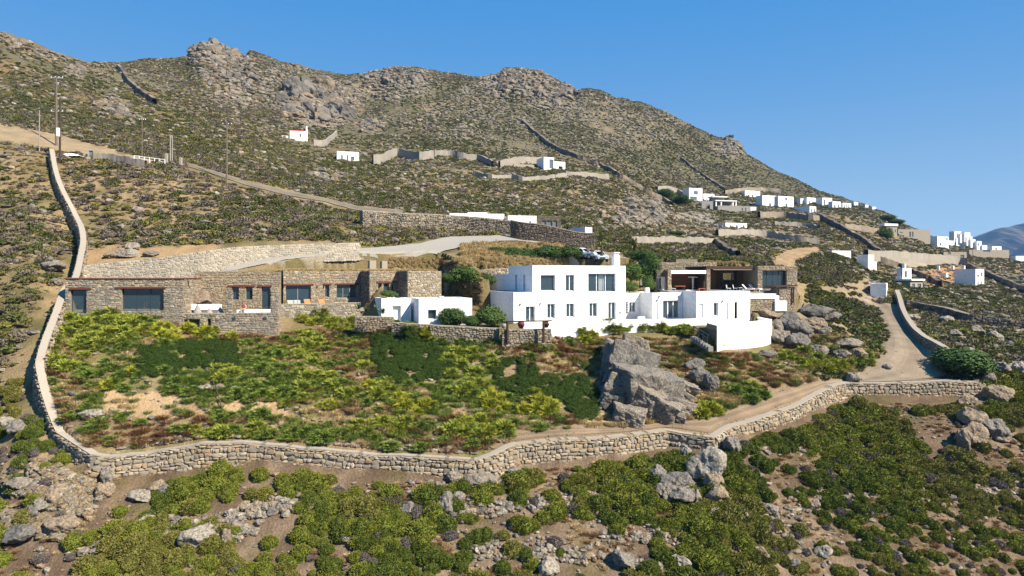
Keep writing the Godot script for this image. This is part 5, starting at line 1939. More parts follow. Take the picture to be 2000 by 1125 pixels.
func make_upper_house() -> void:
	# white roofs behind the long brown wall
	var c := cube_house("long low white roof with rounded parapet behind the brown property wall", 878, 985, 417, 432, 872, 8.0, [], null, "", 7.0, "white_house")
	var bag := Bag.new()
	var f: Frame = c[1]
	bag.soft_box(Vector3(f.x(912), c[3], -4.0), Vector3(f.x(955), c[3] + 0.35, -1.0), 0.3)
	mesh_node("skylight", bag.mesh(), M.white, c[0])
	cube_house("white walled wing with one tiny window above the dark stone wall", 992, 1048, 421, 446, 986, 10.0, [[1034, 1037, 432, 437]], null, "", 7.0)
	var s := cube_house("dark stone wing with three glazed doors above the property wall", 1048.5, 1095, 422, 450, 1046, 12.0, [[1058, 1066, 431, 447], [1068, 1078, 431, 447], [1080, 1088, 431, 447]], M.mortar, "", 7.0, "stone_house")
	stone_face(s[0], face_at(0, 0), 0, s[1].x(1095), -0.5, s[3], BROWNS, [s[1].box([1058, 1066, 431, 447]), s[1].box([1068, 1078, 431, 447]), s[1].box([1080, 1088, 431, 447])])
	cube_house("plain white block at the lower right end of the property wall", 1143, 1156.5, 444, 464, 1097, 38.0, [], null, "", 7.0)
	# dark flat roof at the wall's far left
	var dk := thing("dark_roof_shelter", "low flat dark roof at the left end of the property wall", "shelter")
	var p := hit(820, 421, 7.0)
	bag = Bag.new()
	var dd := -p.z + 2.0
	bag.quad(P(772, 414, dd + 3), P(872, 413, dd + 3), P(872, 418, dd), P(772, 416, dd))
	bag.quad(P(772, 416, dd), P(872, 418, dd), P(872, 424, dd), P(772, 422, dd))
	mesh_node("roof", bag.mesh(), M.wood, dk)

func make_far_houses() -> void:
	# chapel with its red barrel roof
	var c := cube_house("small white chapel with red barrel roof and bell gable on the hillside", 566, 598, 256, 275, 559, 14.0, [[585, 588, 261, 268]], null, "", 7.6, "chapel")
	var f: Frame = c[1]
	var x1 := f.x(597)
	var bag := Bag.new()
	var r := minf(c[2] * 0.5, 2.4)
	for k in 10:
		var a := PI * k / 10.0
		var b := PI * (k + 1) / 10.0
		bag.quad(Vector3(0.1, c[3] - 0.25 + sin(b) * r * 0.6, -r + cos(b) * r), Vector3(x1, c[3] - 0.25 + sin(b) * r * 0.6, -r + cos(b) * r), Vector3(x1, c[3] - 0.25 + sin(a) * r * 0.6, -r + cos(a) * r), Vector3(0.1, c[3] - 0.25 + sin(a) * r * 0.6, -r + cos(a) * r))
	mesh_node("barrel_roof", bag.mesh(), M.red_roof, c[0])
	bag = Bag.new()
	bag.soft_box(Vector3(x1, -1.0, -3.2), Vector3(x1 + 0.55, c[3] + 1.3, -0.3), 0.08)
	bag.soft_box(Vector3(x1 + 0.02, c[3] + 1.3, -2.0), Vector3(x1 + 0.5, c[3] + 2.2, -1.4), 0.08)
	mesh_node("bell_gable", bag.mesh(), M.white, c[0])
	bag = Bag.new()
	panel(bag, face_at(0, 0.6), f.x(550), -0.05, -2.0, 1.9, 0.4)
	panel(bag, face_at(0, -0.4), x1 + 0.6, f.x(611), -3.5, -0.1, 0.4)
	mesh_node("yard_wall", bag.mesh(), M.whitewash, c[0])
	c = cube_house("long low white house with three doors just below the chapel", 658, 701, 296, 315, 643, 16.0, [[666, 669.5, 303, 311], [677, 680, 303, 313], [685, 692, 306, 313]], null, "", 7.6)
	bag = Bag.new()
	f = c[1]
	bag.box(Vector3(f.x(620), -2.5, 0.5), Vector3(f.x(715), -0.1, 2.4))
	mesh_node("terrace", bag.mesh(), M.whitewash, c[0])
	c = cube_house("white villa with tall corner window among pale retaining walls on the middle slope", 1062, 1082, 307, 332, 1048, 22.0, [[1073, 1081, 311.5, 329]], null, "", 7.6)
	bag = Bag.new()
	f = c[1]
	panel(bag, face_at(0, 0.8), f.x(1082), f.x(1106), -3.0, f.y(1095, 315), 4.0, [f.box([1093, 1101, 324, 332])])
	mesh_node("wing_wall", bag.mesh(), M.white, c[0])
	bag = Bag.new()
	panel(bag, face_at(0, 1.2), f.x(1006), f.x(1046), -3.0, f.y(1026, 320), 0.6)
	mesh_node("stone_wing", bag.mesh(), M.cap, c[0])
	var hs := [
		["white two storey house topmost at the left of the hillside village", 1346, 1372, 367.5, 393, 1333, 20.0, [[1355, 1363, 373, 380], [1348, 1361, 384, 391]]],
		["white cubic house stepped down beside the village's leftmost two storey house", 1374, 1395.5, 378.5, 394, 1364, 20.0, []],
		["white house with two small doors in front of the long brown terrace wall", 1455, 1484.5, 372.5, 387, 1441, 20.0, [[1461, 1464, 380, 386], [1468.5, 1471.5, 380, 386]]],
		["large irregular white house with outside stairs in the village middle", 1489, 1521, 382, 404, 1476, 22.0, [[1502, 1506, 397, 404]]],
		["tall white house with round window joined to the one with outside stairs", 1520, 1550, 383.5, 405, 1515, 22.0, [[1533.5, 1537.5, 386.5, 391], [1534, 1538, 398, 404.5]]],
		["white house with long shaded side on the brown terrace at the village's right", 1581.5, 1594, 403, 415.5, 1551, 34.0, [[1584, 1586.5, 408, 414], [1589, 1591.5, 408, 414]]],
		["white house with a dim left side in the village's upper row", 1576, 1593, 386, 399, 1560, 24.0, [[1580, 1582, 392, 398]]],
		["white house with dark doorway next in the upper row", 1606, 1625, 386.5, 401, 1594, 24.0, [[1609, 1612, 390, 400]]],
		["square white house with two dark doors on the upper row", 1626, 1642, 393.5, 407, 1620, 24.0, [[1629, 1632, 400, 406], [1636.5, 1639.5, 400, 406]]],
		["white house with four narrow windows beside the ridge track", 1646, 1662.5, 396.5, 408, 1642, 24.0, [[1649, 1651, 400, 406], [1653, 1655, 400, 406], [1657, 1659, 400, 406]]],
		["tiny white house with a pointed block near the end of the ridge", 1668, 1676, 394.5, 402, 1664, 24.0, []],
		["last small white house at the right end of the ridge row", 1690, 1696, 400, 407, 1676, 30.0, []],
		["low white house with dark porch set in the green bank", 1417, 1459, 435.5, 446.5, 1392, 22.0, [[1425, 1428.5, 440, 446], [1437, 1441, 440, 446], [1451, 1454, 440, 446]]],
		["white two storey house under the brown stone compound with a long shaded side", 1831, 1853, 462, 484.5, 1806, 30.0, [[1835, 1838.5, 474.5, 480], [1848, 1851, 464.5, 469]]],
		["white annex joined to the right of the house under the brown compound", 1852, 1864, 470, 481, 1848, 30.0, []],
		["pale concrete block hut lying in scrub below the dirt track", 1625, 1662, 489.5, 501.5, 1614, 14.0, []],
		["narrow tall grey-white unfinished house with a stepped right side", 1695.5, 1707, 497.5, 528, 1677, 40.0, [], M.whitewash],
		["two storey white house with chimneys and a large shaded side at far right", 1905.5, 1922, 525.5, 559, 1864, 40.0, [[1908.5, 1912, 536, 541], [1915, 1918, 532, 540], [1909, 1911.5, 550, 557], [1915, 1917.5, 549, 557]]],
		["small white outbuilding left of the white house with chimneys", 1848, 1852, 533, 544, 1840, 30.0, []],
		["white gate house block standing at the top of the dirt track", 1731, 1733.5, 553, 584, 1708.5, 60.0, []],
		["low white house squeezed between two upper row houses", 1563.5, 1574, 388, 400, 1556, 24.0, [[1567, 1569, 393, 399]]],
		["small white cube alone just past the ridge row's end", 1704, 1711, 404, 410, 1699, 26.0, []],
		["low white house just right of the skyline cluster", 1919, 1928, 479, 487, 1914, 26.0, []],
		["flat white house above the rounded tan compound", 1938, 1956, 481, 489, 1932, 20.0, [[1944, 1947, 484, 488]]],
		["long flat white roof at the right frame edge", 1984, 2012, 500, 512, 1978, 12.0, []],
		["low white house between the grey modern house and the brown terrace", 1466, 1477, 404, 413, 1462, 20.0, []],
		["tiny white house among cube houses on the skyline at far right", 1908, 1917, 471, 483, 1901, 26.0, [[1910, 1913, 475, 480]]],
	]
	for h in hs:
		var made := cube_house(h[0], h[1], h[2], h[3], h[4], h[5], h[6], h[7], h[8] if h.size() > 8 else null, "", 6.6 if h[3] < 500 else 5.4)
		if h[0].begins_with("two storey white house with chimneys"):
			var fr: Frame = made[1]
			bag = Bag.new()
			for k in 3:
				bag.soft_box(Vector3(0.3 + 1.4 * (k % 2), made[3] - 0.1, -3.2 - 3.0 * k), Vector3(0.9 + 1.4 * (k % 2), made[3] + 0.9, -2.6 - 3.0 * k), 0.05)
			mesh_node("chimney", bag.mesh(), M.white, made[0])
			bag = Bag.new()
			panel(bag, face_at(0, 1.0), fr.x(1922), fr.x(1929), -3.0, fr.y(1925, 538), 3.0)
			mesh_node("wing_wall", bag.mesh(), M.white, made[0])
		elif h[0].begins_with("narrow tall grey-white"):
			var fr: Frame = made[1]
			bag = Bag.new()
			panel(bag, face_at(0, 0.2), fr.x(1707), fr.x(1714), -3.0, fr.y(1710, 511), 3.0)
			mesh_node("wing_wall", bag.mesh(), M.whitewash, made[0])
		elif h[0].begins_with("large irregular"):
			var fr: Frame = made[1]
			bag = Bag.new()
			for k in 9:
				bag.box(Vector3(fr.x(1508) + k * 0.32, -1.0, 0.05), Vector3(fr.x(1508) + (k + 1) * 0.32, 0.1 + 0.3 * k, 1.1))
			mesh_node("outside_stairs", bag.mesh(), M.white, made[0])
	# cluster of cube houses on the far right skyline, one block each
	var k2 := 0
	for q in [[1864, 1877, 452, 466, [[1869, 1871, 455, 459]]], [1876, 1886, 457, 468, [[1880, 1882, 459, 463]]], [1884, 1895, 454, 466, []], [1888, 1899, 462, 473, [[1892, 1894, 463, 468]]], [1896, 1905, 467, 477, []], [1868, 1880, 465, 475, []]]:
		var lab: String = ["leftmost cube house of the far right skyline cluster, with a pointed finial", "second cube house from the left in the skyline cluster", "third skyline cube house, with flat awning", "fourth skyline cube house, lower than its neighbours", "rightmost cube house of the skyline cluster", "lowest front cube house below the skyline cluster"][k2]
		cube_house(lab, q[0], q[1], q[2], q[3], q[0] - 5, 28.0, q[4], null, "cube houses on the right-hand skyline", 8.2)
		k2 += 1
	# modern grey house in the village
	c = cube_house("modern grey concrete house with long open loggia below the white village houses", 1402, 1465, 402, 414, 1390, 12.0, [[1448.5, 1451, 406, 412], [1455, 1457.5, 406, 412]], M.cement, "", 7.0, "grey_house")
	f = c[1]
	bag = Bag.new()
	bag.box(Vector3(f.x(1398), c[3] + 1.9, -4.0), Vector3(f.x(1440), c[3] + 2.3, -0.2))
	bag.box(Vector3(f.x(1395), c[3] + 3.8, -6.0), Vector3(f.x(1426), c[3] + 4.1, -1.5))
	mesh_node("roof_slab", bag.mesh(), M.whitewash, c[0])
	bag = Bag.new()
	for u in [1399, 1409, 1432, 1438]:
		bag.box(Vector3(f.x(u), c[3] - 0.3, -1.0), Vector3(f.x(u) + 0.5, c[3] + 1.9, -0.5))
	mesh_node("loggia_pier", bag.mesh(), M.whitewash, c[0])
	bag = Bag.new()
	bag.box(Vector3(f.x(1399), c[3] - 0.3, -4.2), Vector3(f.x(1440), c[3] + 1.9, -3.9))
	bag.box(Vector3(f.x(1399), c[3], -6.2), Vector3(f.x(1424), c[3] + 3.8, -4.5))
	mesh_node("loggia_back", bag.mesh(), M.fabric_grey, c[0])
	bag = Bag.new()
	panel(bag, face_at(0, -2.0), f.x(1366), f.x(1388), -4.0, 4.2, 0.5, [[f.x(1374), f.x(1382), 0.8, 2.8]])
	mesh_node("grey_screen_wall", bag.mesh(), M.fabric_grey, c[0])
	# brown stone compound on the right
	c = cube_house("brown stone compound with flat white roof and two dark doors near the right skyline", 1754, 1817, 448, 468, 1750, 8.0, [[1775.5, 1779, 452.5, 463], [1781, 1784, 452.5, 463], [1757.5, 1763, 453, 455]], M.cap, "", 6.8, "stone_house")
	c = cube_house("stone cottage with thick white roof slab beside the dark tree", 1731, 1752, 441.5, 460, 1723, 14.0, [[1735, 1737.5, 448, 455], [1747.5, 1749.5, 448, 454]], M.cap, "", 6.8, "stone_house")
	bag = Bag.new()
	f = c[1]
	bag.soft_box(Vector3(-1.2, c[3], -c[2] - 0.3), Vector3(f.x(1753), c[3] + 0.9, 0.4), 0.08)
	mesh_node("roof_slab", bag.mesh(), M.white, c[0])
	c = cube_house("long tan walled compound with rounded right end under the skyline cluster", 1893, 1971, 488, 506, 1888, 6.0, [[1920, 1934, 487.5, 492.5]], M.cap, "", 6.8, "stone_house")
	c = cube_house("low pale stone house with dark openings beside the far field wall", 1843, 1888, 492, 508, 1838, 6.0, [[1851, 1857, 492.5, 497], [1876, 1883, 498, 507]], M.cap, "", 6.8, "stone_house")
	# unfinished house by the dirt track
	c = cube_house("unfinished two level house with bare concrete and open lower rooms", 1778, 1802, 548, 567, 1743, 36.0, [[1781, 1787, 554, 566], [1792, 1799, 554, 566]], M.cap, "", 5.4, "unfinished_house")
	f = c[1]
	bag = Bag.new()
	bag.box(Vector3(-0.4, c[3], -c[2]), Vector3(f.x(1803), c[3] + 0.35, 0.4))
	mesh_node("floor_slab", bag.mesh(), M.whitewash, c[0])
	bag = Bag.new()
	var x9 := f.x(1795)
	panel(bag, face_at(0, 1.5), 0.0, x9, c[3] + 0.35, c[3] + 2.6, 0.3, [[0.8, 2.2, c[3] + 0.6, c[3] + 2.0]])
	panel(bag, face_at(0.0, c[2] - 1.0, -PI / 2), 0, c[2] - 2.6, c[3] + 0.35, c[3] + 2.6, 0.3, [[2.0, 4.5, c[3] + 0.7, c[3] + 1.8]])
	bag.soft_box(Vector3(x9 - 0.9, c[3] + 0.3, -3.0), Vector3(x9 - 0.3, c[3] + 3.5, -2.4), 0.04)
	mesh_node("upper_wall", bag.mesh(), M.whitewash, c[0])
	# low walled hut and gate pillars at the far left
	c = cube_house("small open stone hut with dark doorway beside the pale tarpaulin", 171, 183, 292, 308, 160, 20.0, [[173, 181.5, 294, 307]], M.cap, "", 6.6, "stone_hut")

func far_wall(label: String, line: Array, high: float, wide: float, pal: Array, t0: float, group := "", called := "field_wall", from_top := false) -> void:
	var t := draped(line, high, t0, 0.8, from_top)
	var o := thing(called, label, "stone wall", Vector3.ZERO, 0.0, group)
	var bag := Bag.new()
	var n: int = t[0].size()
	var rows := []
	for i in n:
		var a: Vector3 = t[0][maxi(i - 1, 0)]
		var b: Vector3 = t[0][mini(i + 1, n - 1)]
		var s := Vector3(-(b.z - a.z), 0, b.x - a.x).normalized() * wide * 0.5
		var top: Vector3 = t[0][i] + Vector3(0, rng.randf_range(-0.18, 0.12) * minf(high, 1.5), 0)
		var foot: Vector3 = t[1][i]
		var mid := Vector3(top.x, lerpf(foot.y + 0.4, top.y, 0.5), top.z)
		rows.append([Vector3(foot.x, foot.y - 1.0, foot.z) + s * 1.3, mid + s * rng.randf_range(1.05, 1.25), top + s * rng.randf_range(0.75, 1.0), top - s * rng.randf_range(0.75, 1.0), mid - s * rng.randf_range(1.05, 1.25), Vector3(foot.x, foot.y - 1.0, foot.z) - s * 1.3])
	for i in n - 1:
		for k in 5:
			var c: Color = pal[rng.randi() % pal.size()]
			var g := rng.randf_range(0.8, 1.15)
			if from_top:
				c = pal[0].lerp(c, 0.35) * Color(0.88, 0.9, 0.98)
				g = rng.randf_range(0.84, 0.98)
			bag.col = Color(c.r * g, c.g * g, c.b * g)
			bag.quad(rows[i][k + 1], rows[i + 1][k + 1], rows[i + 1][k], rows[i][k])
	mesh_node("rubble", bag.mesh(true), M.stone, o)

func make_far_walls() -> void:
	var dry := "dry stone field walls on the far slopes"
	far_wall("dark dry stone wall snaking down from the saddle on the left skyline", [[231, 134], [243, 150], [250, 163], [268, 180], [285, 193], [302, 204]], 2.2, 1.4, BROWNS, 8.6, dry)
	far_wall("long dark wall descending the hill's middle towards the village", [[1022, 240], [1045, 262], [1080, 290], [1130, 311], [1180, 330], [1225, 355], [1262, 378], [1312, 402]], 1.8, 1.3, BROWNS, 7.4, dry)
	far_wall("dark wall running above the village's leftmost houses", [[1330, 312], [1352, 330], [1380, 350], [1404, 366], [1420, 376]], 1.8, 1.2, BROWNS, 8.4, dry)
	far_wall("dark wall falling from the brown terrace towards the narrow tall house", [[1600, 425], [1625, 440], [1660, 460], [1690, 478], [1720, 500], [1740, 508]], 2.0, 1.2, BROWNS, 6.8, dry)
	far_wall("dark wall below the pale far field leading to the unfinished house", [[1690, 500], [1730, 517], [1762, 526], [1800, 545], [1836, 560]], 1.6, 1.0, BROWNS, 5.6, dry)
	far_wall("short dark wall above the roof of the right stone house", [[1396, 476], [1412, 489], [1428, 498], [1441, 505]], 1.2, 0.8, BROWNS, 6.6, dry)
	far_wall("dark wall crossing the scrub behind the white house with chimneys", [[1890, 522], [1925, 537], [1960, 553], [2005, 572], [2050, 590]], 1.6, 1.0, BROWNS, 5.6, dry)
	far_wall("dark wall along the ridge crest right of the highest outcrop", [[1085, 168], [1105, 176], [1128, 186]], 2.4, 1.2, BROWNS, 10.4, dry)
	var pale := "pale retaining walls on the middle slope"
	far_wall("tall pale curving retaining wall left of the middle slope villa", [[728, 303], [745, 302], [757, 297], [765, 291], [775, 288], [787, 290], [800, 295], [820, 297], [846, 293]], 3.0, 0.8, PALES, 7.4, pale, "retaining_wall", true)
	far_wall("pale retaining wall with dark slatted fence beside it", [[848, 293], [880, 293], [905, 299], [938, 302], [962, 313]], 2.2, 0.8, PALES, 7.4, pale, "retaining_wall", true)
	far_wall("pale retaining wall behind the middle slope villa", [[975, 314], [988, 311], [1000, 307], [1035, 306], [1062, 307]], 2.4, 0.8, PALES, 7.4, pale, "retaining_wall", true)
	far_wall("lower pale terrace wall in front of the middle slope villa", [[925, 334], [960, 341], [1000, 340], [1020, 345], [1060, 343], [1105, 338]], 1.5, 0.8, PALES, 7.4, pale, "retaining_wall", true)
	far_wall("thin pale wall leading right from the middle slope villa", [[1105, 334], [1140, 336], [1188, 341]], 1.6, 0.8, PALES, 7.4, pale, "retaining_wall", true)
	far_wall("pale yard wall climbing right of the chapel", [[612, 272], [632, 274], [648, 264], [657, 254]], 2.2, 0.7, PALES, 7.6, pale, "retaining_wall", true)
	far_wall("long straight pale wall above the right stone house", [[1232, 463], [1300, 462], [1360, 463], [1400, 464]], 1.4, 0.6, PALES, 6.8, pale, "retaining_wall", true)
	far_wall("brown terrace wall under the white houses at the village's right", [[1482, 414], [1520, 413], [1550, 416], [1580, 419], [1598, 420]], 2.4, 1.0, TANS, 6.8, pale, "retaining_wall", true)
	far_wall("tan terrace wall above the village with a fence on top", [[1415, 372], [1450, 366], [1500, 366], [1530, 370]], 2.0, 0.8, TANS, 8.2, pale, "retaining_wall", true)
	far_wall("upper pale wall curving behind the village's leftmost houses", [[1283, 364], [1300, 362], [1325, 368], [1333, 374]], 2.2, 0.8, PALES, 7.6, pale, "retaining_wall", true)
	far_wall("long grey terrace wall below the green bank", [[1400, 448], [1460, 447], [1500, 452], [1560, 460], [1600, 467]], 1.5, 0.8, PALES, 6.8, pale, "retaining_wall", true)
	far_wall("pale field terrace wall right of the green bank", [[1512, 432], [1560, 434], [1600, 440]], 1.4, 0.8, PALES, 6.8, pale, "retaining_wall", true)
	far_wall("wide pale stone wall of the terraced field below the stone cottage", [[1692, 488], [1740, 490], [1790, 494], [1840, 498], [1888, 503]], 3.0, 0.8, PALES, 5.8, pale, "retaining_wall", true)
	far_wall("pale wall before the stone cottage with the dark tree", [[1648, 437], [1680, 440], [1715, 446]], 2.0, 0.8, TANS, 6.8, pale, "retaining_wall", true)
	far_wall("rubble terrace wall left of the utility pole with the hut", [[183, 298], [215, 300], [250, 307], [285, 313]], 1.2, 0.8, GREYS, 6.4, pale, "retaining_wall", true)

func utility_pole(label: String, u: float, vb: float, vt: float, t0: float, arms: Array, thick := 0.14, mat: Material = null) -> Vector3:
	var p := hit(u, vb, t0)
	var top := P(u, vt, -p.z).y - p.y
	var t := thing("utility_pole", label, "utility pole", p, 0.1, "utility poles along the hillside")
	var bag := Bag.new()
	bag.tube([Vector3(0, -0.8, 0), Vector3(0, top, 0)], thick, thick * 0.7, 8)
	mesh_node("shaft", bag.mesh(), mat if mat else M.pole, t)
	for a in arms:
		bag = Bag.new()
		bag.box(Vector3(-a[1], top * a[0] - 0.06, -0.05 - thick), Vector3(a[1], top * a[0] + 0.06, 0.05 - thick))
		mesh_node("cross_arm", bag.mesh(), M.steel if a[2] else M.pole_dark, t)
		for s in [-0.92, -0.3, 0.3, 0.92]:
			bag = Bag.new()
			bag.lathe([[0.03, 0.0], [0.07, 0.04], [0.05, 0.1], [0.07, 0.15], [0.0, 0.2]], 6, Transform3D(Basis(), Vector3(a[1] * s, top * a[0] + 0.06, -thick)))
			mesh_node("insulator", bag.mesh(), M.frame_white, t)
	return p + Vector3(0, top, 0)

func make_poles() -> void:
	var tops := []
	tops.append(utility_pole("tall double utility pole at the head of the left boundary wall", 110, 284, 150, 6.6, [[0.99, 0.95, true], [0.74, 0.5, false], [0.5, 0.95, true]], 0.2, M.pole))
	var p := hit(117, 318, 6.4)
	var twin := thing("brace_pole", "dark leaning brace pole beside the tall double utility pole", "utility pole", p)
	var bag := Bag.new()
	bag.tube([Vector3(0, -0.8, 0), Vector3(-0.25, (318 - 190) / F * -p.z, -0.4)], 0.17, 0.13, 8)
	mesh_node("shaft", bag.mesh(), M.pole_dark, twin)
	bag = Bag.new()
	bag.soft_box(Vector3(-0.32, 4.1, 0.1), Vector3(0.1, 5.4, 0.45), 0.04)
	mesh_node("meter_box", bag.mesh(), M.fabric_white, twin)
	utility_pole("slim grey pole left of the tall double utility pole", 77, 296, 215, 6.6, [], 0.10, M.cement)
	tops.append(utility_pole("slim pole with thin wires behind the gate pillars", 277.5, 309, 232, 7.0, [[0.97, 0.55, false]], 0.10))
	tops.append(utility_pole("dark wooden pole with wide top arm beside the descending track", 443, 353, 237, 7.4, [[0.95, 0.75, false]], 0.15))
	utility_pole("short pale pole right of the gate pillars", 332.5, 318, 265, 6.8, [], 0.13, M.cement)
	utility_pole("short pale pole touching its twin right of the gate pillars", 336.5, 316, 264, 6.8, [], 0.11, M.cement)
	utility_pole("thin pole below the long low white house", 678, 357, 316, 7.6, [], 0.09)
	utility_pole("thin pole beside the middle slope villa's terrace wall", 1085, 372, 333, 7.4, [], 0.10)
	utility_pole("thin pole with white box on the slope under the middle villa", 1117, 372, 340, 7.4, [], 0.10)
	utility_pole("thin pole in front of the low white house with dark porch", 1410, 458, 408, 6.8, [[0.96, 0.6, false]], 0.12)
	utility_pole("thin pole right of the dark tree by the stone cottage", 1711, 486, 452, 6.4, [], 0.10)
	utility_pole("thin pole at the bend of the far right field wall", 1823, 506, 470, 6.4, [], 0.10)
	utility_pole("thin pole in the scrub below the skyline cluster", 1900, 512, 470, 6.4, [], 0.10)
	for i in tops.size() - 1:
		for s in [-0.7, 0.7]:
			var w := thing("power_cable", ["upper", "lower"][int(s > 0)] + " power cable between " + ["the double pole and the slim pole", "the slim pole and the dark wooden pole"][i], "cable")
			bag = Bag.new()
			var path := []
			for k in 13:
				var q: Vector3 = tops[i].lerp(tops[i + 1], k / 12.0)
				path.append(q + Vector3(0, -0.2 - 1.0 * (1.0 - pow(2.0 * k / 12.0 - 1.0, 2.0)), s))
			bag.tube(path, 0.018, 0.018, 5)
			mesh_node("wire", bag.mesh(), M.dark_metal, w)
	# gate pillars, fence and tarpaulin on the dirt terrace at upper left
	for q in [[323, 327, 300, 320, "square pale gate pillar, taller of two on the dirt terrace"], [351, 355, 308, 326, "square pale gate pillar nearest the descending track"]]:
		var g := hit((q[0] + q[1]) * 0.5, q[3], 6.8)
		var pl := thing("gate_pillar", q[4], "gate pillar", g)
		bag = Bag.new()
		bag.soft_box(Vector3(-0.22, -0.8, -0.22), Vector3(0.22, (q[3] - q[2]) / F * -g.z, 0.22), 0.03)
		mesh_node("shaft", bag.mesh(), M.cap, pl)
	var fa := hit(262, 314, 6.6)
	var fb := hit(322, 322, 6.6)
	var fe := thing("white_fence", "low white rail fence on the dirt terrace left of the gate pillars", "fence")
	for k in 7:
		bag = Bag.new()
		var q := fa.lerp(fb, k / 6.0)
		bag.box(q + Vector3(-0.04, -0.6, -0.04), q + Vector3(0.04, 0.95, 0.04))
		mesh_node("post", bag.mesh(), M.frame_white, fe)
	bag = Bag.new()
	bag.tube([fa + Vector3(0, 0.9, 0), fb + Vector3(0, 0.9, 0)], 0.045, 0.045, 6)
	bag.tube([fa + Vector3(0, 0.5, 0), fb + Vector3(0, 0.5, 0)], 0.035, 0.035, 6)
	mesh_node("rail", bag.mesh(), M.frame_white, fe)
	var tp := hit(142, 306, 6.6)
	var tarp := thing("tarpaulin", "crumpled white tarpaulin heap between the double pole and the stone hut", "tarpaulin", tp)
	bag = Bag.new()
	var nz := FastNoiseLite.new()
	nz.seed = 3
	nz.frequency = 0.8
	var g2 := []
	for i in 13:
		var row := []
		for j in 7:
			var x := (i - 6) * 0.3
			var z := (j - 3) * 0.4
			var k := maxf(0.0, 1.0 - pow(absf(i - 6) / 6.0, 2.0)) * maxf(0.0, 1.0 - pow(absf(j - 3) / 3.0, 2.0))
			row.append(Vector3(x, k * (0.85 - 0.05 * i) + 0.15 * nz.get_noise_2d(x * 3, z * 3), z))
		g2.append(row)
	for i in 12:
		for j in 6:
			bag.quad(g2[i][j], g2[i + 1][j], g2[i + 1][j + 1], g2[i][j + 1])
	mesh_node("sheet", bag.mesh(), M.fabric_white, tarp)

func make_far_island() -> void:
	var nz := FastNoiseLite.new()
	nz.seed = 9
	nz.frequency = 0.003
	nz.fractal_octaves = 5
	var edge := [[1860, 500], [1900, 482], [1915, 470], [1925, 458], [1940, 450], [1952, 449], [1965, 443], [1978, 444], [1990, 439], [2030, 430], [2100, 440], [2200, 470], [2300, 510], [2360, 545]]
	var verts := []
	var nu := 90
	var nd := 26
	for i in nu + 1:
		var u := lerpf(1845, 2380, float(i) / nu)
		var v := row_of(edge, u)
		var row := []
		for j in nd + 1:
			var k := float(j) / nd
			var d := lerpf(2300.0, 3900.0, k)
			var ridge := (V0 - v) / F * 3000.0 + 54.0
			var h := ridge * pow(maxf(0.0, 1.0 - pow(absf(k - 0.44) / 0.5, 1.6)), 0.8)
			var x := (u - U0) / F * 3000.0 + (k - 0.44) * 200.0
			h *= 1.0 + 0.35 * nz.get_noise_2d(x, d) * (1.0 - smoothstep(0.3, 0.44, k) * 0.8)
			row.append(Vector3(x, CY - 54.0 + h, -d))
		verts.append(row)
	var bag := Bag.new()
	for i in nu:
		for j in nd:
			var p: Vector3 = verts[i][j]
			var g := clampf(0.5 + 1.4 * nz.get_noise_2d(p.x * 4.0, p.z * 4.0), 0, 1)
			bag.col = Color(0.028, 0.03, 0.03).lerp(Color(0.10, 0.09, 0.075), g)
			bag.quad(verts[i][j + 1], verts[i + 1][j + 1], verts[i + 1][j], verts[i][j])
	struct("far_headland_hill", bag.mesh(true), M.far_hill, "distant hazy blue hill beyond the right-hand skyline")

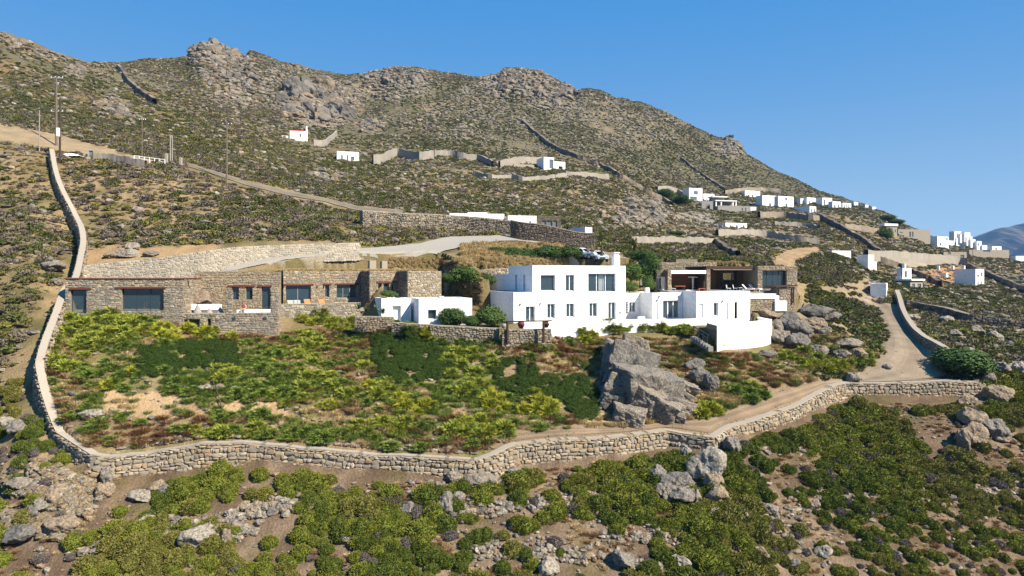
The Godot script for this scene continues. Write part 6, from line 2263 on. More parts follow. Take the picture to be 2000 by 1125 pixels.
func suv(called: String, label: String, at: Vector3, turn: float, paint: Material, bonnet: Material) -> void:
	var t := thing(called, label, "car", at, turn, "cars parked behind the villa")
	# the car's nose points along +z
	var side := [[-2.25, 0.42], [-2.3, 0.85], [-2.2, 1.02], [0.75, 1.02], [2.05, 0.92], [2.28, 0.75], [2.3, 0.42]]
	var bag := Bag.new()
	var rings := []
	for q in [[0.78, 0.0], [0.93, 0.06], [0.95, 0.5], [0.93, 0.0]]:
		pass
	for s in [-1.0, 1.0]:
		var outer := []
		for p in side:
			outer.append(Vector3(s * (0.94 if p[1] < 1.0 else 0.88), p[1], p[0]))
		rings.append(outer)
		for i in range(1, side.size() - 1):
			if s > 0:
				bag.tri(outer[0], outer[i], outer[i + 1])
			else:
				bag.tri(outer[0], outer[i + 1], outer[i])
	for i in side.size():
		var j := (i + 1) % side.size()
		bag.quad(rings[0][i], rings[0][j], rings[1][j], rings[1][i])
	mesh_node("body", bag.mesh(), paint, t)
	bag = Bag.new()
	bag.soft_box(Vector3(-0.86, 0.98, 0.72), Vector3(0.86, 1.03, 2.0), 0.03, Transform3D(Basis(Vector3.RIGHT, 0.075), Vector3(0, 0.09, 0)))
	mesh_node("bonnet", bag.mesh(), bonnet, t)
	# cabin
	var lo := [Vector3(-0.88, 1.0, 0.85), Vector3(0.88, 1.0, 0.85), Vector3(0.88, 1.0, -2.2), Vector3(-0.88, 1.0, -2.2)]
	var hi := [Vector3(-0.66, 1.62, 0.1), Vector3(0.66, 1.62, 0.1), Vector3(0.66, 1.6, -1.85), Vector3(-0.66, 1.6, -1.85)]
	bag = Bag.new()
	for i in 4:
		var j := (i + 1) % 4
		bag.quad(hi[j], hi[i], lo[i], lo[j])
	bag.quad(hi[3], hi[2], hi[1], hi[0])
	bag.soft_box(Vector3(-0.64, 1.59, -1.82), Vector3(0.64, 1.67, 0.02), 0.05)
	mesh_node("cabin", bag.mesh(), paint, t)
	for i in 4:
		var j := (i + 1) % 4
		var n: Vector3 = (lo[j] - lo[i]).cross(hi[i] - lo[i]).normalized() * 0.012
		bag = Bag.new()
		var a: Vector3 = lo[i].lerp(hi[i], 0.12).lerp(lo[j].lerp(hi[j], 0.12), 0.06) + n
		var b: Vector3 = lo[i].lerp(hi[i], 0.12).lerp(lo[j].lerp(hi[j], 0.12), 0.94) + n
		var c: Vector3 = lo[i].lerp(hi[i], 0.88).lerp(lo[j].lerp(hi[j], 0.88), 0.94) + n
		var d: Vector3 = lo[i].lerp(hi[i], 0.88).lerp(lo[j].lerp(hi[j], 0.88), 0.06) + n
		bag.quad(d, c, b, a)
		bag.quad(a, b, c, d)
		mesh_node("windscreen" if i == 0 else "window", bag.mesh(), M.car_glass, t)
	for s in [-1.0, 1.0]:
		for z in [-1.4, 1.4]:
			bag = Bag.new()
			bag.tube([Vector3(s * 0.74, 0.36, z), Vector3(s * 0.97, 0.36, z)], 0.36, 0.36, 16)
			var w := mesh_node("wheel", bag.mesh(), M.tyre, t)
			bag = Bag.new()
			bag.tube([Vector3(s * 0.96, 0.36, z), Vector3(s * 0.985, 0.36, z)], 0.23, 0.2, 12)
			mesh_node("rim", bag.mesh(), M.steel, w)
		bag = Bag.new()
		bag.soft_box(Vector3(s * 0.66 - 0.2, 0.68, 2.1), Vector3(s * 0.66 + 0.2, 0.84, 2.3), 0.04)
		mesh_node("headlight", bag.mesh(), M.steel, t)
		bag = Bag.new()
		bag.soft_box(Vector3(s * 0.7 - 0.18, 0.8, -2.32), Vector3(s * 0.7 + 0.18, 0.95, -2.2), 0.03)
		mesh_node("tail_light", bag.mesh(), M.lamp_red, t)
		bag = Bag.new()
		bag.soft_box(Vector3(s * 1.0 - 0.1, 1.02, 0.5), Vector3(s * 1.0 + 0.1, 1.18, 0.64), 0.03)
		mesh_node("mirror", bag.mesh(), paint, t)
	bag = Bag.new()
	bag.soft_box(Vector3(-0.42, 0.5, 2.2), Vector3(0.42, 0.66, 2.33), 0.03)
	bag.soft_box(Vector3(-0.85, 0.3, 2.1), Vector3(0.85, 0.45, 2.34), 0.04)
	bag.soft_box(Vector3(-0.85, 0.3, -2.36), Vector3(0.85, 0.46, -2.1), 0.04)
	mesh_node("bumper", bag.mesh(), M.tyre, t)

func make_cars() -> void:
	suv("parked_car", "silver-blue off-road car facing the villa beside its white chimney", hit(1169, 514.6, 5.7) + Vector3(0, 0.1, 0), 0.12, M.car_silver, M.car_silver)
	suv("parked_car", "white off-road car parked side on behind the dark hedge", hit(1144, 508, 5.7) + Vector3(-0.3, 0.1, -1.0), 1.0, M.car_white, M.car_white)

const OUTCROP := [[1230, 722, 84, 84, 1], [1256, 762, 92, 86, 0], [1284, 790, 76, 60, 1], [1215, 770, 60, 60, 1], [1203, 690, 44, 40, 0], [1244, 684, 46, 46, 4], [1214, 718, 44, 36, 0], [1224, 748, 40, 34, 0], [1266, 738, 42, 34, 3], [1287, 752, 34, 48, 0], [1232, 766, 30, 24, 1], [1236, 783, 34, 28, 0], [1262, 765, 40, 28, 3], [1268, 788, 34, 36, 0], [1297, 798, 46, 48, 1], [1303, 782, 24, 22, 4], [1331, 778, 44, 30, 0], [1333, 797, 42, 32, 3], [1342, 758, 38, 24, 1], [1228, 810, 56, 38, 3], [1196, 786, 40, 32, 3], [1271, 708, 28, 26, 4], [1276, 723, 32, 22, 0], [1322, 815, 26, 20, 3], [1180, 762, 26, 18, 1], [1207, 765, 26, 26, 3], [1190, 736, 30, 30, 1]]

func rock_at(u: float, v: float, wpx: float, hpx: float, t0: float, kind: int, sunk := 0.25) -> Transform3D:
	var foot := hit(u, v + hpx * 0.5, t0)
	var d := -foot.z
	var w := wpx * d / F * 0.62
	var h := hpx * d / F * 0.62
	var b := Basis(Vector3.UP, rng.randf() * TAU) * Basis(Vector3(1, 0, 0), rng.randf_range(-0.3, 0.3))
	b = Basis().scaled(Vector3(w, h, (w + h) * 0.5)) * b
	return Transform3D(b, foot + Vector3(0, h * (0.75 - sunk), -0.2 * h))

# bedded block: all of them dip the same way
func slab_at(u: float, v: float, wpx: float, hpx: float, t0: float) -> Transform3D:
	var foot := hit(u, v + hpx * 0.4, t0)
	var d := -foot.z
	var w := wpx * d / F * 0.76
	var h := hpx * d / F * 0.74
	var b := Basis(Vector3(0, 0, 1), rng.randf_range(-0.42, -0.2)) * Basis(Vector3.UP, rng.randf_range(-0.3, 0.5) + (PI if rng.randf() < 0.5 else 0.0)) * Basis(Vector3.RIGHT, rng.randf_range(-0.25, 0.1))
	return Transform3D(b * Basis().scaled(Vector3(w, h, (w + h) * 0.55)), foot + Vector3(0, h * 0.42, -0.35 * h))

func make_outcrop() -> void:
	var t := thing("rock_outcrop", "large grey layered rock outcrop on the slope below the villa", "rock outcrop")
	for q in OUTCROP:
		mesh_node("rock_block", slab_meshes[rng.randi() % 6], RM[[1, 3, 2, 3, 0][q[4]] if rng.randf() < 0.6 else 0], t, slab_at(q[0], q[1], q[2], q[3], 3.0))
	var t2 := thing("rock_outcrop", "pair of dark fractured boulders right of the layered outcrop", "rock outcrop")
	for q in [[1370, 730, 34, 30], [1390, 745, 22, 38], [1357, 710, 32, 22]]:
		mesh_node("rock_block", rock_meshes_fine[rng.randi() % 6], RM[3], t2, rock_at(q[0], q[1], q[2], q[3], 3.0, 0, 0.2))
	var t3 := thing("rock_outcrop", "brown and grey rock outcrop behind the white yard wall", "rock outcrop")
	for q in [[1540, 622, 40, 30], [1562, 640, 50, 40], [1600, 605, 56, 30], [1585, 630, 44, 34], [1530, 655, 36, 36], [1560, 662, 34, 34], [1520, 640, 34, 30], [1605, 640, 34, 24], [1500, 612, 40, 18], [1512, 598, 30, 16], [1600, 680, 32, 22], [1640, 690, 36, 22], [1655, 668, 44, 22], [1676, 690, 30, 20], [1498, 690, 30, 18], [1620, 616, 40, 20]]:
		mesh_node("rock_block", rock_meshes_fine[rng.randi() % 6], RM[rng.randi() % 4], t3, rock_at(q[0], q[1], q[2], q[3], 3.0, 0, 0.25))
	var t4 := thing("rock_outcrop", "stacked round-shouldered boulders near the right end of the boundary wall", "rock outcrop")
	for q in [[1902, 812, 42, 40], [1900, 845, 44, 44], [1884, 862, 24, 40], [1944, 835, 40, 42], [1950, 765, 44, 40], [1930, 735, 30, 30], [1958, 850, 26, 26], [1890, 785, 36, 26]]:
		mesh_node("rock_block", rock_meshes_fine[rng.randi() % 6], RM[[0, 1, 2, 2][rng.randi() % 4]], t4, rock_at(q[0], q[1], q[2], q[3], 0.0, 0, 0.2))
	var t5 := thing("rock_outcrop", "group of grey boulders capped one on another in the lower slope's middle", "rock outcrop")
	for q in [[1288, 926, 30, 36], [1326, 938, 58, 40], [1332, 965, 46, 34], [1358, 970, 18, 32], [1305, 960, 36, 40]]:
		mesh_node("rock_block", rock_meshes_fine[rng.randi() % 6], RM[[0, 1, 3][rng.randi() % 3]], t5, rock_at(q[0], q[1], q[2], q[3], 0.0, 0, 0.15))
	# crags along the ridge and on the slopes below it
	for q in [[418, 106, 46, 18, 34, 20, "jagged pinkish crag crowning the left summit"], [470, 135, 40, 34, 30, 20, "broken rock ribs below the left summit"], [620, 205, 74, 38, 56, 38, "great pale cliff of fractured rock above the chapel"], [1008, 165, 50, 18, 34, 19, "rocky crag on the highest middle point of the ridge"], [1075, 182, 44, 24, 26, 22, "sloping rock band right of the highest ridge crag"], [790, 158, 50, 18, 26, 20, "low rock knobs on the ridge between the two summits"], [1428, 288, 22, 16, 18, 20, "dark crag at the shoulder where the ridge drops to the village"], [222, 218, 26, 14, 16, 20, "small brown cliff on the left slope below the field wall"], [148, 140, 18, 9, 10, 18, "grey knob of rock high on the left slope"], [1240, 418, 44, 22, 24, 22, "grey rock tumble left of the pale village road"], [720, 248, 20, 10, 10, 18, "pair of grey rocks right of the great pale cliff"], [648, 345, 22, 10, 10, 18, "round orange-grey rock below the long low white house"]]:
		var cr := thing("crag", q[6], "crag")
		for k in q[4]:
			var a := rng.randf() * TAU
			var s := sqrt(rng.randf())
			var u: float = q[0] + cos(a) * s * q[2]
			var v: float = q[1] + sin(a) * s * q[3]
			var p := hit(u, v, 7.0)
			var e := along(LAY[11], u)
			if v < e.x + 3.0:
				p = on_ground((u - U0) / F * e.y, e.y - 1.0)
			var w: float = q[5] * rng.randf_range(0.35, 0.9) * -p.z / F * 0.6
			var b := Basis(Vector3(0, 0, 1), rng.randf_range(-0.5, 0.1)) * Basis(Vector3.UP, rng.randf() * TAU) * Basis.from_scale(Vector3(w * rng.randf_range(0.8, 1.3), w * rng.randf_range(0.7, 1.25), w))
			mesh_node("rock_block", slab_meshes[rng.randi() % 6] if rng.randf() < 0.6 else rock_meshes_fine[rng.randi() % 6], RM[[0, 1, 1, 3, 2, 0][rng.randi() % 6]], cr, Transform3D(b, p + Vector3(0, w * 0.15, 0)))
	# boulders one can tell apart
	for q in [
		[872, 978, 34, 36, 1, "squarish pale grey boulder left of the bare brown soil"], [855, 952, 16, 22, 1, "small upright grey boulder just above the squarish pale one"], [896, 968, 20, 22, 1, "grey boulder touching the right side of the squarish pale one"],
		[795, 992, 30, 24, 1, "rounded grey boulder among green cushions left of the pale squarish one"], [846, 995, 22, 26, 0, "tan grey boulder just left of the squarish pale one"], [943, 932, 60, 26, 0, "long lying boulder built into the foot of the boundary wall"],
		[887, 930, 24, 26, 0, "tan boulder leaning under the boundary wall left of the long one"], [1008, 922, 26, 28, 1, "grey boulder beside a round shrub at the boundary wall's foot"], [1384, 900, 60, 60, 4, "big pale slanting slab below the shaded bend of the boundary wall"],
		[1394, 938, 30, 34, 2, "tan slab lying under the big pale slanting slab"], [1342, 880, 18, 24, 4, "pointed pale stone in front of the shaded wall bend"], [1432, 868, 26, 40, 1, "grey boulder built into the wall right of the shaded bend"],
		[1402, 960, 46, 40, 2, "dark tan broken boulder right of the capped group"], [1390, 998, 36, 18, 4, "white topped flat stone below the capped boulders"], [1446, 1005, 24, 32, 4, "pale pointed boulder above the rubble row"],
		[275, 965, 36, 26, 4, "pale flat boulder left of the lower cushion shrubs"], [325, 955, 34, 22, 3, "dark grey flat boulder beside the pale flat one"], [305, 948, 28, 26, 2, "tan block behind the dark grey flat boulder"],
		[280, 1018, 40, 24, 4, "smooth cream boulder in the lower left shrubs"], [384, 1046, 54, 40, 4, "large cream boulder in the lower left rubble row"], [440, 1050, 26, 30, 2, "pinkish boulder next to the large cream one"], [403, 1028, 24, 24, 4, "pale angular boulder above the large cream one"],
		[612, 994, 28, 24, 2, "tan angular boulder in the rubble between green cushions"], [708, 984, 28, 24, 1, "grey hexagonal boulder right of the tan angular one"], [672, 1048, 26, 18, 1, "low grey boulder in the lower middle cushions"],
		[40, 940, 44, 26, 0, "grey slab leaning on the collapsed rubble"], [110, 960, 36, 30, 2, "tan block in the collapsed rubble at the wall corner"], [40, 1038, 60, 34, 3, "wide grey slab in the collapsed rubble near the left frame edge"], [118, 1022, 56, 34, 2, "brown block under the collapsed rubble"], [60, 1000, 36, 24, 3, "grey block in the middle of the collapsed rubble"], [80, 985, 30, 24, 1, "grey wedge above the wide grey slab"], [205, 930, 24, 34, 1, "grey upright stone in the corner of the boundary wall"], [200, 955, 30, 34, 2, "orange tan block below the upright corner stone"],
		[34, 829, 34, 30, 1, "light grey cube-like boulder left of the boundary wall"], [8, 822, 30, 30, 4, "pale boulder at the left frame edge"], [178, 806, 36, 20, 4, "pale flat boulder in the garden near the boundary wall's bend"], [96, 516, 40, 24, 1, "dark shaded slab left of the wall behind the stone house"], [110, 548, 20, 16, 1, "small grey boulder left of the stone house corner"],
		[400, 757, 24, 14, 4, "pale flat stone in the garden beside a brown stem"], [428, 757, 18, 14, 2, "tan stone next to the pale flat garden stone"], [458, 758, 16, 12, 4, "white pointed stone in the garden right of the brown stem"],
		[1734, 714, 16, 12, 4, "white square stone beside the dirt track"], [1785, 558 + 60, 20, 14, 4, "pale stone inside the bend of the dirt track wall"], [1852, 622, 24, 18, 4, "smooth pale boulder in the scrub right of the roadside wall"], [1912, 644, 24, 20, 0, "grey boulder in the scrub at mid right"], [1946, 655, 22, 20, 4, "round pale boulder in the scrub near the right frame edge"], [1988, 717, 30, 28, 4, "white boulder at the right frame edge"], [1960, 715, 34, 26, 0, "rough tan boulder beside the dark bush"], [1868, 650, 20, 14, 1, "small grey boulder right of the roadside wall's middle"],
		[1672, 838, 26, 22, 0, "tan pointed boulder among shrubs under the wall's right part"], [1500, 990, 30, 20, 1, "grey boulder at the edge of the brown hollow"], [1610, 1075, 26, 24, 4, "pale square boulder low at right"], [1215, 1090, 40, 34, 1, "large grey boulder in the bottom middle"], [1070, 1105, 36, 36, 4, "white boulder at the bottom edge"], [1330, 1092, 34, 24, 4, "pale triangular boulder in the bottom rubble"], [1490, 1078, 30, 26, 2, "tan boulder low in the middle right"], [1550, 1098, 24, 16, 3, "flat grey stone near the bottom right"],
		[258, 480, 20, 20, 4, "pale pointed boulder on the bank above the retaining wall"], [246, 492, 40, 20, 4, "cream boulder pile on the bank above the retaining wall"], [292, 494, 24, 14, 1, "grey boulder right of the cream pile on the bank"], [222, 496, 30, 14, 2, "tan boulder left of the cream pile on the bank"], [327, 452, 14, 12, 4, "white boulder on the scrub slope above the bank"], [400, 432, 24, 10, 1, "small grey boulder high on the scrub slope"],
		[905, 580, 30, 18, 1, "grey ledge boulder on the bank right of the tan wing wall"], [880, 588, 34, 14, 2, "tan flat boulder on the bank behind the white annex"], [922, 572, 24, 20, 0, "tan boulder under the dark bush by the villa"], [842, 590, 24, 14, 4, "pale stone at the foot of the tan wing wall"]]:
		var m := mesh_node("boulder", rock_meshes_fine[rng.randi() % 6], RM[q[4]], null, rock_at(q[0], q[1], q[2], q[3], 0.0 if q[1] > 860 or q[0] < 100 else 3.0, 0))
		tag(m, q[5], "boulder", "boulders on the slopes")

func tree(called: String, label: String, category: String, at: Vector3, tall: float, wide: float, kind: int, balls := 5, group := "") -> void:
	var t := thing(called, label, category, at, 0.0, group)
	var bag := Bag.new()
	bag.tube([Vector3(0, -0.4, 0), Vector3(0.1, tall * 0.25, 0.05), Vector3(0.0, tall * 0.6, 0)], 0.05 * tall, 0.02 * tall, 7)
	for k in 4:
		var a := TAU * k / 4.0 + rng.randf()
		bag.tube([Vector3(0.08, tall * 0.22, 0.04), Vector3(cos(a) * wide * 0.4, tall * 0.6, sin(a) * wide * 0.4)], 0.025 * tall, 0.008 * tall, 6)
	mesh_node("trunk", bag.mesh(), M.bark, t)
	for k in balls:
		var a := TAU * k / balls + rng.randf() * 0.8
		var r := wide * 0.5 * (0.0 if k == 0 else rng.randf_range(0.4, 0.65))
		var s := rng.randf_range(0.42, 0.62)
		var p := Vector3(cos(a) * r, tall * (0.58 if k == 0 else rng.randf_range(0.26, 0.6)) * minf(1.0, 1.6 * tall / wide), sin(a) * r)
		var b := Basis(Vector3.UP, rng.randf() * TAU).scaled(Vector3(wide * s, tall * s * 0.68, wide * s))
		mesh_node("crown", kit.leafy[kind], M.leaf, t, Transform3D(b, p))

func spiky(called: String, label: String, category: String, at: Vector3, stem: float, reach: float, leaves: int, col: Color, group := "", droop := 0.3) -> void:
	var t := thing(called, label, category, at, 0.0, group)
	var bag := Bag.new()
	if stem > 0.3:
		bag.tube([Vector3(0, -0.4, 0), Vector3(0.05, stem * 0.5, 0), Vector3(0, stem, 0)], 0.2, 0.15, 8)
		mesh_node("trunk", bag.mesh(), M.bark, t)
		bag = Bag.new()
	for k in leaves:
		var a := rng.randf() * TAU
		var e := rng.randf_range(0.1, 1.35)
		var dir := Vector3(cos(a) * cos(e), sin(e), sin(a) * cos(e))
		var side := Vector3(-sin(a), 0, cos(a)) * reach * 0.05
		var base := Vector3(0, stem, 0)
		var mid := base + dir * reach * 0.55
		var tip := base + dir * reach + Vector3(0, -droop * reach * cos(e), 0)
		bag.col = col * rng.randf_range(0.7, 1.35)
		bag.quad(base - side * 0.5, mid - side, mid + side, base + side * 0.5)
		bag.tri(mid - side, tip, mid + side)
	mesh_node("leaves", bag.mesh(true), M.leaf, t)

func make_garden_trees() -> void:
	var shrub := "rounded shrubs before the white annex"
	for q in [[884, 637, 40, 40, 0, "round dark shrub in front of the annex window, left of three"], [922, 638, 34, 30, 0, "low round shrub in the middle between two taller ones"], [960, 638, 42, 46, 1, "tall olive shrub against the villa's shaded left wall"]]:
		var p := hit(q[0], q[1], 4.2)
		p = P(q[0], q[1], 71.5) if absf(-p.z - 72.0) > 4.0 else p
		tree("garden_shrub", q[5], "shrub", p, q[3] * 71.5 / F, q[2] * 71.5 / F, q[4], 7, shrub)
	var bigger := "bushes and small trees behind the buildings"
	for q in [[908, 555, 44, 42, 1, 84.0, "leafy green bush above the annex beside the stone pillar"], [950, 562, 30, 34, 0, 85.0, "dark bush close to the villa's rear left corner"], [870, 552, 30, 20, 0, 83.0, "low dark bush at the end of the tan wing wall"], [1232, 548, 40, 40, 1, 86.0, "bright green bush touching the villa's upper right corner"], [1268, 540, 40, 46, 0, 87.5, "dark spreading tree between the villa and the canopy"], [1228, 570, 36, 24, 1, 84.5, "pale green bush on the terrace right of the villa's big window"], [1252, 510, 40, 24, 0, 92.0, "low dark bush under the palms"], [1268, 566, 22, 34, 1, 85.5, "spindly olive plant beside the white planter"]]:
		tree("bush", q[6], "bush", P(q[0], q[1], q[5]), q[3] * q[5] / F, q[2] * q[5] / F, q[4], 6, bigger)
	var hedge := "clipped bushes of the hedge above the villa"
	var labs := ["first hedge bush from the left, darkest and purplish", "second hedge bush from the left", "third hedge bush from the left", "fourth hedge bush, middle of the row", "fifth hedge bush, right of the middle", "sixth hedge bush, next to last", "last hedge bush by the white car"]
	for k in 7:
		var u := 945 + k * 28.0
		tree("hedge_bush", labs[k], "hedge", P(u, 512 - k * 0.6, 97.0), 2.3, 3.0, 0, 6, hedge)
	for q in [[1175, 494, 2.6, 1.4, 1.9, 60, "spiky palm at the end of the dark stone wall"], [1238, 510, 1.6, 1.9, 1.8, 60, "spiky palm left of two above the dark bush"], [1252, 512, 1.0, 1.6, 1.5, 50, "shorter spiky palm beside the stone pillar"]]:
		spiky("palm", q[6], "palm", P(q[0], q[1], 95.0), q[3], q[4], q[5], Color(0.15, 0.16, 0.06), "palms behind the villa", 0.35)
	for q in [[700, 607, 0.9, "agave clump at the left end beside the stepped stone house"], [716, 612, 0.8, "blue-green agave against the annex's shaded side"], [748, 616, 0.8, "dark agave in front of the annex's white wall"], [735, 612, 0.9, "pale blue agave between two darker ones"]]:
		spiky("agave", q[3], "agave", P(q[0], q[1], 71.0) , 0.15, q[2], 34, Color(0.16, 0.20, 0.15) if q[0] == 735 else Color(0.05, 0.085, 0.04), "agaves by the annex", 0.1)
	var p := hit(1880, 735, 3.2)
	spiky("dark_bush", "big dark wiry bush beside the lower end of the dirt track", "bush", p, 0.2, 2.4, 240, Color(0.05, 0.055, 0.03), "", 0.5)
	tree("wild_bush", "dense dark bush core behind the wiry branches at the track's end", "bush", hit(1884, 734, 3.2), 3.3, 4.6, 0, 10)
	tree("bush", "dark green bush on the roof edge near the annex's roof pot", "bush", P(759, 582, 75.5), 1.0, 1.6, 1, 4, bigger)
	var trees := "dark trees and thickets in the village"
	for q in [[1300, 386, 30, 20, 0, "round dark tree beside the pale curved wall"], [1330, 400, 36, 22, 0, "dark tree below the village's leftmost house"], [1732, 466, 26, 26, 0, "dark tree left of the stone cottage"], [1732, 428, 30, 12, 0, "dark thicket on the ridge end, left of two"], [1752, 437, 26, 12, 0, "dark thicket on the ridge end, right of two"], [1828, 462, 34, 12, 0, "dark thicket behind the white house under the compound"], [1840, 452, 10, 8, 0, "tiny lone tree on the right skyline"], [1320, 460, 30, 12, 0, "low dark bush behind the long straight pale wall"], [1470, 372, 4, 4, 0, "tiny bush at the terrace fence"]]:
		var h := hit(q[0], q[1], 6.8)
		tree("dark_tree", q[5], "tree", h, q[3] * -h.z / F, q[2] * -h.z / F, q[4], 5, trees)

func make_small_things() -> void:
	# stone garden walls in front of the annex and villa
	var w := func(label: String, a: Vector3, b: Vector3, high: float, pal: Array) -> void:
		var tops := []
		var feet := []
		for k in 9:
			var p := a.lerp(b, k / 8.0)
			tops.append(p)
			feet.append(p - Vector3(0, high, 0))
		free_wall("garden_wall", label, "stone wall", tops, feet, 0.45, pal, [1.0], [0.12, 0.24], [0.2, 0.5], M.cap, 0, 0.02, 0.06)
	w.call("low stone garden wall before the white annex door", P(694, 617, 73.0), P(768, 618.5, 73.2), 1.7, TANS)
	w.call("long stone garden wall below the round shrubs", P(766, 629, 71.6), P(842, 634, 70.8), 1.3, GREYS)
	w.call("rubble garden wall ending at the shaded step left of the timber rail", P(840, 634, 70.5), P(976, 641, 70.0), 2.2, GREYS + TANS)
	w.call("stone garden wall with timber rail and pots before the villa", P(980, 643, 69.0), P(1076, 642, 69.6), 2.0, TANS + GREYS)
	var r := thing("timber_rail", "dark timber rail on two thick posts before the villa", "railing")
	for u in [991, 1061.5]:
		var bag := Bag.new()
		bag.tube([P(u, 670, 68.6), P(u, 627, 68.6)], 0.13, 0.12, 8)
		mesh_node("post", bag.mesh(), M.wood, r)
	var bg := Bag.new()
	bg.tube([P(984, 628, 68.6), P(1078, 626.5, 68.7)], 0.07, 0.07, 8)
	mesh_node("rail", bg.mesh(), M.wood, r)
	for q in [[1018, 641, 0.36, 0.75, M.dark_red, "dark red glazed jar on the stone wall under the timber rail"], [984, 641, 0.26, 0.5, M.cement, "small grey pot at the left end of the railed wall"], [1066, 640, 0.36, 0.62, M.wood, "brown half barrel at the right end of the railed wall"]]:
		var pt := thing("garden_pot", q[5], "pot", P(q[0], q[1], 69.3), 0.0, "pots on the railed stone wall")
		var bag := Bag.new()
		var a: float = q[2]
		var h: float = q[3]
		bag.lathe([[0.0, 0.0], [a * 0.55, 0.0], [a * 0.95, h * 0.4], [a, h * 0.6], [a * 0.7, h * 0.9], [a * 0.78, h], [a * 0.6, h], [a * 0.5, h * 0.85], [0.0, h * 0.8]], 14)
		mesh_node("jar", bag.mesh(), q[4], pt)
	# pillars and walls behind the dry-grass roof
	for q in [[868, 879.5, 513, 536, 80.0, "square grey stone gate pillar left of the leafy bush"], [1249, 1256, 497, 514, 92.0, "small tan stone pillar right of the palms"], [968, 972, 467, 481, 104.0, "stub pillar at the bend of the concrete road"]]:
		var gp := thing("stone_pillar", q[5], "pillar", hit((q[0] + q[1]) * 0.5, q[3], 5.2) if q[0] == 868 else P((q[0] + q[1]) * 0.5, q[3], q[4]))
		var bag := Bag.new()
		var hw: float = (q[1] - q[0]) * 0.5 / F * q[4]
		bag.soft_box(Vector3(-hw, -3.0, -hw), Vector3(hw, (q[3] - q[2]) / F * q[4], hw), 0.04)
		mesh_node("shaft", bag.mesh(), M.cap, gp)
	w.call("low rubble wall behind the villa under the hedge", P(880, 531, 87.0), P(1000, 523, 92.0), 1.0, TANS)
	var cw := thing("curved_wall", "pale rendered wall sweeping down beside the hedge and the white car", "wall")
	var bag2 := Bag.new()
	var prev := []
	for k in 13:
		var k1 := k / 12.0
		var u := lerpf(1060, 1131, k1)
		var d := lerpf(101.0, 95.0, k1)
		var v := lerpf(478, 513, pow(k1, 2.2))
		var top := P(u, v, d)
		var p := [top + Vector3(0, 0, 0.2), top + Vector3(0, 0, -0.2), Vector3(top.x, top.y - 2.4, top.z - 0.2), Vector3(top.x, top.y - 2.4, top.z + 0.2)]
		if k:
			for i in 4:
				var j := (i + 1) % 4
				bag2.quad(prev[j], p[j], p[i], prev[i])
		prev = p
	mesh_node("rendered_wall", bag2.mesh(), M.cap, cw)
	# slatted fence on the middle slope
	var fa := hit(849, 303, 7.6)
	var fb := hit(895, 303, 7.6)
	var fe := thing("slatted_fence", "dark slatted fence between the pale retaining walls on the middle slope", "fence")
	for k in 14:
		var bag := Bag.new()
		var q := fa.lerp(fb, k / 13.0)
		bag.box(q + Vector3(-0.18, -0.5, 0.5), q + Vector3(0.18, 1.5, 0.6))
		mesh_node("slat", bag.mesh(), M.wood, fe)
	var st := thing("dead_stem", "thin dry brown stem leaning on the bare garden soil", "dead branch")
	var s0 := hit(437, 815, 3.0)
	var s1 := hit(415, 750, 3.0)
	bg = Bag.new()
	bg.tube([s0 + Vector3(0, 0.3, 0), s0.lerp(s1, 0.5) + Vector3(0, 0.5, 0), s1 + Vector3(0, 0.4, 0)], 0.06, 0.03, 6)
	mesh_node("stem", bg.mesh(), M.bark, st)

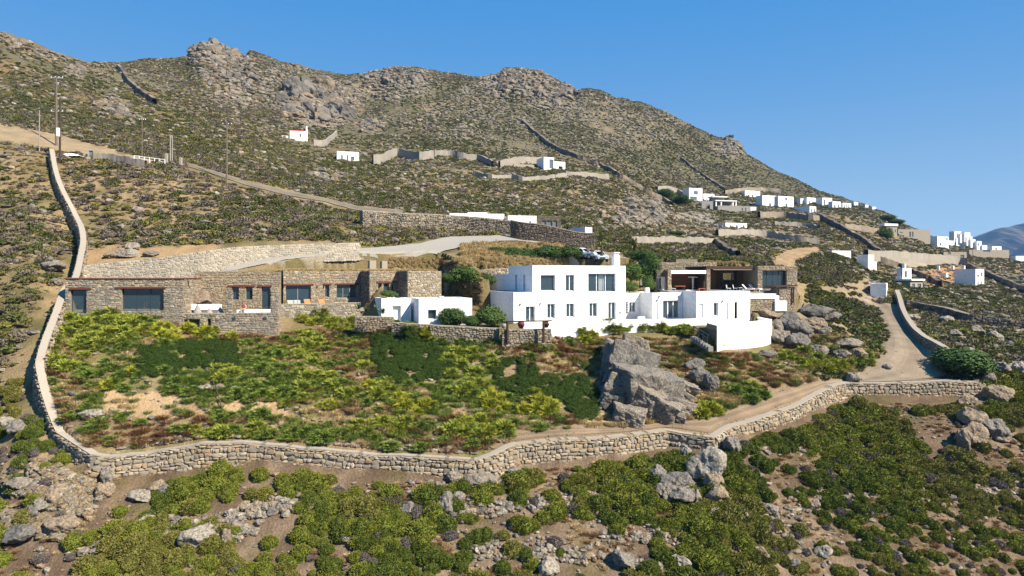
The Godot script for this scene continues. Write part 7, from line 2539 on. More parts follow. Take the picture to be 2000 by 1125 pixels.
# ---- the bather at the pool: one skin over a set of tapered bones
func make_person() -> void:
	var at := seat_spot
	var t := thing("person", "person with dark hair sitting at the pool edge in a dark red top", "person", at, 0.1)
	var J := {"hip": Vector3(0, 0.14, 0), "waist": Vector3(0, 0.34, 0.02), "chest": Vector3(0, 0.55, -0.02), "neck": Vector3(0, 0.70, -0.01), "head": Vector3(0.01, 0.86, 0.02),
		"lk": Vector3(-0.16, 0.22, 0.42), "rk": Vector3(0.14, 0.20, 0.43), "la": Vector3(-0.17, -0.22, 0.48), "ra": Vector3(0.15, -0.22, 0.47), "lh": Vector3(-0.09, 0.13, 0.02), "rh": Vector3(0.09, 0.13, 0.02),
		"ls": Vector3(-0.18, 0.62, -0.01), "rs": Vector3(0.18, 0.62, -0.01), "le": Vector3(-0.30, 0.38, -0.05), "re": Vector3(0.27, 0.38, 0.06), "lw": Vector3(-0.33, 0.13, -0.03), "rw": Vector3(0.22, 0.24, 0.26)}
	var bones := [["hip", "waist", 0.145, 0.12], ["waist", "chest", 0.12, 0.15], ["chest", "neck", 0.12, 0.055], ["neck", "head", 0.05, 0.06], ["ls", "rs", 0.065, 0.065], ["ls", "le", 0.05, 0.04], ["le", "lw", 0.04, 0.028], ["rs", "re", 0.05, 0.04], ["re", "rw", 0.04, 0.028],
		["lh", "lk", 0.085, 0.06], ["lk", "la", 0.058, 0.038], ["rh", "rk", 0.085, 0.06], ["rk", "ra", 0.058, 0.038]]
	for s in ["l", "r"]:
		var w: Vector3 = J[s + "w"]
		var dir := Vector3(0.1, -0.4, 0.9).normalized() if s == "r" else Vector3(-0.3, -0.3, 0.9).normalized()
		J[s + "p"] = w + dir * 0.07
		bones.append([s + "w", s + "p", 0.026, 0.03])
		for k in 5:
			var off := Vector3((k - 2) * 0.018, 0, 0)
			J[s + "f%d" % k] = w + dir * (0.09 if k else 0.05) + off * 0.8
			J[s + "g%d" % k] = w + dir * ([0.09, 0.15, 0.165, 0.155, 0.135][k]) + off * 1.2 + Vector3(0.03 if k == 0 and s == "l" else (-0.03 if k == 0 else 0.0), -0.012, 0)
			bones.append([s + "f%d" % k, s + "g%d" % k, 0.010, 0.008])
		var an: Vector3 = J[s + "a"]
		J[s + "toe"] = an + Vector3(0, -0.06, 0.17)
		bones.append([s + "a", s + "toe", 0.036, 0.026])
	mesh_node("body", skin_mesh(J, bones, Vector3(-0.5, -0.4, -0.3), Vector3(0.5, 0.85, 0.75), 0.024, 0.03), M.skin, t)
	# head with brow, nose, mouth, ears
	var H: Vector3 = J["head"]
	var K := {"c": H, "c2": H + Vector3(0, 0.05, -0.02), "jaw": H + Vector3(0, -0.075, 0.05), "nose": H + Vector3(0, -0.005, 0.108), "nb": H + Vector3(0, 0.03, 0.09), "le": H + Vector3(-0.078, 0.0, 0.0), "re": H + Vector3(0.078, 0.0, 0.0), "m1": H + Vector3(-0.02, -0.045, 0.088), "m2": H + Vector3(0.02, -0.045, 0.088), "b1": H + Vector3(-0.04, 0.035, 0.08), "b2": H + Vector3(0.04, 0.035, 0.08)}
	mesh_node("face", skin_mesh(K, [["c", "c2", 0.085, 0.085], ["c", "jaw", 0.07, 0.035], ["nb", "nose", 0.009, 0.014], ["le", "c", 0.018, 0.05], ["re", "c", 0.018, 0.05], ["m1", "m2", 0.011, 0.011], ["b1", "b2", 0.012, 0.012]], H - Vector3(0.15, 0.17, 0.15), H + Vector3(0.15, 0.18, 0.17), 0.009, 0.012), M.skin, t)
	var bag := Bag.new()
	for s in [-1.0, 1.0]:
		bag.lathe([[0.0, -0.008], [0.009, 0.0], [0.0, 0.008]], 8, Transform3D(Basis(), H + Vector3(0.033 * s, 0.014, 0.09)))
	mesh_node("eyes", bag.mesh(), M.dark_metal, t)
	var R := {"a": H + Vector3(0, 0.055, -0.03), "b": H + Vector3(0, 0.0, -0.07), "c": H + Vector3(0, -0.12, -0.09)}
	mesh_node("hair", skin_mesh(R, [["a", "a", 0.105, 0.105], ["a", "b", 0.105, 0.085], ["b", "c", 0.08, 0.05]], H - Vector3(0.2, 0.25, 0.25), H + Vector3(0.2, 0.2, 0.07), 0.016, 0.02), M.hair, t)
	var S := {"a": J["waist"] + Vector3(0, 0.02, 0), "b": J["chest"] + Vector3(0, 0.02, 0), "h": J["hip"]}
	mesh_node("top", skin_mesh(S, [["a", "b", 0.135, 0.163], ["h", "h", 0.155, 0.155]], Vector3(-0.26, -0.05, -0.24), Vector3(0.26, 0.76, 0.24), 0.024, 0.02), M.swim, t)

# surface nets over joined tapered capsules
func skin_mesh(J: Dictionary, bones: Array, lo: Vector3, hi: Vector3, cell: float, blend: float) -> ArrayMesh:
	var n := Vector3i(((hi - lo) / cell).ceil()) + Vector3i.ONE
	var field := PackedFloat32Array()
	field.resize(n.x * n.y * n.z)
	field.fill(1.0)
	var sets := []
	for b in bones:
		sets.append([J[b[0]], J[b[1]], float(b[2]), float(b[3])])
	for z in n.z:
		for y in n.y:
			for x in n.x:
				var p := lo + Vector3(x, y, z) * cell
				var d := 1.0
				for s in sets:
					var a: Vector3 = s[0]
					var ab: Vector3 = s[1] - a
					var h := clampf((p - a).dot(ab) / maxf(ab.length_squared(), 1e-9), 0.0, 1.0)
					var e: float = (p - a - ab * h).length() - lerpf(s[2], s[3], h)
					if d - e > blend:
						d = e
					elif e - d < blend:
						var k := clampf(0.5 + 0.5 * (d - e) / blend, 0.0, 1.0)
						d = lerpf(d, e, k) - blend * k * (1.0 - k)
				field[x + n.x * (y + n.y * z)] = d
	var at := {}
	var verts := PackedVector3Array()
	for z in n.z - 1:
		for y in n.y - 1:
			for x in n.x - 1:
				var sum := Vector3.ZERO
				var c := 0
				for e in [[0, 1], [2, 3], [4, 5], [6, 7], [0, 2], [1, 3], [4, 6], [5, 7], [0, 4], [1, 5], [2, 6], [3, 7]]:
					var q0 := Vector3i(x + (e[0] & 1), y + ((e[0] >> 1) & 1), z + (e[0] >> 2))
					var q1 := Vector3i(x + (e[1] & 1), y + ((e[1] >> 1) & 1), z + (e[1] >> 2))
					var f0 := field[q0.x + n.x * (q0.y + n.y * q0.z)]
					var f1 := field[q1.x + n.x * (q1.y + n.y * q1.z)]
					if (f0 < 0.0) != (f1 < 0.0):
						sum += Vector3(q0).lerp(Vector3(q1), f0 / (f0 - f1))
						c += 1
				if c:
					at[x + n.x * (y + n.y * z)] = verts.size()
					verts.push_back(lo + sum / c * cell)
	var st := SurfaceTool.new()
	st.begin(Mesh.PRIMITIVE_TRIANGLES)
	st.set_smooth_group(0)
	for v in verts:
		st.add_vertex(v)
	var step := [1, n.x, n.x * n.y]
	for z in range(1, n.z - 1):
		for y in range(1, n.y - 1):
			for x in range(1, n.x - 1):
				var i := x + n.x * (y + n.y * z)
				for ax in 3:
					var f0 := field[i]
					var f1 := field[i + step[ax]]
					if (f0 < 0.0) == (f1 < 0.0):
						continue
					var u: int = step[(ax + 1) % 3]
					var w: int = step[(ax + 2) % 3]
					if not (at.has(i) and at.has(i - u) and at.has(i - u - w) and at.has(i - w)):
						continue
					var q := [at[i], at[i - u], at[i - u - w], at[i - w]]
					if f0 < 0.0:
						q.reverse()
					for k in [q[0], q[1], q[2], q[0], q[2], q[3]]:
						st.add_index(k)
	st.generate_normals()
	return st.commit()

func blocked(u: float, v: float, t: float) -> bool:
	if t > 1.92 and t < 3.08 and u > 160 and u < 1935:
		return true
	for q in no_plants:
		if t > q[1] and t < q[2] and in_poly(q[0], u, v):
			return true
	return false

var no_plants := []
var beds := []
var ivy_zones := []

func in_ivy(u: float, v: float) -> bool:
	for q in ivy_zones:
		if in_poly(q, u, v):
			return true
	return false

func near_mark(u: float, v: float) -> String:
	var best := 1e9
	var name_ := ""
	for q in MARKS:
		var d: float = (u - q[0]) ** 2 + ((v - q[1]) * 1.6) ** 2
		if d < best:
			best = d
			name_ = q[2]
	return name_

# tells apart the plants and stones round each landmark by their size
func label_by_size(list: Array, noun: String, category: String, group: String) -> void:
	var sets := {}
	for q in list:                      # [node, u, v, size, look]
		var key: String = q[4] + "|" + near_mark(q[1], q[2])
		if not sets.has(key):
			sets[key] = []
		sets[key].append(q)
	var rank := ["largest", "second largest", "third largest", "fourth largest", "fifth largest", "sixth largest", "seventh largest", "eighth largest", "ninth largest", "tenth largest", "eleventh largest", "twelfth largest", "thirteenth largest", "fourteenth largest", "fifteenth largest", "sixteenth largest", "seventeenth largest", "eighteenth largest", "nineteenth largest", "twentieth largest", "twenty-first largest", "twenty-second largest", "twenty-third largest", "twenty-fourth largest", "twenty-fifth largest", "twenty-sixth largest", "twenty-seventh largest", "twenty-eighth largest"]
	for key in sets:
		var s: Array = sets[key]
		s.sort_custom(func(a, b): return a[3] > b[3])
		var look: String = key.get_slice("|", 0)
		var mark: String = key.get_slice("|", 1)
		for i in s.size():
			var text := "%s %s %s" % [look, noun, mark]
			if s.size() > 1:
				text = "%s %s %s %s" % [rank[i] if i < 28 and i < s.size() - 1 else ("smallest" if i == s.size() - 1 else "small"), look, noun, mark]
			tag(s[i][0], text, category, group)

const MARKS := [[20, 880, "at the left edge beside the collapsed rubble"], [40, 820, "round the light grey cube-like boulder"], [40, 1060, "below the wide grey slab"], [110, 1100, "in the bottom left corner"], [150, 1000, "beside the brown rubble block"], [205, 960, "under the upright corner stone"], [270, 1000, "round the smooth cream boulder"], [330, 960, "beside the dark grey flat boulder"], [250, 1090, "along the bottom left rubble row"], [390, 1060, "round the large cream boulder"], [430, 940, "under the wall above the lower left thicket"], [480, 1010, "right of the pinkish boulder"], [520, 940, "below the wall in the left thicket"], [610, 1000, "beside the tan angular boulder"], [560, 1090, "in the bottom thicket left of the middle"], [640, 950, "under the wall's left half"], [700, 1000, "beside the grey hexagonal boulder"], [690, 1090, "at the bottom under the hexagonal boulder"], [760, 950, "under the wall before the sagging bend"], [790, 1020, "beside the rounded grey boulder"], [830, 1090, "at the bottom left of the bare soil"], [872, 970, "round the squarish pale boulder"], [960, 950, "beside the long lying boulder"], [960, 1080, "on the bare brown soil"], [1060, 930, "right of the round wall-foot shrub"], [1080, 1010, "at the right rim of the bare soil"], [1110, 1095, "beside the white bottom edge boulder"], [1160, 930, "under the wall left of the shaded bend"], [1180, 1010, "left of the capped boulders"], [1215, 1090, "round the large grey bottom boulder"], [1290, 900, "above the capped boulders"], [1290, 1010, "below the capped boulders"], [1340, 1090, "beside the pale triangular boulder"], [1390, 930, "round the big pale slanting slab"], [1410, 1000, "beside the pale pointed boulder"], [1440, 1090, "at the bottom left of the tan boulder"], [1460, 890, "right of the shaded wall bend"], [1500, 960, "above the brown hollow"], [1520, 1060, "below the brown hollow"], [1560, 860, "on the upper right slope under the wall"], [1580, 940, "in the middle of the right slope"], [1610, 1080, "beside the pale square low boulder"], [1660, 830, "round the tan pointed boulder"], [1680, 920, "above the lower right terrace rubble"], [1700, 1000, "below the lower right terrace rubble"], [1720, 1090, "at the bottom right edge"], [1780, 830, "under the wall's right part"], [1800, 930, "left of the red-brown hollow"], [1850, 1040, "on the stony lower right slope"], [1900, 850, "round the stacked boulders"], [1960, 900, "right of the stacked boulders"], [1960, 1090, "in the bottom right corner"], [150, 690, "by the boundary wall under the stone house"], [230, 620, "under the wide dark window"], [330, 660, "below the pool court's left end"], [440, 655, "under the pool court wall"], [230, 740, "above the bare garden soil"], [560, 720, "in the garden's middle left"], [620, 630, "before the orange deck chairs"], [690, 640, "before the low terrace wall"], [600, 690, "between the two dark creeper mats"], [640, 770, "under the left side of the big creeper mat"], [800, 795, "below the big creeper mat"], [870, 690, "right of the big creeper mat"], [760, 840, "by the boundary wall in the garden"], [930, 836, "at the green corner before the bare path"], [930, 710, "below the rubble garden wall"], [960, 780, "beside the loose creeper"], [1020, 660, "under the timber rail"], [1090, 790, "left of the layered outcrop"], [1145, 660, "at the left end of the white terrace wall"], [1240, 642, "along the white terrace wall"], [1330, 645, "by the metal stair rail"], [1390, 780, "right of the layered outcrop"], [1470, 760, "on the bank above the bare path"], [1560, 700, "below the brown outcrop"], [1620, 715, "by the bend of the dirt track"], [1690, 680, "along the dirt track's left edge"]]

func make_plants() -> void:
	no_plants = [
		[poly([[1600, 750], [1648, 738], [1690, 715], [1718, 690], [1728, 660], [1722, 630], [1708, 605], [1690, 585], [1745, 580], [1770, 606], [1792, 636], [1825, 668], [1858, 700], [1850, 745]]), 3.0, 6.2],
		[poly([[1000, 838], [1190, 836], [1290, 826], [1390, 812], [1440, 790], [1520, 762], [1610, 738], [1650, 750], [1500, 812], [1390, 856], [1300, 840], [1000, 868]]), 3.0, 5.0],
		[poly([[160, 515], [700, 470], [701, 500], [560, 510], [400, 546], [160, 548]]), 5.0, 7.3],
		[poly([[690, 488], [790, 476], [868, 462], [980, 458], [1130, 486], [1225, 494], [1225, 520], [1115, 516], [1050, 480], [970, 476], [880, 492], [790, 510], [700, 504]]), 5.4, 7.3],
		[poly([[362, 316], [480, 352], [560, 370], [700, 402], [790, 410], [788, 420], [690, 415], [560, 386], [480, 368], [362, 330]]), 7.2, 8.6],
		[poly([[1505, 524], [1514, 500], [1545, 486], [1600, 482], [1600, 494], [1562, 506], [1556, 524]]), 6.0, 7.8],
		[poly([[120, 600], [120, 540], [545, 525], [800, 525], [800, 600], [545, 655], [400, 655], [350, 620]]), 4.75, 6.4],
		[poly([[795, 600], [795, 560], [950, 560], [950, 505], [1230, 505], [1230, 560], [1560, 560], [1560, 610], [1510, 620], [1510, 690], [1400, 690], [1380, 660], [1100, 660], [940, 645], [800, 635]]), 4.8, 6.1],
		[poly([[700, 405], [1160, 425], [1165, 495], [1100, 475], [980, 455], [880, 448], [700, 420]]), 6.95, 7.7],
		[poly([[1692, 486], [1840, 499], [1892, 506], [1860, 513], [1795, 523], [1765, 522], [1730, 508]]), 5.3, 9.5],
		[poly([[-60, 235], [110, 262], [300, 312], [300, 322], [150, 300], [-60, 270]]), 7.0, 9.0],
	]
	var bare := [poly([[850, 1010], [1000, 960], [1090, 930], [1110, 1000], [1080, 1060], [1090, 1125], [880, 1125], [830, 1060]]), poly([[1480, 975], [1520, 960], [1560, 985], [1530, 1010], [1480, 1010]]), poly([[1830, 820], [2060, 830], [2060, 960], [1900, 910]]), poly([[0, 900], [170, 890], [330, 945], [290, 1000], [200, 1040], [100, 1070], [0, 1060]]), poly([[1640, 1010], [2060, 1000], [2060, 1125], [1700, 1125]])]
	# ---- cushion shrubs on the lower slope
	var items := []
	var tries := 0
	while tries < 14000:
		tries += 1
		var d := sqrt(lerpf(38.0 * 38.0, 76.0 * 76.0, rng.randf()))
		var u := rng.randf_range(-260, 2360)
		var x := (u - U0) / F * d
		var g := ground(x, d)
		var v := V0 - (g.x - CY) / d * F
		if g.y > 1.95 and not (u < left_wall_u(v) - 14 or u > 1925):
			continue
		if g.y > 4.5 or v > 1180 or blocked(u, v, g.y):
			continue
		var den := 0.74 + 1.6 * n_mid.get_noise_2d(x * 1.5, d * 1.5)
		for k in bare.size():
			if in_poly(bare[k], u, v):
				den = 0.12 if k < 4 else 0.55
		if u < 170 and v < 900:
			den = minf(den, 0.45)
			if u > left_wall_u(v) - 45:
				continue
		if rng.randf() > den * 1.15:
			continue
		var tone := n_mid.get_noise_2d(x * 0.7 + 500.0, d * 0.7) + rng.randf_range(-0.25, 0.25)
		if u > 1450 and v < 960:
			tone *= 0.55
		if u > 1500 and v > 960:
			tone += 0.22
		if u < 700:
			tone -= 0.05
		var kind := 2 if tone < -0.16 else (0 if tone < 0.14 else 4)
		if rng.randf() < (0.09 if u < 1500 else 0.2) or (u < 170 and rng.randf() < 0.35):
			kind = 6
		var r := rng.randf_range(0.35, 0.85) * (0.7 if kind == 6 else 1.0) * (0.8 if u > 1500 and v > 960 else 1.0)
		if den > 0.65 and rng.randf() < 0.3:
			r *= 1.35
		var b := Basis(Vector3.UP, rng.randf() * TAU).scaled(Vector3(r * rng.randf_range(0.9, 1.2), r * rng.randf_range(0.85, 1.15), r))
		items.append([Transform3D(b, Vector3(x, g.x - 0.06 * r, -d)), kind + rng.randi() % 2, r / d, u, v])
	items.sort_custom(func(a, b): return a[2] > b[2])
	var tints := ["bright green", "bright green", "deep green", "deep green", "olive yellow", "olive yellow", "grey brown", "grey brown"]
	var rest := []
	for k in 8:
		rest.append([])
	var made := 0
	var shrubs := []
	for q in items:
		if made < 300 and q[3] > -10 and q[3] < 2010 and q[4] < 1130:
			made += 1
			var o := mesh_node("cushion_shrub", kit.cushions[q[1]], M.cushion, null, q[0])
			shrubs.append([o, q[3], q[4], q[2], tints[q[1]]])
		else:
			rest[q[1]].append(q[0])
	for k in 8:
		if rest[k].size():
			tag(copies("cushion_shrubs", kit.cushions[k], M.cushion, rest[k], []), "many %s cushion shrubs spread over the lower slope" % tints[k], "shrubs", "", "stuff")
	label_by_size(shrubs, "cushion shrub", "shrub", "cushion shrubs on the lower slope")
	# withered tufts and small twiggy plants on the bare soil
	var dead := [[], []]
	for k in 13000:
		var d := sqrt(lerpf(40.0 * 40.0, 74.0 * 74.0, rng.randf()))
		var u := rng.randf_range(-260, 2360)
		var x := (u - U0) / F * d
		var g := ground(x, d)
		var v := V0 - (g.x - CY) / d * F
		if g.y > 1.95 or v > 1180 or n_mid.get_noise_2d(x * 2.0 + 60.0, d * 2.0) < -0.1:
			continue
		var r := rng.randf_range(0.1, 0.34)
		dead[rng.randi() % 2].append(Transform3D(Basis(Vector3.UP, rng.randf() * TAU).scaled(Vector3(r * 1.5, r, r * 1.5)), Vector3(x, g.x - 0.03, -d)))
	tag(copies("withered_grass", kit.grass_dry, M.leaf, dead[0], []), "withered straw tufts on the bare soil of the lower slope", "grass", "", "stuff")
	tag(copies("withered_grass", kit.grass_brown, M.leaf, dead[1], []), "withered brown weeds on the bare soil of the lower slope", "grass", "", "stuff")
	# ---- the garden between the wall and the houses
	var ivy := [
		[poly([[735, 655], [760, 643], [800, 645], [835, 662], [862, 700], [872, 745], [830, 748], [770, 752], [736, 740], [726, 700]]), 900, 0.42, "dense dark green creeper mat on the slope under the annex garden wall"],
		[poly([[268, 700], [285, 674], [350, 668], [480, 668], [478, 712], [400, 722], [370, 714], [345, 738], [275, 738]]), 900, 0.40, "dark green creeper mat left of centre below the pool court"],
		[poly([[960, 706], [1010, 700], [1055, 730], [1040, 780], [990, 770], [960, 740]]), 260, 0.42, "loose dark green creeper below the railed stone wall"],
		[poly([[1060, 740], [1140, 735], [1180, 800], [1160, 825], [1100, 810], [1065, 780]]), 320, 0.42, "dark green undergrowth left of the layered rock outcrop"],
		[poly([[1572, 572], [1630, 578], [1700, 602], [1722, 640], [1706, 648], [1650, 628], [1600, 604]]), 700, 0.34, "dark green grass bank left of the dirt track"],
	]
	for q in ivy:
		ivy_zones.append(q[0])
		var where := []
		var box := Rect2(q[0][0], Vector2.ZERO)
		for p in q[0]:
			box = box.expand(p)
		var guard := 0
		while where.size() < q[1] and guard < q[1] * 6:
			guard += 1
			var u := rng.randf_range(box.position.x, box.end.x)
			var v := rng.randf_range(box.position.y, box.end.y)
			if not in_poly(q[0], u + 26.0 * n_fine.get_noise_2d(v * 0.12, u * 0.12), v + 22.0 * n_fine.get_noise_2d(u * 0.1 + 40.0, v * 0.1)):
				continue
			if n_fine.get_noise_2d(u * 0.05, v * 0.08 + 9.0) < -0.22:
				continue
			var p := hit(u, v, 3.05)
			var s: float = q[2] * rng.randf_range(0.7, 1.3)
			where.append(Transform3D(Basis(Vector3.UP, rng.randf() * TAU).scaled(Vector3(s, s * 0.8, s)), p + Vector3(0, 0.12, 0)))
		tag(copies("creeper_foliage", kit.ivy, M.leaf, where, []), q[3], "creeper", "", "stuff")
	beds = [[160, 615, 55, 22, 26, 1], [235, 622, 50, 16, 18, 1], [330, 650, 60, 16, 20, 2], [420, 658, 40, 10, 12, 2], [130, 690, 36, 40, 20, 1], [200, 660, 80, 24, 26, 1], [220, 735, 60, 26, 16, 3], [620, 622, 40, 14, 18, 1], [685, 636, 56, 14, 20, 1], [600, 690, 50, 40, 26, 1], [690, 690, 36, 40, 20, 3], [550, 720, 50, 36, 20, 3], [640, 760, 60, 36, 22, 1], [570, 775, 40, 20, 10, 3], [800, 795, 44, 20, 12, 2], [870, 700, 26, 24, 10, 1], [850, 655, 40, 12, 12, 2], [930, 705, 40, 20, 12, 1], [900, 745, 50, 25, 16, 1], [950, 780, 40, 20, 12, 2], [930, 836, 70, 18, 34, 1], [760, 838, 70, 16, 22, 1], [1020, 785, 50, 26, 18, 2], [1085, 800, 34, 16, 8, 2], [1142, 660, 18, 14, 8, 2], [1185, 645, 26, 7, 8, 1], [1240, 642, 60, 6, 18, 1], [1320, 646, 40, 6, 12, 1], [1020, 664, 50, 8, 12, 1], [1390, 675, 12, 9, 4, 3], [506, 815, 8, 6, 3, 3], [600, 850, 80, 12, 20, 3], [440, 846, 80, 12, 14, 1], [1560, 700, 40, 12, 12, 1], [1610, 715, 40, 10, 14, 2], [1680, 705, 30, 12, 12, 1], [1700, 660, 20, 30, 14, 3], [1385, 803, 30, 10, 8, 2], [1460, 770, 40, 14, 12, 3], [740, 760, 30, 16, 8, 1], [330, 700, 30, 30, 8, 3], [500, 700, 30, 40, 16, 3], [440, 730, 40, 14, 10, 1], [1110, 775, 30, 10, 6, 2], [480, 770, 40, 14, 8, 3]]
	var kinds := [null, kit.broom_green, kit.broom_yellow, kit.broom_green2]
	var words := ["", "feathery green", "yellow-green feathery", "soft mid green"]
	var counts := 0
	var bushes := []
	var more := [[], [], [], []]
	for b in beds:
		for k in b[4]:
			var a := rng.randf() * TAU
			var s := sqrt(rng.randf())
			var u: float = b[0] + cos(a) * s * b[2]
			var v: float = b[1] + sin(a) * s * b[3]
			if in_ivy(u, v) and rng.randf() < 0.8:
				continue
			var p := hit(u, v, 3.1)
			var r := rng.randf_range(0.5, 1.15)
			var tr := Transform3D(Basis(Vector3.UP, rng.randf() * TAU).scaled(Vector3(r * 1.15, r * rng.randf_range(0.8, 1.2), r * 1.15)), p - Vector3(0, 0.06, 0))
			var kd: int = b[5]
			if rng.randf() < 0.25:
				kd = [1, 3, 3, 1, 2][rng.randi() % 5]
			if counts < 300 and rng.randf() < 0.5:
				counts += 1
				bushes.append([mesh_node("feathery_bush", kinds[kd], M.leaf, null, tr), u, v, r, words[kd]])
			else:
				more[kd].append(tr)
	label_by_size(bushes, "bush", "bush", "feathery bushes in the garden")
	# tufts everywhere in the garden and on the banks
	var tuft := [[], [], [], []]
	tries = 0
	while tries < 9000:
		tries += 1
		var d := sqrt(lerpf(50.0 * 50.0, 82.0 * 82.0, rng.randf()))
		var u := rng.randf_range(60, 1760)
		var x := (u - U0) / F * d
		var g := ground(x, d)
		if g.y < 3.06 or g.y > 5.15:
			continue
		var v := V0 - (g.x - CY) / d * F
		if u < left_wall_u(v) + 12 or blocked(u, v, g.y):
			continue
		if in_ivy(u, v) or in_poly(patches[7][0], u, v) and rng.randf() < 0.75:
			continue
		var q := n_mid.get_noise_2d(x * 1.2 + 40.0, d * 1.2) + rng.randf_range(-0.3, 0.3)
		var kd := 0
		if u > 1130:
			kd = 1 if q < 0.12 else (0 if q < 0.3 else 2)
		elif v > 810:
			kd = 2 if q < 0.0 else (0 if q < 0.2 else 1)
		else:
			kd = 0 if q < 0.0 else (1 if q < 0.24 else 2)
		if rng.randf() < 0.12 and u < 1130:
			kd = 3
		var r := rng.randf_range(0.3, 0.65)
		if kd == 3:
			r *= 1.3
		tuft[kd].append(Transform3D(Basis(Vector3.UP, rng.randf() * TAU).scaled(Vector3(r * 1.4, r, r * 1.4)), Vector3(x, g.x - 0.05, -d)))
	tag(copies("green_grass", kit.grass_green, M.leaf, tuft[0], []), "green grass tufts covering the garden slope", "grass", "", "stuff")
	tag(copies("dry_grass", kit.grass_dry, M.leaf, tuft[1], []), "straw coloured dry grass on the garden slope", "grass", "", "stuff")
	tag(copies("brown_grass", kit.grass_brown, M.leaf, tuft[2], []), "reddish brown dead weeds on the lower garden slope", "grass", "", "stuff")
	more[3].append_array(tuft[3])
	for k in [1, 2, 3]:
		if more[k].size():
			tag(copies("feathery_undergrowth", kinds[k], M.leaf, more[k], []), ["", "green feathery undergrowth filling the garden slope", "yellow-green feathery undergrowth in patches of the garden", "mid green feathery undergrowth between the garden bushes"][k], "undergrowth", "", "stuff")
	# golden grass on the planted roofs and the bank behind
	var gold := []
	for strip in [[480, 860, 508, 527, 5.3, 900], [760, 900, 511, 519, 5.45, 200], [900, 1100, 478, 500, 5.9, 420], [1370, 1460, 513, 518, 5.7, 60], [810, 945, 532, 606, 5.05, 420], [900, 1110, 500, 522, 5.5, 420]]:
		for k in strip[5]:
			var u := rng.randf_range(strip[0], strip[1])
			var v := rng.randf_range(strip[2], strip[3])
			var p := hit(u, v, strip[4])
			if strip[1] == 860:
				p = roof_grass[k]
			var r := rng.randf_range(0.5, 0.95) * (0.55 if strip[2] > 507 or strip[0] == 900 and strip[2] == 500 else 1.0)
			gold.append(Transform3D(Basis(Vector3.UP, rng.randf() * TAU).scaled(Vector3(r, r * 1.1, r)), p))
	tag(copies("golden_grass", kit.grass_dry, M.leaf, gold, []), "tall golden dry grass on the planted roof and bank behind the stone house", "grass", "", "stuff")
	# ---- scrub on all the hillsides
	var low := [[], [], [], []]
	var tone := [[], [], [], []]
	var tints2 := [Color(0.165, 0.154, 0.050), Color(0.099, 0.115, 0.035), Color(0.211, 0.179, 0.131), Color(0.238, 0.224, 0.056), Color(0.185, 0.151, 0.125), Color(0.132, 0.128, 0.050)]
	tries = 0
	while tries < 262000:
		tries += 1
		var near := tries < 56000
		var d := sqrt(lerpf(62.0 * 62.0, 150.0 * 150.0, rng.randf())) if near else sqrt(lerpf(140.0 * 140.0, 480.0 * 480.0, rng.randf()))
		var u := rng.randf_range(-260, 2360)
		var x := (u - U0) / F * d
		var g := ground(x, d)
		if g.y > 11.05 or g.y < 4.0:
			continue
		var v := V0 - (g.x - CY) / d * F
		if g.y < 7.0 and u > left_wall_u(v) - 42 and u < 1575:
			if not (g.y > 6.3 and u > 1190):
				continue
		if blocked(u, v, g.y):
			continue
		var skip := false
		for k in [0, 1, 2, 3, 4, 5, 6]:
			if g.y > patches[k][1] and g.y < patches[k][2] and in_poly(patches[k][0], u, v):
				skip = rng.randf() < 0.9
		if skip:
			continue
		var den := 0.58 + 0.5 * n_mid.get_noise_2d(x * 0.9, d * 0.9) + 0.7 * n_mid.get_noise_2d(x * 0.25 + 50.0, d * 0.25) - 0.25 * minf(rockiness(u, v), 1.0)
		if rng.randf() > den:
			continue
		var tn := n_mid.get_noise_2d(x * 0.35 + 900.0, d * 0.35) * 1.1 + rng.randf_range(-0.7, 0.7)
		var ci := 1 if tn < -0.3 else (0 if tn < 0.0 else (5 if tn < 0.2 else (2 if tn < 0.38 else (3 if tn < 0.55 else 4))))
		if near and u < 900 and rng.randf() < 0.3:
			ci = [2, 4, 4][rng.randi() % 3]
		var c: Color = tints2[ci]
		var gsh := rng.randf_range(0.75, 1.25)
		var r := rng.randf_range(0.25, 0.8) * (1.0 if near else 1.0)
		var m := rng.randi() % 4
		low[m].append(Transform3D(Basis(Vector3.UP, rng.randf() * TAU).scaled(Vector3(r * rng.randf_range(0.9, 1.3), r * rng.randf_range(0.7, 1.1), r)), Vector3(x, g.x - 0.05, -d)))
		tone[m].append(Color(c.r * gsh, c.g * gsh, c.b * gsh))
	for k in 52000:
		var d := sqrt(lerpf(62.0 * 62.0, 190.0 * 190.0, rng.randf()))
		var u := rng.randf_range(-260, 2360)
		var x := (u - U0) / F * d
		var g := ground(x, d)
		var v := V0 - (g.x - CY) / d * F
		if g.y < 4.0 or g.y > 10.0 or (g.y < 7.0 and u > left_wall_u(v) - 30 and u < 1700) or blocked(u, v, g.y):
			continue
		var r := rng.randf_range(0.1, 0.28)
		var m := rng.randi() % 4
		var c: Color = [Color(0.30, 0.235, 0.13), Color(0.24, 0.20, 0.10), Color(0.20, 0.19, 0.07), Color(0.26, 0.19, 0.12)][rng.randi() % 4]
		low[m].append(Transform3D(Basis(Vector3.UP, rng.randf() * TAU).scaled(Vector3(r * 1.5, r, r * 1.5)), Vector3(x, g.x - 0.03, -d)))
		tone[m].append(c)
	for m in 4:
		tag(copies("hillside_scrub_vegetation", kit.low[m], M.leaf, low[m], tone[m]), "low grey and olive scrub dotting the hillsides", "scrub", "", "stuff")

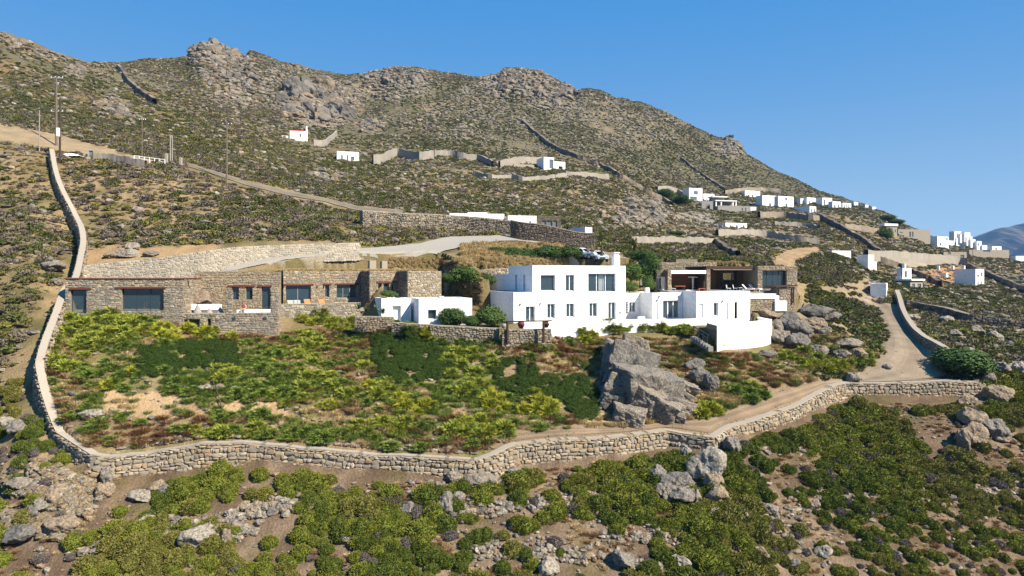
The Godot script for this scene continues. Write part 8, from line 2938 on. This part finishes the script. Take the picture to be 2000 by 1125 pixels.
func make_rocks() -> void:
	# loose stones on the lower slope, in the rubble rows of old terrace walls
	var rows := [[[[150, 1085], [240, 1060], [330, 1030], [420, 1025], [500, 1000], [560, 985], [640, 985]], 150, 13], [[[300, 1060], [360, 1050], [440, 1050], [490, 1035]], 90, 13], [[[860, 1010], [950, 1000], [1040, 985], [1130, 972], [1180, 970]], 110, 10], [[[1190, 1050], [1260, 1045], [1330, 1055], [1400, 1045], [1470, 1030], [1500, 1025]], 190, 10], [[[1540, 1000], [1600, 985], [1650, 965], [1720, 962], [1780, 965], [1850, 985]], 170, 9], [[[1850, 975], [1920, 962], [2000, 955], [2060, 955]], 100, 9], [[[1000, 1085], [1080, 1085], [1180, 1085], [1300, 1110]], 100, 11], [[[0, 940], [60, 960], [120, 980], [160, 1000]], 300, 15], [[[-40, 1000], [40, 1020], [130, 1040]], 280, 16], [[[60, 910], [120, 930], [160, 950], [150, 990]], 300, 13], [[[1480, 870], [1560, 880], [1640, 850], [1700, 830]], 50, 9], [[[800, 950], [860, 960], [920, 965], [1000, 940]], 50, 10], [[[900, 1050], [960, 1090], [1060, 1050]], 70, 8], [[[240, 890], [330, 870], [420, 856], [470, 858]], 60, 8], [[[560, 872], [640, 880], [720, 884], [800, 888], [880, 890], [940, 884]], 70, 7], [[[1420, 1010], [1480, 1005], [1540, 1040]], 60, 9]]
	var cols := [Color(0.58, 0.50, 0.40), Color(0.62, 0.49, 0.34), Color(0.48, 0.43, 0.36), Color(0.68, 0.60, 0.49), Color(0.54, 0.39, 0.26), Color(0.42, 0.385, 0.34)]
	var where := [[], [], [], [], [], []]
	var tint := [[], [], [], [], [], []]
	var put := func(p: Vector3, s: float, c: Color) -> void:
		var k := rng.randi() % 6
		var b := Basis(Vector3(rng.randf_range(-1, 1), rng.randf_range(-1, 1), rng.randf_range(-1, 1)).normalized(), rng.randf() * TAU).scaled(Vector3(s * rng.randf_range(0.8, 1.4), s * rng.randf_range(0.5, 0.9), s * rng.randf_range(0.7, 1.2)))
		where[k].append(Transform3D(b, p + Vector3(0, s * 0.25, 0)))
		var g := rng.randf_range(0.8, 1.15)
		tint[k].append(Color(c.r * g, c.g * g, c.b * g))
	var singles := 0
	var stones := []
	for q in rows:
		for k in int(q[1] * 1.6):
			var at := at_line(q[0], rng.randf())
			var u := at.x + rng.randfn() * 14.0
			var v := at.y + rng.randfn() * 8.0
			var p := hit(u, v, 3.05 if v < 893 and u > 230 and u < 960 and q[2] < 9 else 0.0)
			var s: float = q[2] * -p.z / F * 0.5 * pow(rng.randf(), 0.8) * 1.4 + 0.08
			var c: Color = cols[rng.randi() % cols.size()]
			if u < 200 and rng.randf() < 0.6:
				c = Color(0.52, 0.40, 0.25)
			if s > 0.3 and singles < 210:
				singles += 1
				var b := Basis(Vector3(rng.randf_range(-1, 1), rng.randf_range(-1, 1), rng.randf_range(-1, 1)).normalized(), rng.randf() * TAU).scaled(Vector3(s * 1.1, s * 0.8, s))
				var ri := rng.randi() % 5
				stones.append([mesh_node("loose_stone", rock_meshes_fine[rng.randi() % 6], RM[ri], null, Transform3D(b, p + Vector3(0, s * 0.3, 0))), u, v, s, ["tan", "greyish", "orange tan", "dark grey", "cream"][ri]])
			else:
				put.call(p, s, c)
	label_by_size(stones, "loose stone", "stone", "loose stones in the rubble rows")
	for k in 13000:
		var d := sqrt(lerpf(40.0 * 40.0, 74.0 * 74.0, rng.randf()))
		var u := rng.randf_range(-260, 2360)
		var x := (u - U0) / F * d
		var g := ground(x, d)
		var v := V0 - (g.x - CY) / d * F
		if g.y > 4.9 or (g.y > 1.95 and g.y < 3.05) or v > 1180 or blocked(u, v, g.y):
			continue
		put.call(Vector3(x, g.x, -d), 0.04 + 0.26 * pow(rng.randf(), 4.0), cols[rng.randi() % cols.size()])
	for k in 2600:
		var u := rng.randf_range(1000, 1850)
		var v := rng.randf_range(585, 860)
		var on := false
		for z in [0, 1]:
			on = on or in_poly(no_plants[z][0], u, v)
		if on:
			put.call(hit(u, v, 3.05), 0.03 + 0.10 * pow(rng.randf(), 4.0), cols[rng.randi() % cols.size()])
	for k in 6:
		tag(copies("loose_stone_rubble", rock_meshes[k], M.rock, where[k], tint[k]), "scattered small stones and rubble over the lower slopes", "rubble", "", "stuff")
	# boulders of the hills and the crags
	for k in 6:
		where[k].clear()
		tint[k].clear()
	var greys := [Color(0.56, 0.50, 0.42), Color(0.63, 0.57, 0.48), Color(0.48, 0.435, 0.37), Color(0.58, 0.46, 0.34), Color(0.40, 0.365, 0.32)]
	var tries := 0
	while tries < 188000:
		tries += 1
		var near := tries < 31000
		var d := sqrt(lerpf(64.0 * 64.0, 150.0 * 150.0, rng.randf())) if near else sqrt(lerpf(140.0 * 140.0, 482.0 * 482.0, rng.randf()))
		var u := rng.randf_range(-260, 2360)
		var x := (u - U0) / F * d
		var g := ground(x, d)
		if g.y > 11.1 or g.y < 4.0:
			continue
		var v := V0 - (g.x - CY) / d * F
		if g.y < 7.0 and u > left_wall_u(v) - 8 and u < 1690:
			continue
		var rk := rockiness(u, v)
		var bar := 0.20 + 0.35 * maxf(0.0, n_mid.get_noise_2d(x * 0.6 + 77.0, d * 0.6)) + rk * 0.35
		if d > 230 and g.y > 9.2:
			bar += 0.16
		if rng.randf() > bar or blocked(u, v, g.y):
			continue
		var s := 0.18 + 0.75 * pow(rng.randf(), 2.6) * (0.6 if near else 1.0)
		if rk > 0.3 and rng.randf() < 0.4 * rk:
			s += rng.randf_range(0.3, 1.6) * minf(rk, 1.0) * (0.5 if near else 1.0)
		put.call(Vector3(x, g.x - s * 0.1, -d), s, greys[rng.randi() % 5] if rng.randf() < 0.8 or u > 750 else Color(0.46, 0.35, 0.23))
	for q in ROCKY:
		if q[1] > 440:
			continue
		var n := int(q[2] * q[3] * q[4] * 0.007)
		for k in n:
			var a := rng.randf() * TAU
			var s := sqrt(rng.randf())
			var p := hit(q[0] + cos(a) * s * q[2], q[1] + sin(a) * s * q[3], 7.2)
			if p.z < -489.0:
				continue
			var size: float = rng.randf_range(1.0, 3.2) * q[4] * -p.z / 400.0
			put.call(p - Vector3(0, size * 0.3, 0), size, greys[rng.randi() % 5] if rng.randf() < 0.7 else Color(0.46, 0.34, 0.23))
	for k in 6:
		tag(copies("hillside_rock_rubble", rock_meshes[k], M.rock_far, where[k], tint[k]), "grey boulders and crags strewn over the hillsides", "rocks", "", "stuff")
